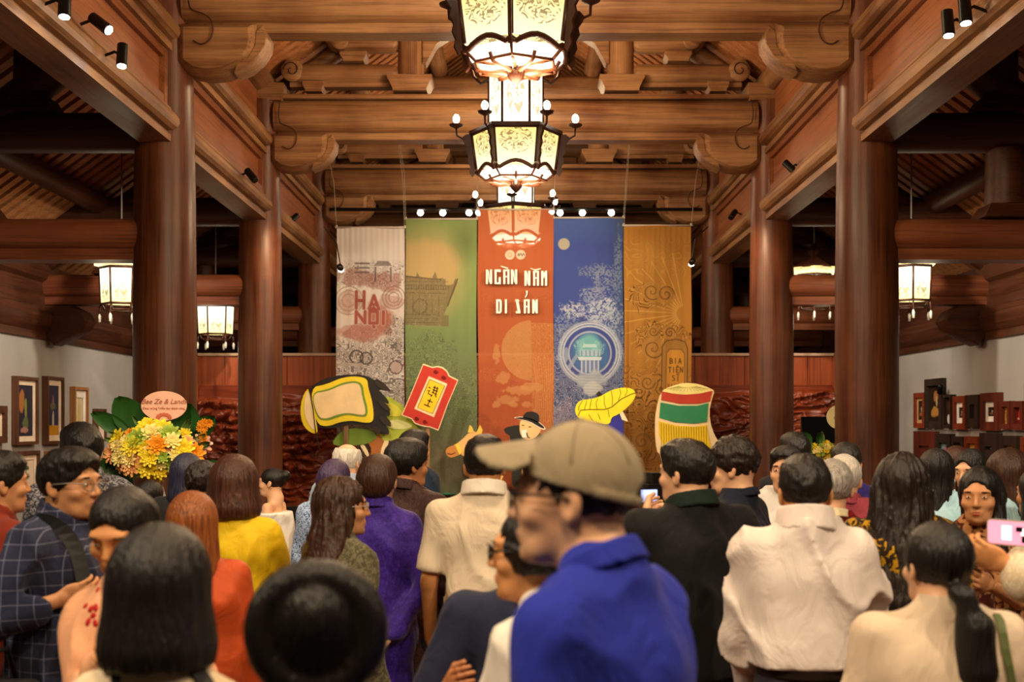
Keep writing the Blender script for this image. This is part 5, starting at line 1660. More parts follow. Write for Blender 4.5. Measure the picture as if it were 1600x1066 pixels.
MB().box((0, .02, -1.65), (.4, .3, .02)).build('stand_base', black_m, e)
# ------------------------------------------------------------------ people: distance-field sculpting
def smin(a, b, k):
    h = np.clip(.5 + .5 * (b - a) / k, 0, 1)
    return b * (1 - h) + a * h - k * h * (1 - h)


def spaced(lo, hi, flo, fhi, df, dc):
    """axis samples: fine between flo and fhi, coarse elsewhere"""
    out = [flo]
    x = flo
    while x < fhi:
        x += df
        out.append(x)
    st = df
    while x < hi:
        st = min(dc, st * 1.35)
        x += st
        out.append(x)
    x, st = flo, df
    while x > lo:
        st = min(dc, st * 1.35)
        x -= st
        out.insert(0, x)
    return np.array(out)


class Field:
    def __init__(s, xs, ys, zs):
        s.x, s.y, s.z = xs, ys, zs
        s.V = np.full((len(xs), len(ys), len(zs)), 1.0, np.float32)

    def _s(s, lo, hi):
        sl = []
        for a, l, h in zip((s.x, s.y, s.z), lo, hi):
            i = max(0, int(np.searchsorted(a, l)) - 1)
            j = min(len(a), int(np.searchsorted(a, h)) + 1)
            sl.append(slice(i, max(j, i)))
        return tuple(sl)

    def put(s, fn, lo, hi, k=.02, cut=False):
        sl = s._s([v - k * 1.5 - .02 for v in lo], [v + k * 1.5 + .02 for v in hi])
        sub = s.V[sl]
        if sub.size == 0:
            return s
        X, Y, Z = np.meshgrid(s.x[sl[0]], s.y[sl[1]], s.z[sl[2]], indexing='ij')
        d = fn(X, Y, Z)
        s.V[sl] = -smin(-sub, d, k) if cut else smin(sub, d, k)
        return s

    def cone(s, a, b, r1, r2, k=.02, sy=1.0, cut=False):
        a, b = np.array(a, float), np.array(b, float)
        r = max(r1, r2)
        def fn(X, Y, Z):
            ab = (b - a) * np.array([1, 1 / sy, 1])
            px, py, pz = X - a[0], (Y - a[1]) / sy, Z - a[2]
            t = np.clip((px * ab[0] + py * ab[1] + pz * ab[2]) / max(ab @ ab, 1e-9), 0, 1)
            return np.sqrt((px - t * ab[0]) ** 2 + (py - t * ab[1]) ** 2 + (pz - t * ab[2]) ** 2) - (r1 + (r2 - r1) * t)
        return s.put(fn, np.minimum(a, b) - r, np.maximum(a, b) + r, k, cut)

    def ell(s, c, r, k=.02, M=None, cut=False, o=(0, 0, 0)):
        """ellipsoid centre c radii r, expressed in frame M (3x3) about origin o"""
        c, r, o = np.array(c, float), np.array(r, float), np.array(o, float)
        M = np.eye(3) if M is None else M
        cw = o + M @ c
        ext = np.sqrt(((M * r) ** 2).sum(1))
        def fn(X, Y, Z):
            X, Y, Z = X - cw[0], Y - cw[1], Z - cw[2]
            p = [(M[0, i] * X + M[1, i] * Y + M[2, i] * Z) for i in range(3)]
            k0 = np.sqrt(sum((q / ri) ** 2 for q, ri in zip(p, r)))
            k1 = np.sqrt(sum((q / ri ** 2) ** 2 for q, ri in zip(p, r))) + 1e-6
            return k0 * (k0 - 1) / k1
        return s.put(fn, cw - ext, cw + ext, k, cut)

    def mesh(s):
        return nets(s.V, s.x, s.y, s.z)


def nets(V, xs, ys, zs):
    V = V.astype(np.float32)
    V[0], V[-1] = 1, 1
    V[:, 0], V[:, -1] = 1, 1
    V[:, :, 0], V[:, :, -1] = 1, 1
    S = V < 0
    nx, ny, nz = V.shape
    c = S[:-1, :-1, :-1].astype(np.int8)
    cnt = np.zeros((nx - 1, ny - 1, nz - 1), np.int8)
    for a in (0, 1):
        for b in (0, 1):
            for d in (0, 1):
                cnt += S[a:nx - 1 + a, b:ny - 1 + b, d:nz - 1 + d]
    act = (cnt > 0) & (cnt < 8)
    I, J, K = np.nonzero(act)
    idx = -np.ones(act.shape, np.int64)
    idx[I, J, K] = np.arange(len(I))
    P = np.zeros((len(I), 3)); W = np.zeros(len(I))
    ax = [xs, ys, zs]
    for d in range(3):
        for u in (0, 1):
            for v in (0, 1):
                o = [0, 0, 0]; oo = [i for i in range(3) if i != d]
                o[oo[0]], o[oo[1]] = u, v
                A = (I + o[0], J + o[1], K + o[2])
                o2 = list(o); o2[d] = 1
                B = (I + o2[0], J + o2[1], K + o2[2])
                va, vb = V[A], V[B]
                m = (va < 0) != (vb < 0)
                t = np.where(m, va / np.where(m, va - vb, 1), 0)
                for q in range(3):
                    pa, pb = ax[q][A[q]], ax[q][B[q]]
                    P[:, q] += np.where(m, pa + (pb - pa) * t, 0)
                W += m
    P /= W[:, None]
    F = []
    for d in range(3):
        e1, e2 = [(1, 2), (2, 0), (0, 1)][d]
        sa = [slice(None)] * 3; sb = [slice(None)] * 3
        sa[d] = slice(0, -1); sb[d] = slice(1, None)
        for q in (e1, e2):
            sa[q] = slice(1, -1); sb[q] = slice(1, -1)
        A, B = S[tuple(sa)], S[tuple(sb)]
        for flip, mk in ((False, A & ~B), (True, ~A & B)):
            i = np.array(np.nonzero(mk)).T
            if not len(i):
                continue
            base = i.copy()
            base[:, e1] += 0; base[:, e2] += 0    # cell (e-1..e) around the edge, shifted by the inner slice
            def cell(u, v):
                cc = base.copy(); cc[:, e1] += u; cc[:, e2] += v
                return idx[cc[:, 0], cc[:, 1], cc[:, 2]]
            q = np.stack([cell(0, 0), cell(1, 0), cell(1, 1), cell(0, 1)], 1)
            F.append(q[:, ::-1] if flip else q)
    return P, np.concatenate(F) if F else np.zeros((0, 4), int)


def rotz(a):
    c, s_ = math.cos(a), math.sin(a)
    return np.array([[c, -s_, 0], [s_, c, 0], [0, 0, 1]])


def rotx(a):
    c, s_ = math.cos(a), math.sin(a)
    return np.array([[1, 0, 0], [0, c, -s_], [0, s_, c]])


def roty(a):
    c, s_ = math.cos(a), math.sin(a)
    return np.array([[c, 0, s_], [0, 1, 0], [-s_, 0, c]])


def join(parts):
    v, f, m, k = [], [], [], 0
    for pv, pf, pm in parts:
        v.append(np.asarray(pv)); f.append(np.asarray(pf) + k); m.append(np.full(len(pf), pm)); k += len(pv)
    return np.concatenate(v), [tuple(q) for a in f for q in a.tolist()], np.concatenate(m).tolist()


def balls(c, r, M=None, n=12, m=8):
    b = MB().ball((0, 0, 0), r, n, m)
    v = np.array([tuple(p) for p in b.v])
    if M is not None:
        v = v @ M.T
    return v + np.array(c), b.f


_hand = {}


def hand_mesh(curl, side, thumb=.5):
    """hand in own frame: wrist at origin, fingers along -z, palm faces +y, thumb towards -x for side=1; returns verts, faces"""
    key = (round(curl, 2), side, thumb)
    if key in _hand:
        return _hand[key]
    st = .0042
    F = Field(np.arange(-.085, .085, st), np.arange(-.05, .12, st), np.arange(-.215, .05, st))
    F.cone((0, 0, .045), (0, 0, -.01), .026, .025, .01, sy=.8)
    F.ell((0, .004, -.048), (.040, .016, .052), .012)
    for i, (x, L, r) in enumerate(((-.030, .070, .0088), (-.0105, .079, .0092), (.010, .073, .0088), (.029, .058, .0078))):
        p = np.array([x, .002, -.086 + abs(i - 1.2) * .004])
        ang = 0
        spread = x * .9
        for j, (fr, rr) in enumerate(((.45, 1), (.31, .92), (.24, .82))):
            ang += curl * (.55, 1.0, .8)[j]
            d = np.array([spread * .6 * math.cos(ang), math.sin(ang), -math.cos(ang)])
            q = p + d / np.linalg.norm(d) * L * fr
            F.cone(p, q, r * rr, r * rr * .92, .004)
            p = q
    a = np.array([-.026, .004, -.022])
    b = np.array([-.052, .016 + thumb * .012, -.052])
    c = b + np.array([-.008 + thumb * .012, .010 + thumb * .02, -.030])
    F.cone((-.015, .004, -.015), b, .015, .012, .012)
    F.cone(b, c, .0105, .0088, .005)
    P, Q = F.mesh()
    if side < 0:
        P = P * np.array([-1, 1, 1]); Q = Q[:, ::-1]
    _hand[key] = (P, Q)
    return _hand[key]


def ik(s, t, l1, l2, pole):
    s, t, pole = np.array(s, float), np.array(t, float), np.array(pole, float)
    d = t - s
    L = np.linalg.norm(d)
    if L > (l1 + l2) * .995:
        t = s + d / L * (l1 + l2) * .995
        d = t - s; L = np.linalg.norm(d)
    L = max(L, .12)
    a = (l1 * l1 - l2 * l2 + L * L) / (2 * L)
    h = math.sqrt(max(l1 * l1 - a * a, 0))
    u = d / np.linalg.norm(d)
    p = pole - u * (pole @ u)
    p /= max(np.linalg.norm(p), 1e-6)
    return s + u * a + p * h, t


SK = {'tan': 'c08a60', 'fair': 'd8a884', 'deep': 'a87048', 'warm': 'c88c58'}
eye_w = plain('eye_white', 'd8d0c4', rough=.2, bstr=0)
eye_d = plain('dark_iris', '140d0a', rough=.15, bstr=0)
lipmats = {'m': plain('lip_tone', '98584a', rough=.45, bstr=0), 'f': plain('lip_tone_red', 'a83c34', rough=.4, bstr=0)}
browmat = plain('brow_hair', '1c1410', rough=.8, bstr=0)


def person(px, top, z, label, yaw=0, hy=0, hp=0, sex='m', hair='short', hairc='black', skin='tan', topw=None, bottom=None, L=None, Rr=None,
           curl=.5, fine=None, build_=1.0, sleeve=1.0, hem=.50, collar=None, skirt=None, low=0, group=None, hair_extra=None, lean=0, neck=0, ht=.0, face=None, hround=1.0):
    """px/top: head centre and crown in the photograph at distance z. yaw 0 = back to the viewer; + turns to picture left.
    hy/hp: head turn / pitch (down +) relative to the body. L/Rr: hand targets (picture x, picture y, distance)."""
    h = EYE - (top - HY) * z / FPX - (.012 if hair not in ('cap', 'bald') else 0) - ht
    h = max(h, 1.2)
    s = h / 1.68
    wx = (px - CX) * z / FPX
    yw = R(yaw)
    B = rotz(yw)
    root = np.array([wx, z, 0.0])
    e = empty('person', root, 0, label, 'person', group or 'visitors gathered before the banners')
    fem = sex == 'f'
    sw = (.146 if fem else .172) * s * build_
    shz = .822 * h - low
    H = B @ rotz(R(hy)) @ rotx(-R(hp))                       # head frame (columns right, forward, up)
    hc = np.array([0, .0, h - .120 * s]) + B @ np.array([0, .012 + .05 * math.sin(R(hp)) + lean, 0])
    hs = s * hround
    v = fine or min(max(.0022 * z / 1.9, .0036), .0065)

    def W(p):                                                # body frame -> local world-aligned
        return B @ np.array(p, float)

    def HP(p):
        return hc + H @ (np.array(p, float) * hs)

    def toloc(t):
        return np.array(at(*t)) - root
    # arms
    arms = {}
    for sd, tgt in ((-1, L), (1, Rr)):
        sh = W((sd * sw, -.005, shz - .01))
        l1, l2 = .285 * s, .245 * s
        if tgt is None:
            el = W((sd * (sw + .045), -.02, shz - .01 - .28 * s))
            wr = W((sd * (sw + .05), .05, shz - .01 - .52 * s))
        else:
            t = toloc(tgt)
            el, wr = ik(sh, t, l1, l2, W((sd * .5, -.3, -1)))
        arms[sd] = (sh, el, wr)
    # ---------------- body skin
    lo = np.minimum.reduce([a.min(0) for a in [np.array(arms[k]) for k in arms]]) - .12
    hi = np.maximum.reduce([a.max(0) for a in [np.array(arms[k]) for k in arms]]) + .12
    mh = .15 * s
    F = Field(spaced(min(lo[0], -.26), max(hi[0], .26), hc[0] - mh, hc[0] + mh, v, .016), spaced(min(lo[1], -.2), max(hi[1], .2), hc[1] - mh, hc[1] + mh, v, .016),
              spaced(-.02, h + .03, hc[2] - .17 * s, h + .01, v, .026))
    def he(c, r, k=.012, M=None, cut=False):
        MM = H if M is None else H @ M
        F.ell((0, 0, 0), np.array(r) * hs, k * hs, MM, cut, HP(c))
    def hcone(a, b, r1, r2, k=.01):
        F.cone(HP(a), HP(b), r1 * hs, r2 * hs, k * hs)
    jw = .90 if fem else 1.0
    he((0, -.012, .032), (.076, .093, .086), .01)
    he((0, .028, -.010), (.064, .066, .080), .02)
    he((0, .030, -.052), (.052 * jw, .056, .050), .03)
    hcone((-.030 * jw, .055, -.083), (.030 * jw, .055, -.083), .020, .020, .03)
    he((0, .080, -.092), (.018, .014, .014), .02)
    he((0, .078, .030), (.052, .018, .012), .022)               # brow
    for q in (-1, 1):
        he((q * .046, .062, -.022), (.020, .022, .018), .02)    # cheek
        he((q * .031, .101, .010), (.017, .013, .0125), .010, cut=True)
        he((q * .031, .0818, .010), (.014, .0115, .010), .006)
        he((q * .077, -.010, -.006), (.010, .019, .031), .008, rotz(q * .35) @ rotx(.18))
        he((q * .086, -.004, -.003), (.006, .010, .019), .004, rotz(q * .35), cut=True)
    hcone((0, .090, .018), (0, .108, -.022), .0068, .0115, .012)
    for q in (-1, 1):
        he((q * .011, .100, -.026), (.008, .010, .007), .006)
    he((0, .087, -.056), (.024, .013, .0075), .010)
    he((0, .086, -.067), (.019, .012, .0070), .006)
    # neck, trunk
    nb = W((0, -.018 + lean * .4, .858 * h - low * .8))
    F.cone(HP((0, -.022, -.055)), nb, (.050 if fem else .058) * s, (.054 if fem else .066) * s * (1 + neck), .03)
    F.cone(nb, W((0, -.010, .80 * h)), .055 * s, .065 * s, .03)
    for q in (-1, 1):
        F.cone(nb - np.array([0, 0, .02]), W((q * (sw - .02), -.005, shz - .018)), .030 * s, .036 * s, .03)
    F.cone(W((-.07 * s, 0, .72 * h)), W((.07 * s, 0, .72 * h)), .085 * s, .085 * s, .05)
    F.cone(W((0, 0, .72 * h)), W((0, 0, .53 * h)), .095 * s, .10 * s, .05)
    for q in (-1, 1):
        F.cone(W((q * .085 * s, 0, .50 * h)), W((q * .09 * s, .01, .27 * h)), .078 * s, .05 * s, .03)
        F.cone(W((q * .09 * s, .01, .27 * h)), W((q * .09 * s, -.01, .045 * h)), .05 * s, .035 * s, .02)
        F.cone(W((q * .09 * s, -.02, .03)), W((q * .10 * s, .13, .02)), .035, .03, .02)
    for sd in (-1, 1):
        sh, el, wr = arms[sd]
        F.cone(sh, el, .043 * s * build_, .035 * s, .02)
        F.cone(el, wr, .036 * s, .025 * s, .01)
    P, Q = F.mesh()
    parts = [(P, Q, 0)]
    for q in (-1, 1):
        parts.append((*balls(HP((q * .031, .0850, .0085)), np.array((.0118, .0098, .0038)) * hs, H, 12, 8), 1))
        parts.append((*balls(HP((q * .031, .0908, .0085)), np.array((.0048, .0046, .0042)) * hs, H, 10, 6), 2))
        lid = MB().tube([HP((q * (.031 + dx), .0935 - abs(dx) * .35, .0150 - abs(dx) ** 2 * 22)) for dx in (-.013, -.007, 0, .007, .014)], .0014 * hs, 4)
        parts.append((np.array([tuple(p) for p in lid.v]), None, 2)) if False else None
        br = MB().tube([HP((q * (.031 + dx), .0985 - abs(dx) * .5 - max(0, dx) * .35, .0305 - abs(dx) ** 2 * 8)) for dx in (-.014, -.006, .003, .012, .019)], [.0016 * hs, .0028 * hs, .003 * hs, .0024 * hs, .001 * hs], 5)
        parts.append((np.array([tuple(p) for p in br.v]), br.f, 3))
    for zz, yy, rx, rz_ in ((-.0545, .0965, .019, .0045), (-.0645, .0955, .016, .0052)):
        parts.append((*balls(HP((0, yy - .003, zz)), np.array((rx, .0072, rz_)) * hs, H, 12, 6), 4))
    for sd in (-1, 1):
        sh, el, wr = arms[sd]
        d = wr - el
        d /= np.linalg.norm(d)
        # frame: -z along d, palm (+y) turned inward / towards face
        zax = -d
        ref = W((-sd, .2, 0)) if (L if sd < 0 else Rr) is None else W((-sd * .5, -.3, .2))
        yax = ref - zax * (ref @ zax); yax /= np.linalg.norm(yax)
        xax = np.cross(yax, zax)
        M = np.stack([xax, yax, zax], 1)
        cu = curl if isinstance(curl, (int, float)) else curl[0 if sd < 0 else 1]
        side = -1 if (np.cross(yax, zax) @ W((0, 1, 0))) < 0 else 1
        hv, hf = hand_mesh(cu, -side)
        parts.append((hv * s * .98 @ M.T + wr + d * .0, hf, 0))
    parts = [p for p in parts if p is not None and p[1] is not None]
    vv, ff, mm = [], [], []
    k = 0
    for pv, pf, pm in parts:
        pf = pf.tolist() if isinstance(pf, np.ndarray) else pf
        vv.append(np.asarray(pv)); ff += [tuple(i + k for i in q) for q in pf]; mm += [pm] * len(pf); k += len(pv)
    obj('body', np.concatenate(vv), ff, [skinmat('skin_' + skin, SK[skin]), eye_w, eye_d, browmat, lipmats[sex]], e, True, mm)
    ctx = dict(e=e, h=h, s=s, hs=hs, W=W, HP=HP, H=H, B=B, hc=hc, sw=sw, shz=shz, arms=arms, root=root, nb=nb, z=z, v=v, fem=fem, toloc=toloc)
    # ---------------- top garment
    if topw:
        mat, kind = topw
        g = min(max(.0065 * z / 2.2, .0085), .014)
        lo2 = np.minimum(lo, [-.3 * build_, -.26, 0]); hi2 = np.maximum(hi, [.3 * build_, .26, 0])
        zlo = hem * h if not skirt else .05 * h
        G = Field(np.arange(lo2[0], hi2[0], g), np.arange(lo2[1], hi2[1], g), np.arange(min(zlo, lo[2]) - .03 if not skirt else zlo - .03, .90 * h, g if not skirt else g * 1.15))
        b_ = build_
        G.cone(W((-(sw - .055), -.010, shz - .050)), W((sw - .055, -.010, shz - .050)), .070 * s, .070 * s, .05)
        G.cone(nb + (hc - nb) * .10, W((0, -.012, .79 * h)), (.060 if fem else .072) * s * (1 + neck), .085 * s, .03)
        for q in (-1, 1):
            G.cone(nb + W((q * .018, -.004, -.012)), W((q * (sw - .012), -.006, shz - .010)), .052 * s, .057 * s, .04)
            G.cone(W((q * .080 * s * b_, -.008, .745 * h)), W((q * .060 * s * b_, -.006, .62 * h)), .108 * s * b_ ** .5, .104 * s * b_, .07, sy=.95)
            G.cone(W((q * .055 * s, -.01, .62 * h)), W((q * .062 * s, -.012, min(.52, hem + .02) * h)), .106 * s * b_, (.118 if not fem else .124) * s * b_, .06)
            if fem:
                G.ell(W((q * .060 * s, .085 * s, .725 * h)), np.array((.055, .05, .055)) * s, .05)
        G.cone(W((0, -.006, .76 * h)), W((0, -.004, .56 * h)), .122 * s, .130 * s * b_, .06, sy=.95)
        if skirt:
            G.cone(W((0, 0, .52 * h)), W((0, 0, .10 * h)), .155 * s, skirt * s, .06, sy=.85)
        for sd in (-1, 1):
            sh, el, wr = arms[sd]
            G.cone(sh, sh + (el - sh) * min(1, sleeve * 1.9), .057 * s * b_, (.054 if sleeve < .6 else .050) * s * b_, .03)
            if sleeve > .6:
                fr = min(1.0, (sleeve - .5) * 2)
                G.cone(el, el + (wr - el) * fr, .050 * s * b_, (.040 if kind != 'wide' else .085) * s, .02)
        # end sleeves, hem and neck cleanly
        V = G.V
        X, Y, Z = np.meshgrid(G.x, G.y, G.z, indexing='ij')
        mk = np.abs(V) < .045
        x_, y_, z_ = X[mk], Y[mk], Z[mk]
        rg = 1 - np.abs(2 * fbm(x_ * 6 + z_ * 2.5 + px, y_ * 6, z_ * 3.2 - x_ * 2, 2) - 1)
        n = (fbm(x_ * 6 + px, y_ * 6, z_ * 4, 2) - .5) * .018 - (rg ** 4) * .016 * (2.0 if kind == 'shirt' else 1.2 if kind != 'polo' else .9) + .004
        V[mk] += (n * (1.0 if kind != 'tee' else .7)).astype(np.float32)
        for sd in (-1, 1):
            sh, el, wr = arms[sd]
            if sleeve < .6:
                d = el - sh; Lm = np.linalg.norm(d); d = d / Lm
                t = (X - sh[0]) * d[0] + (Y - sh[1]) * d[1] + (Z - sh[2]) * d[2]
                rad = np.sqrt(np.maximum(0, (X - sh[0]) ** 2 + (Y - sh[1]) ** 2 + (Z - sh[2]) ** 2 - t * t))
                V[:] = np.where((rad < .09) & (t > 0), np.maximum(V, t - Lm * min(1, sleeve * 1.9)), V)
        near = np.zeros(V.shape, bool)
        for sd in (-1, 1):
            sh, el, wr = arms[sd]
            if sleeve > .6 and not skirt:
                ab = wr - el
                t = np.clip(((X - el[0]) * ab[0] + (Y - el[1]) * ab[1] + (Z - el[2]) * ab[2]) / (ab @ ab), 0, 1)
                near |= (X - el[0] - t * ab[0]) ** 2 + (Y - el[1] - t * ab[1]) ** 2 + (Z - el[2] - t * ab[2]) ** 2 < .075 ** 2
        V[:] = np.where(near, V, np.maximum(V, (zlo - Z)))
        if kind == 'off':
            V[:] = np.maximum(V, Z - shz * 0.965)
        if kind in ('tee', 'crew', 'blouse'):
            pass
        P2, Q2 = G.mesh()
        cl = obj('dress' if skirt else 'top', P2, Q2, mat, e, True)
        cl.name = 'dress' if skirt else ('shirt' if kind in ('shirt', 'polo', 'wide') else 'top')
        if collar:
            cmat, ch = (mat, collar) if not isinstance(collar, tuple) else collar
            C = Field(np.arange(nb[0] - .14, nb[0] + .14, .006), np.arange(nb[1] - .16, nb[1] + .16, .006), np.arange(nb[2] - .08, nb[2] + .14, .006))
            up = (hc - nb); up = up / np.linalg.norm(up)
            rc = ((.070 if not fem else .060) + .009) * s * (1 + neck)
            ch = ch + .012
            C.cone(nb - up * .01, nb + up * ch, rc + .012, rc + .003, .01)
            C.cone(nb + up * (ch - .010), nb + up * .16, rc - .010, rc - .014, .004, cut=True)
            Xc, Yc, Zc = np.meshgrid(C.x, C.y, C.z, indexing='ij')
            fw_ = W((0, 1, 0))
            C.V = np.maximum(C.V, ((Xc - nb[0]) * up[0] + (Yc - nb[1]) * up[1] + (Zc - nb[2]) * up[2]) - ch + .35 * np.maximum(0, (Xc - nb[0]) * fw_[0] + (Yc - nb[1]) * fw_[1])).astype(np.float32)
            C.V = np.maximum(C.V, -((Xc - nb[0]) * up[0] + (Yc - nb[1]) * up[1] + (Zc - nb[2]) * up[2]) - .004).astype(np.float32)
            P3, Q3 = C.mesh()
            obj('collar', P3, Q3, cmat, cl, True)
    # ---------------- lower garment and shoes
    if bottom is not None:
        g = .014
        G = Field(np.arange(-.3, .3, g), np.arange(-.26, .26, g), np.arange(.02, .62 * h, .02))
        for q in (-1, 1):
            G.cone(W((q * .085 * s, 0, .50 * h)), W((q * .09 * s, .01, .27 * h)), .092 * s, .07 * s, .03)
            G.cone(W((q * .09 * s, .01, .27 * h)), W((q * .09 * s, -.01, .05 * h)), .07 * s, .055 * s, .02)
            G.cone(W((q * .05 * s, 0, .58 * h)), W((q * .06 * s, -.015, .52 * h)), .108 * s, .115 * s, .05)
        X, Y, Z = np.meshgrid(G.x, G.y, G.z, indexing='ij')
        G.V = np.maximum(G.V, Z - .60 * h).astype(np.float32)
        P4, Q4 = G.mesh()
        obj('trousers', P4, Q4, bottom, e, True)
    m = MB()
    for q in (-1, 1):
        for c_, r_ in (((q * .1 * s, .06, .045), (.048, .14, .045)),):
            m.ball(W(c_), r_, 12, 8, Matrix(B.tolist()))
    m.build('shoes', plain('shoe_leather', '1c1614', bstr=0), e, smooth=True)
    if hair != 'cap' and hair != 'bald' and hair is not None:
        make_hair(ctx, hair, hairc, hair_extra or {})
    elif hair in ('cap', 'bald'):
        make_hair(ctx, 'fringe' if hair == 'bald' else 'crop', hairc, hair_extra or {})
    return ctx


HC = {'black': ('070504', '19120e'), 'brown': ('1c100a', '4a2c1c'), 'auburn': ('241008', '5a3220'), 'copper': ('5c2c10', 'a8602a'), 'grey': ('6c6660', 'b8b0a8'), 'white': ('a8a094', 'e0d8cc'), 'blueblack': ('0c0c18', '2c2c48'), 'purple': ('1c1024', '48305c'), 'curlydark': ('0d0806', '281a12')}


def make_hair(c, style, colour, ex):
    H, HP, hs, e, z, fem = c['H'], c['HP'], c['hs'], c['e'], c['z'], c['fem']
    v = min(max(.0032 * z / 2.2, .0042), .0075)
    drop = {'short': .14, 'crop': .14, 'fringe': .14, 'bob': .24, 'long': .62, 'wavy': .55, 'pony': .45, 'bun': .24, 'updo': .24, 'halo': .3, 'lob': .34, 'elder': .18, 'curly': .18}[style]
    drop = ex.get('drop', drop)
    ctr = c['hc']
    rad = .16 + (.08 if style in ('long', 'wavy', 'halo', 'pony') else .03)
    if style == 'pony' or style == 'bun':
        rad = .25
    F = Field(np.arange(ctr[0] - rad, ctr[0] + rad, v), np.arange(ctr[1] - rad, ctr[1] + rad, v), np.arange(ctr[2] - drop, ctr[2] + .17, v if drop < .4 else v * 1.15))
    X, Y, Z = np.meshgrid(F.x, F.y, F.z, indexing='ij')
    q = [X - ctr[0], Y - ctr[1], Z - ctr[2]]
    hx, hy_, hz = [(H[0, i] * q[0] + H[1, i] * q[1] + H[2, i] * q[2]) / hs for i in range(3)]   # head-frame coordinates

    def E(cx, cy, cz, rx, ry, rz_):
        k0 = np.sqrt(((hx - cx) / rx) ** 2 + ((hy_ - cy) / ry) ** 2 + ((hz - cz) / rz_) ** 2)
        return (k0 - 1) * min(rx, ry, rz_)

    def CN(a, b, r1, r2, sy=1.0):
        a, b = np.array(a, float), np.array(b, float)
        ab = (b - a) / np.array([1, sy, 1])
        p = [hx - a[0], (hy_ - a[1]) / sy, hz - a[2]]
        t = np.clip((p[0] * ab[0] + p[1] * ab[1] + p[2] * ab[2]) / max(ab @ ab, 1e-9), 0, 1)
        return np.sqrt(sum((p[i] - t * ab[i]) ** 2 for i in range(3))) - (r1 + (r2 - r1) * t)
    mx = np.maximum
    vol = ex.get('vol', 0)
    cap = E(0, -.012, .036, .087 + vol, .105 + vol, .096 + vol)
    faceopen = E(0, .108, -.03, .066, .078, .105)
    side = -(hz - (-.045 + .75 * (hy_ + .03)))          # keep above a line rising to the front
    az = np.arctan2(hx, -hy_)
    strand = lambda az, hx, hy_, hz: (fbm(az * 9, hz * 6, 3, 3) - .5) * .007
    if style in ('short', 'elder', 'curly', 'crop', 'fringe'):
        if style == 'crop':
            cap = E(0, -.012, .030, .0785, .097, .086)
        if style == 'curly':
            cap = E(0, -.005, .048, .092, .108, .102)
        if style in ('short',):
            cap = smin(cap, E(0, .035, .088, .066, .062, .038), .03)
        d = mx(mx(cap, -faceopen), side)
        if style in ('elder',):
            d = mx(mx(cap, -faceopen), -(hz + .065 - .5 * (hy_ + .03)))
        if style == 'fringe':
            d = mx(d, -E(0, 0, .11, .07, .09, .075))
        strand = lambda az, hx, hy_, hz: (fbm(hx * 60, hy_ * 60, hz * 60, 3) - .5) * (.022 if style == 'curly' else .009)
    elif style in ('bob', 'lob'):
        L = -.155 if style == 'bob' else -.24
        L = ex.get('len', L)
        d = smin(cap, CN((0, -.022, .02), (0, -.02, L + .05), .088 + vol, .104 + vol * 1.4), .03)
        d = smin(d, CN((0, -.035, .0), (0, -.035, L + .04), .082 + vol, .100 + vol), .03)
        d = mx(mx(d, -(E(0, .125, -.06, .070, .10, .15))), -(hz - L))
        d = mx(d, -CN((0, .05, -.10), (0, .08, -.3), .06, .10))
        strand = lambda az, hx, hy_, hz: (fbm(az * 14, hz * 2.5, 3, 3) - .5) * .006
    elif style in ('long', 'wavy'):
        L = ex.get('len', -.42 if style == 'long' else -.34)
        d = smin(cap, CN((0, -.035, .0), (0, -.085, L), .092 + vol, (.075 if style == 'long' else .12) + vol, .75), .04)
        if style == 'wavy':
            d = smin(d, CN((-.05, -.02, -.05), (-.09, -.06, L * .8), .06, .065), .04)
            d = smin(d, CN((.05, -.02, -.05), (.09, -.06, L * .8), .06, .065), .04)
        if ex.get('front'):
            for q_ in ex['front']:
                d = smin(d, CN((q_ * .075, .0, -.0), (q_ * .085, .06, -.26), .028, .034), .03)
        d = mx(d, -E(0, .125, -.04, .068, .095, .125))
        amp = .03 if style == 'wavy' else .010
        strand = lambda az, hx, hy_, hz: (fbm(az * 10 + np.sin(hz * 22) * .5, hz * (9 if style == 'wavy' else 2.5), 3, 3) - .5) * amp
    else:  # pulled-back styles
        cap = E(0, -.012, .034, .083 + vol, .101 + vol, .090 + vol)
        low = -(hz - (-.060 + .55 * (hy_ + .03)))
        d = mx(mx(cap, -E(0, .112, -.03, .066, .072, .105)), low)
        if style == 'bun':
            d = smin(d, E(0, ex.get('by', -.115), ex.get('bz', .06), .045, .042, .045), .02)
        if style == 'updo':
            d = smin(cap, E(0, -.075, -.005, .078, .052, .07), .04)
            d = mx(d, -E(0, .112, -.03, .066, .085, .105))
        if style == 'halo':
            rr = np.sqrt(hx ** 2 + ((hz - .01) * 1.0) ** 2)
            d = smin(d, E(0, -.04, .01, .10, .06, .11), .02)
            tor = np.sqrt((rr - .098) ** 2 + (hy_ + .055) ** 2) - .034
            d = smin(d, tor, .008)
            d = mx(d, -E(0, .125, -.04, .068, .085, .105))
        if style == 'pony':
            d = smin(d, E(0, -.115, -.055, .028, .03, .028), .02)
            PL = ex.get('len', -.22)
            d = smin(d, CN((ex.get('sx', 0) * .3, -.135, -.07), (ex.get('sx', 0), -.145, PL), .028, .055), .02)
            d = smin(d, CN((ex.get('sx', 0), -.14, -.15), (ex.get('sx', 0), -.135, PL), .05, .05), .02)
        strand = lambda az, hx, hy_, hz: (fbm(az * 14, hz * 5, 3, 3) - .5) * .005
    d = d * hs
    mk = np.abs(d) < .04
    A_ = (az[mk], hx[mk], hy_[mk], hz[mk])
    d[mk] += strand(*A_) + (fbm(A_[0] * 45, A_[3] * 7, 9, 2) - .5) * .0035
    F.V = d.astype(np.float32)
    P, Q = F.mesh()
    o = obj('hair', P, Q, hairmat('hair_' + colour, *HC[colour]), e, True)
    return o


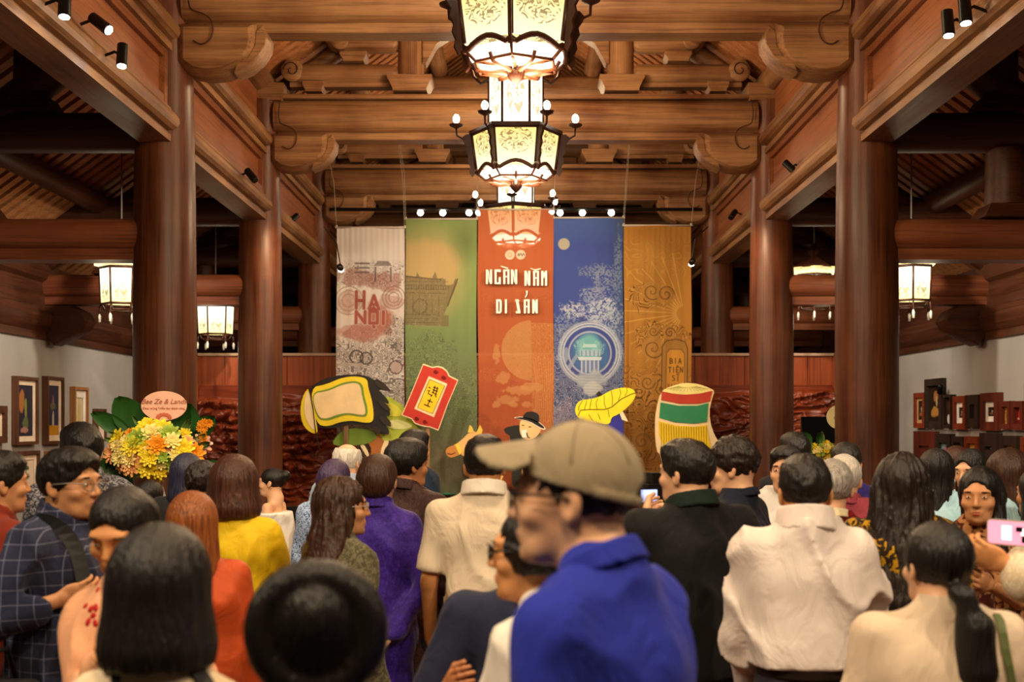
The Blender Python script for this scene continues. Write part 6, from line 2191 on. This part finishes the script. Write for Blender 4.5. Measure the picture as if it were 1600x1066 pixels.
def glasses(c, col_='241a16', wire=.0018, lens=True):
    m = MB()
    HP = c['HP']
    for q in (-1, 1):
        pts = [HP((q * .034 + .024 * math.cos(t), .108 - .12 * abs(.024 * math.cos(t) * q + 0) - (.006 if q * math.cos(t) > 0 else 0), .006 + .018 * math.sin(t))) for t in np.linspace(0, 2 * PI, 17)]
        m.tube(pts, wire, 5)
        m.tube([HP((q * .058, .098, .012)), HP((q * .078, .06, .014)), HP((q * .083, .0, .010)), HP((q * .080, -.02, -.006))], wire, 5)
    m.tube([HP((-.011, .107, .010)), HP((0, .111, .012)), HP((.011, .107, .010))], wire, 5)
    return m.build('glasses', plain('spectacle_frame_' + col_, col_, rough=.3, metal=.2, bstr=0), c['e'], smooth=True)


def strap(c, pts, w_, mat, name='bag_strap'):
    """flat strap through body-frame points"""
    P = [np.array(c['W'](tuple(p))) for p in smooth_path(pts)]
    v, f = [], []
    for i, p in enumerate(P):
        t = P[min(i + 1, len(P) - 1)] - P[max(0, i - 1)]
        n = p - np.array([0, 0, p[2]]); n = n / max(np.linalg.norm(n), 1e-6)
        s_ = np.cross(t, n); s_ = s_ / max(np.linalg.norm(s_), 1e-6) * w_ / 2
        v += [p - s_, p + s_, p + s_ + n * .006, p - s_ + n * .006]
    for i in range(len(P) - 1):
        for a in range(4):
            b = (a + 1) % 4
            f.append((i * 4 + a, i * 4 + b, i * 4 + 4 + b, i * 4 + 4 + a))
    return obj(name, v, f, mat, c['e'])


def stick(c, part, px, py):
    """point and normal on a built garment or hair where the sight line through a picture point meets it"""
    from mathutils.bvhtree import BVHTree
    o = [q for q in c['e'].children if q.name.split('.')[0] == part][0]
    key = 'bvh_' + part
    if key not in c:
        me = o.data
        c[key] = BVHTree.FromPolygons([v_.co.copy() for v_ in me.vertices], [tuple(p_.vertices) for p_ in me.polygons])
    org = Vector((0, 0, EYE)) - Vector(tuple(c['root']))
    d = (at(px, py, 5) - Vector((0, 0, EYE))).normalized()
    p_, n_, _, _ = c[key].ray_cast(org, d)
    return p_, n_, o


def surface_strap(c, part, pts, w_, mat, name='bag_strap'):
    v, f = [], []
    hit = [stick(c, part, *q) for q in pts]
    hit = [h_ for h_ in hit if h_[0] is not None]
    if len(hit) < 2:
        return
    for i, (p_, n_, o_) in enumerate(hit):
        t = (hit[min(i + 1, len(hit) - 1)][0] - hit[max(0, i - 1)][0]).normalized()
        s_ = t.cross(n_).normalized() * w_ / 2
        v += [p_ - s_ - n_ * .004, p_ + s_ - n_ * .004, p_ + s_ + n_ * .006, p_ - s_ + n_ * .006]
    for i in range(len(hit) - 1):
        for a in range(4):
            b_ = (a + 1) % 4
            f.append((i * 4 + a, i * 4 + b_, i * 4 + 4 + b_, i * 4 + 4 + a))
    obj(name, v, f, mat, c['e'])
# ------------------------------------------------------------------ the visitors, nearest last
trs_d = cloth('dark_trousers', '1c1c22')
trs_b = cloth('navy_trousers', '20283c')
trs_k = cloth('black_trousers', '121212')
trs_w = cloth('pale_trousers', 'd8d0c4')

# man in plaid, far left
c = person(104, 698, 3.95, 'Man in glasses and navy checked shirt with a black shoulder bag, looking right', yaw=-102, hy=-6, hair='short', skin='tan', sex='m', build_=1.08,
           topw=(cloth('plaid_navy', '262c44', '8a8ca8', pattern='plaid'), 'shirt'), bottom=trs_k, collar=.05, sleeve=.83, Rr=(92, 938, 3.75), L=(120, 940, 4.1), curl=.6)
glasses(c, '8c8478', .0018)
strap(c, [(.19, -.12, .95), (.15, -.155, 1.15), (.125, -.12, 1.33), (.12, -.01, 1.415), (.12, .10, 1.34), (.14, .15, 1.15), (.19, .12, .95)], .045, plain('black_webbing', '141416'))
bg = empty('shoulder_bag', tuple(c['root'] + c['W']((.36, -.02, .80))), R(-102), 'Black shoulder bag hanging at the side of the man in checks', 'bag')
MB().prism(rrect(0, 0, .34, .28, .05), -.07, .07, 'y', inset=.06, edge=.02).build('bag_body', cloth('bag_cloth', '141416'), bg, auto=40)
MB().tube([(-.12, 0, .14), (-.08, 0, .24), (.08, 0, .24), (.12, 0, .14)], .008, 6).build('handle', plain('black_webbing', '141416'), bg, smooth=True)

person(-6, 704, 4.45, 'Person in a rust red shirt cut by the left edge, face turned right', yaw=-50, hair='short', sex='m', topw=(cloth('rust_cotton', '7c2c1c'), 'shirt'), bottom=trs_d, collar=.04)
person(128, 660, 5.3, 'Man in grey patterned shirt facing left, just behind the man in checks', yaw=38, hair='short', skin='fair', build_=1.0,
       topw=(cloth('grey_print', '34343c', '8c8c94', pattern='speck'), 'shirt'), bottom=trs_d, collar=.04)
person(292, 707, 6.3, 'Woman with smooth blue-black hair in front of the yellow flowers', yaw=10, sex='f', hair='bob', hairc='blueblack', topw=(cloth('black_cotton', '1a1a1c'), 'crew'), bottom=trs_k)
person(316, 724, 5.8, 'Woman with dark curly hair between the flowers and the woman in yellow', yaw=-20, sex='f', hair='curly', hairc='curlydark', topw=(cloth('black_cotton', '1a1a1c'), 'crew'), bottom=trs_k)
person(234, 748, 6.7, 'Woman with black hair low behind the woman in peach satin', yaw=-10, sex='f', hair='bun', topw=(cloth('black_cotton', '1a1a1c'), 'crew'), bottom=trs_k, hair_extra={'bz': -.03})
yl = cloth('yellow_silk', 'e0bc14', rough=.6)
c = person(366, 711, 4.75, 'Woman in a bright yellow long dress with an auburn bob, back to the viewer', yaw=-8, sex='f', hair='bob', hairc='auburn', skin='fair',
           topw=(yl, 'aodai'), bottom=trs_w, skirt=.22, collar=.035, build_=.95, hair_extra={'vol': .006, 'len': -.125}, Rr=(425, 900, 5.0))
m = MB(); m.tube([c['HP']((.082, -.01, -.04)), c['HP']((.084, -.008, -.06))], .004 * c['s'], 6); m.build('earring', plain('gold', 'c8a040', rough=.3, metal=.9, bstr=0), c['e'])
c = person(300, 766, 4.0, 'Woman with parted copper hair and an orange dress, behind the black bob', yaw=12, sex='f', hair='lob', hairc='copper', skin='fair', topw=(cloth('orange_silk', 'b4481c', rough=.55), 'aodai'), bottom=trs_w, skirt=.2, collar=.03, build_=1.08)
person(427, 729, 8.2, 'Young woman in a white off-shoulder dress, dark hair in a bun, facing left', yaw=80, sex='f', hair='bun', skin='fair', topw=(cloth('white_satin', 'e8e4dc', rough=.5), 'off'), skirt=.24, sleeve=.3)
person(523, 714, 6.2, 'Woman with purple-black hair tied back, pale blue blouse and dark blue shawl', yaw=-18, sex='f', hair='updo', hairc='purple', skin='fair', topw=(cloth('denim_blue', '24365c', '9cb0d0', pattern='lace'), 'crew'), bottom=trs_b)
person(542, 694, 7.2, 'Elderly person with thin white hair just below the painted tree', yaw=-25, hair='bald', hairc='white', skin='fair', topw=(cloth('pale_blue_cotton', '9ca8bc'), 'shirt'), bottom=trs_d, collar=.04)
person(645, 671, 7.7, 'Man with dark hair in a denim jacket, behind the tall couple in purple and brown', yaw=-45, hair='short', topw=(cloth('dark_denim', '1c2838'), 'shirt'), bottom=trs_d, collar=.04)
c = person(634, 686, 5.75, 'Man in a dark brown long tunic with swept black hair, face turned right', yaw=-30, hy=-22, hair='short', skin='deep', hair_extra={'vol': .008}, topw=(cloth('dark_brown_brocade', '2a140f', '3a2018', pattern='speck', rough=.6), 'aodai'), skirt=.2, bottom=trs_k, collar=.035, build_=1.05)
pu = cloth('purple_velvet', '2c1478', '3c2090', rough=.6, sheen=.6, pattern='speck')
c = person(590, 707, 5.15, 'Woman in a deep purple long dress with brown hair pinned up, back to the viewer', yaw=-6, sex='f', hair='updo', hairc='brown', skin='fair', topw=(pu, 'aodai'), bottom=trs_d, skirt=.19, collar=.035, build_=1.0, Rr=(614, 988, 5.0), curl=.25, hair_extra={'vol': .004})
c = person(530, 744, 4.45, 'Woman with long wavy brown hair and clear glasses in profile to the right', yaw=-40, hy=-34, sex='f', hair='wavy', hairc='brown', skin='tan', topw=(cloth('olive_brocade', '4a4634', '6c6850', pattern='speck'), 'crew'), bottom=trs_k, hair_extra={'len': -.26}, build_=.9)
glasses(c, 'a8a098', .0014)
c = person(757, 679, 4.9, 'Man in a cream polo shirt with short black hair, back to the viewer', yaw=-4, hy=6, hair='short', skin='warm', topw=(cloth('cream_pique', 'd8c8b0'), 'polo'), bottom=trs_d, collar=(cloth('white_rib', 'e0d8cc'), .045), sleeve=.45, build_=1.04, neck=.1)
person(838, 700, 6.6, 'Person with black hair behind the grey cap', yaw=5, hair='short', topw=(cloth('black_cotton', '1a1a1c'), 'crew'), bottom=trs_k)

# right side
c = person(1076, 686, 4.35, 'Stocky man in a black polo holding up a camera, back to the viewer', yaw=32, hy=14, hair='short', skin='fair', topw=(cloth('black_pique', '121214'), 'polo'), bottom=trs_k, collar=(cloth('dark_green_rib', '10201a'), .04), sleeve=.45, build_=1.3, neck=.18,
           L=(1012, 800, 4.8), Rr=(1040, 807, 4.86), curl=.9)
cm = empty('video_camera', tuple(at(1020, 776, 4.92)), R(20), 'Black camera with a lit flip screen held up by the man in black', 'camera')
MB().box((.03, .06, .0), (.12, .16, .1)).box((.03, .06, .07), (.05, .1, .05)).build('camera_body', black_m, cm)
MB().lathe([(.035, .14), (.04, .25), (.045, .3)], (.03, 0, 0), 18, Matrix.Rotation(-PI / 2, 3, 'X')).build('lens', black_m, cm, smooth=True, auto=40)
MB().box((-.035, -.03, .005), (.085, .012, .065)).build('screen_shell', black_m, cm)
MB().box((-.035, -.038, .005), (.07, .004, .05)).build('screen', emis('camera_screen', '9cb0f0', 1.2), cm)
MB().box((-.035, -.041, .003), (.018, .003, .035)).build('screen_image', emis('camera_screen_figure', 'e8d8d0', 1.0), cm)
MB().box((.03, .08, -.11), (.05, .06, .12)).tube([(.03, .08, -.16), (.03, .1, -.24)], .018, 8).build('grip', black_m, cm)
c = person(1150, 686, 5.1, 'Young man with wavy dark hair and navy jumper, profile to the left', yaw=58, hy=10, hair='curly', hairc='curlydark', skin='fair', topw=(cloth('navy_knit', '12182a'), 'crew'), bottom=trs_k, collar=.02, build_=1.05)
c = person(1229, 696, 5.9, 'Boy facing the viewer with a fringe, white shirt and dark vest', yaw=165, hy=-10, hair='short', skin='fair', topw=(cloth('white_black_panel', 'd8d4d0'), 'shirt'), bottom=trs_k, build_=.85)
person(1243, 675, 7.2, 'Person with black hair above and behind the boy', yaw=15, hair='short', topw=(cloth('black_cotton', '1a1a1c'), 'crew'), bottom=trs_k)
person(1322, 691, 6.6, 'Man with black hair in a violet-blue shirt beside the thick right column', yaw=-10, hair='short', topw=(cloth('violet_cotton', '241c5c'), 'crew'), bottom=trs_k)
person(1318, 709, 5.5, 'Elder with white hair in a mauve pink shirt, facing away', yaw=-18, hair='elder', hairc='white', skin='fair', topw=(cloth('mauve_cotton', '8c3844'), 'shirt'), bottom=trs_d, collar=.04, build_=1.1)
person(1300, 716, 4.75, 'Grey-haired woman in a dark red dress, just behind the white shirt', yaw=-12, sex='f', hair='elder', hairc='grey', skin='fair', topw=(cloth('dark_red_lace', '8c1414', '5c0c0c', pattern='lace'), 'aodai'), skirt=.2, bottom=trs_k, collar=(cloth('cream_knit', 'e0d0a8'), .02), build_=1.15)
c = person(1408, 708, 4.4, 'Woman with very long loose dark hair over a mustard and black dress', yaw=-14, sex='f', hair='wavy', hairc='curlydark', topw=(cloth('mustard_print', 'a87c10', '221808', pattern='floral'), 'aodai'), skirt=.22, bottom=trs_k, hair_extra={'vol': .004, 'len': -.42, 'drop': .62}, build_=1.1, Rr=None)
person(1463, 700, 6.1, 'Woman with straight black hair and pale blue sleeves, behind the long-haired woman', yaw=-24, sex='f', hair='long', hairc='black', topw=(cloth('ice_blue_silk', 'a8d0e0', rough=.5), 'aodai'), skirt=.2, bottom=trs_w, hair_extra={'len': -.3})
c = person(1520, 701, 6.5, 'Young woman with pale face and red lips in a white lace top', yaw=125, hy=6, hp=8, sex='f', hair='lob', hairc='black', skin='fair', topw=(cloth('white_lace', 'ece8e0', 'b8b0a8', pattern='lace'), 'crew'), bottom=trs_w)
c = person(1494, 694, 7.3, 'Girl with light brown hair tied in a white scrunchie, facing away', yaw=-40, sex='f', hair='pony', hairc='auburn', skin='fair', topw=(cloth('white_cotton', 'dcd8d0'), 'crew'), bottom=trs_w)
MB().lathe([(.012, -.012), (.03, -.008), (.032, .008), (.012, .012)], tuple(c['HP']((0, -.118, -.05))), 12).build('scrunchie', cloth('white_cotton', 'dcd8d0'), c['e'], smooth=True)
c = person(1577, 700, 5.45, 'Woman with sleek dark hair and glasses beyond the floral dress, ice blue sleeves', yaw=35, sex='f', hair='long', hairc='brown', skin='fair', topw=(cloth('ice_blue_silk', 'a8d0e0'), 'aodai'), skirt=.2, bottom=trs_w, hair_extra={'len': -.25})
glasses(c, '5c1c20', .002)
person(1628, 728, 5.1, 'Person in a white and black patterned top cut by the right edge', yaw=30, sex='f', hair='lob', topw=(cloth('white_black_print', 'd8d8d4', '2c2c2c', pattern='floral'), 'crew'), bottom=trs_k)
c = person(1530, 727, 4.75, 'Woman facing the viewer in a brown floral dress with long black hair over one shoulder', yaw=172, hy=-22, hp=4, sex='f', hair='long', hairc='black', skin='tan', topw=(cloth('brown_floral', '4a1a10', 'a8764a', pattern='floral'), 'aodai'), skirt=.22, sleeve=.45, bottom=trs_k, build_=1.12,
           Rr=(1500, 880, 4.45), L=(1548, 915, 4.45), curl=.8, hair_extra={'front': (-1,), 'len': -.3, 'vol': -.002})
ph = empty('phone', tuple(at(1529, 874, 4.36)), R(0), 'Phone with a lit blue screen held low by the woman in brown floral', 'phone')
MB().box((0, 0, 0), (.075, .01, .04)).build('phone_case', black_m, ph)
MB().box((0, -.006, 0), (.066, .003, .033)).build('screen', emis('phone_blue', 'a0c8f0', 1.1), ph)
wh = cloth('white_poplin', 'd8ccc4', rough=.7)
c = person(1258, 709, 3.8, 'Man in a loose white long-sleeved shirt and dark trousers, back to the viewer', yaw=-6, hy=2, hair='short', skin='warm', topw=(wh, 'shirt'), bottom=cloth('charcoal_trousers', '24222a'), collar=(wh, .06), sleeve=1.0, build_=.97, hem=.60, L=(1166, 1075, 3.98), Rr=(1378, 1058, 4.02), curl=.6, neck=.12, hair_extra={'vol': -.003})
m = MB(); m.prism([(c['W']((.147 * math.cos(t) * 1.05, .13 * math.sin(t) * .95 - .005, 0))[0], c['W']((.147 * math.cos(t) * 1.05, .13 * math.sin(t) * .95 - .005, 0))[1]) for t in np.linspace(0, 2 * PI, 28, endpoint=False)], .584 * c['h'], .606 * c['h'], 'z')
m.build('belt', plain('belt_leather', '1a120c', rough=.4), c['e'])
# peach ao dai woman, face bowed
pe = cloth('peach_satin', 'e0a47c', rough=.42)
c = person(203, 755, 3.15, 'Woman in peach satin with red embroidery, face bowed, black hair parted', yaw=160, hy=12, hp=24, sex='f', hair='updo', hairc='black', skin='warm', topw=(pe, 'aodai'), bottom=trs_w, skirt=.2, collar=(pe, .035), build_=1.0, low=.05, Rr=(165, 1030, 2.9), L=(225, 1060, 2.85))
red = plain('red_thread', 'b01818', rough=.6, bstr=0)
for q, (ex_, ey_, el_) in enumerate(((134, 947, 1.6), (142, 952, 1.2), (150, 950, 1.5), (146, 962, 1.3), (138, 972, 1.5), (149, 974, 1.4), (152, 912, 1.0), (148, 905, 1.0), (153, 922, 1.0))):
    p_, n_, o_ = stick(c, 'dress', ex_, ey_)
    if p_ is not None:
        MB().ball(p_, (.0085 * el_, .0085, .0035), 8, 5, n_.to_track_quat('Z', 'Y').to_matrix() @ Matrix.Rotation(q * 1.1, 3, 'Z')).build('embroidery', red, o_, smooth=True)
MB().tube([c['nb'] + c['W']((.05, .04, .0)), c['nb'] + c['W']((.0, .075, -.03)), c['nb'] + c['W']((-.05, .09, -.09))], .006, 6).build('red_piping', red, c['e'], smooth=True)

# navy t-shirt man, glasses person behind the cap, cap man
person(846, 800, 3.35, 'Person in a navy ribbed t-shirt with bare forearm, head hidden behind the grey cap', yaw=12, hair='short', skin='deep', topw=(cloth('navy_jersey', '1e2238'), 'tee'), bottom=trs_d, sleeve=.5, build_=1.35, L=(700, 1075, 3.1), Rr=(985, 1010, 3.2))
c = person(846, 778, 2.62, 'Person with black fringe and glasses in profile left, white t-shirt, mostly behind the cap wearer', yaw=66, hy=10, hair='bob', sex='f', hairc='black', skin='warm', topw=(cloth('white_jersey', 'dcd4c8'), 'tee'), bottom=trs_b, sleeve=.5, build_=.9, hair_extra={'vol': -.006, 'len': -.04})
glasses(c, '1c1614', .0028)
bp = cloth('blue_pique', '2430a0', rough=.8)
c = person(938, 656, 2.08, 'Tall man in a beige baseball cap, glasses and royal blue polo, profile to the left', yaw=56, hy=20, hair='cap', hairc='black', skin='fair', topw=(bp, 'polo'), bottom=trs_d, collar=(bp, .028), sleeve=.5, build_=.95, neck=-.04, ht=.018, lean=.04)
glasses(c, '2c1c14', .0026)
HP, H, hs = c['HP'], c['H'], c['hs']
st = .0042
F = Field(np.arange(c['hc'][0] - .25, c['hc'][0] + .25, st), np.arange(c['hc'][1] - .25, c['hc'][1] + .25, st), np.arange(c['hc'][2] - .05, c['hc'][2] + .17, st))
X, Y, Z = np.meshgrid(F.x, F.y, F.z, indexing='ij')
q = [X - c['hc'][0], Y - c['hc'][1], Z - c['hc'][2]]
hx, hy_, hz = [(H[0, i] * q[0] + H[1, i] * q[1] + H[2, i] * q[2]) / hs for i in range(3)]
Ef = lambda cx, cy, cz, rx, ry, rz_: (np.sqrt(((hx - cx) / rx) ** 2 + ((hy_ - cy) / ry) ** 2 + ((hz - cz) / rz_) ** 2) - 1) * min(rx, ry, rz_)
crown = Ef(0, -.012, .032, .090, .108, .104)
crown = np.maximum(crown, -Ef(0, -.012, .028, .083, .101, .096))
line = .026 + .30 * hy_ + np.where(hy_ < -.02, 0, 0)
crown = np.maximum(crown, -(hz - line))
hole = np.sqrt((hx / .034) ** 2 + ((hz - (line + .0)) / .040) ** 2) - 1
crown = np.maximum(crown, -np.where(hy_ < -.06, hole * .03, 1))
strapb = np.maximum(np.abs(hz - (line + .008)) - .008, np.abs(Ef(0, -.012, .03, .089, .107, .104)) - .004)
strapb = np.maximum(strapb, hy_ + .05)
bz = .100 - 7.0 * hx ** 2 - .15 * (hy_ - .08)
brim = np.maximum((np.abs(hz - bz) - .005) / (1 + 100 * hx ** 2) ** .5, (np.sqrt((hx / .080) ** 2 + ((hy_ - .085) / .088) ** 2) - 1) * .08)
brim = np.maximum(brim, -(hy_ - .06))
F.V = (np.minimum(np.minimum(crown, strapb), brim) * hs).astype(np.float32)
P, Q = F.mesh()
capo = obj('baseball_cap', P, Q, cloth('beige_twill', '94866c', rough=.9), c['e'], True)
MB().ball(HP((0, -.012, .137)), (.008, .008, .005), 10, 6).build('cap_button', cloth('beige_twill', '94866c'), capo, smooth=True)
seam = MB()
for q_ in range(3):
    a = q_ * PI / 3
    seam.tube([HP((.0912 * math.sin(t) * math.cos(a), -.012 + .1092 * math.sin(t) * math.sin(a), .032 + .1052 * math.cos(t))) for t in np.linspace(-1.25, 1.25, 15)], .0012, 4)
seam.build('cap_seam', cloth('beige_seam', '8c7e66'), capo, smooth=True)
# black face mask pulled to the chin
M_ = MB()

# ponytail woman lower right
cr = cloth('cream_blouse', 'c8b49c', rough=.7)
c = person(1466, 812, 2.95, 'Woman with a low black ponytail and white hair pin, cream blouse with an olive strap', yaw=-4, hy=14, sex='f', hair='pony', hairc='black', skin='fair', topw=(cr, 'blouse'), bottom=trs_d, build_=1.2, hair_extra={'sx': .035, 'len': -.26, 'vol': .006})
MB().ball(c['HP']((.012, -.128, -.052)), (.02, .012, .014), 10, 6).build('hair_pin', plain('white_pin', 'e8e4e0', rough=.3, bstr=0), c['e'], smooth=True)
surface_strap(c, 'top', [(1556, 962), (1562, 972), (1566, 990), (1570, 1015), (1575, 1040), (1580, 1066), (1584, 1090)], .020, plain('olive_strap', '5c6438'))
# phone-holding person off the right edge
c = person(1790, 690, 3.55, 'Person in a white lace sleeve reaching in from the right edge with a gold bracelet', yaw=84, sex='f', hair='bob', hairc='black', skin='warm', topw=(cloth('lace_blouse', 'e0d4bc', 'c8b898', pattern='lace'), 'wide'), bottom=trs_w, sleeve=.86,
           L=(1574, 884, 3.42), Rr=(1618, 866, 3.6), curl=.75)
for q in range(2):
    sh, el, wr = c['arms'][-1]
    p_ = wr + (el - wr) * (.06 + q * .04)
    d = Vector(tuple(el - wr)).normalized()
    MB().tube([Vector(tuple(p_)) + d.to_track_quat('Z', 'Y').to_matrix() @ Vector((.03 * math.cos(t), .03 * math.sin(t), 0)) for t in np.linspace(0, 2 * PI, 17)], .0028, 5).build('bracelet', plain('gold', 'c8a040', rough=.3, metal=.9, bstr=0), c['e'], smooth=True)
ph = empty('phone', tuple(at(1580, 833, 3.42)), R(-56), 'Pink-tinted phone screen held up at the right edge', 'phone')
MB().prism(rrect(0, 0, .15, .072, .01), -.004, .004, 'y').build('phone_case', plain('silver_case', 'b8b4b0', metal=.4, bstr=0), ph)
MB().prism(rrect(0, 0, .14, .064, .008), -.006, -.004, 'y').build('screen', emis('phone_pink', 'e088a0', 1.0), ph)
MB().box((-.01, -.0065, .0), (.03, .002, .04)).box((.045, -.0065, .005), (.02, .002, .02)).build('screen_image', emis('phone_light', 'f0e0e0', 1.1), ph)
MB().box((.05, -.007, -.015), (.025, .002, .02)).box((.03, -.007, .012), (.02, .002, .014)).build('screen_dark_detail', black_m, ph)

# front row
c0 = c
c = person(250, 822, 2.25, 'Woman with a glossy straight black bob in the front, cream top with thin black straps', yaw=-2, sex='f', hair='bob', hairc='black', skin='fair', topw=(cloth('cream_knit_top', 'd0bc9c'), 'crew'), bottom=trs_d, hair_extra={'vol': .009, 'len': -.15}, low=.05, build_=.9)
surface_strap(c, 'top', [(192, 1030), (187, 1045), (182, 1062), (178, 1085)], .016, plain('black_webbing', '141416'))
surface_strap(c, 'top', [(300, 1040), (308, 1052), (318, 1066), (328, 1088)], .034, plain('black_webbing', '141416'))
c = person(497, 877, 2.0, 'Person in the front centre with black hair wound in a thick ring round the head', yaw=4, sex='f', hair='halo', hairc='black', skin='warm', topw=(cloth('dark_green_silk', '1c2418'), 'crew'), bottom=trs_d, hair_extra={'vol': .002}, low=.03, build_=.9)

# chair at the foot of the carved screen, left of centre
ch = empty('chair', (at(460, 800, 9.3).x, 9.3, 0), R(12), 'Black framed chair seen between the white dress and the blue shawl', 'chair')
for q_, (x, y) in enumerate(((-.2, -.2), (.2, -.2), (-.2, .2), (.2, .2))):
    MB().tube([(x, y, 0), (x * .95, y * .95, .45)], .013, 6).build('leg', black_m, ch, smooth=True)
MB().prism(rrect(0, 0, .44, .44, .05), .44, .49, 'z').build('seat', cloth('black_cushion', '161616'), ch)
for x in (-.2, .2):
    MB().tube([(x * .95, -.2, .45), (x, -.25, .80), (x, -.27, 1.10)], .014, 6).build('back_post', black_m, ch, smooth=True)
MB().prism(rrect(0, 1.05, .42, .11, .03), -.285, -.255, 'y').build('back_rail', black_m, ch)
MB().prism(rrect(0, .80, .40, .06, .02), -.26, -.24, 'y').build('back_rail', black_m, ch)
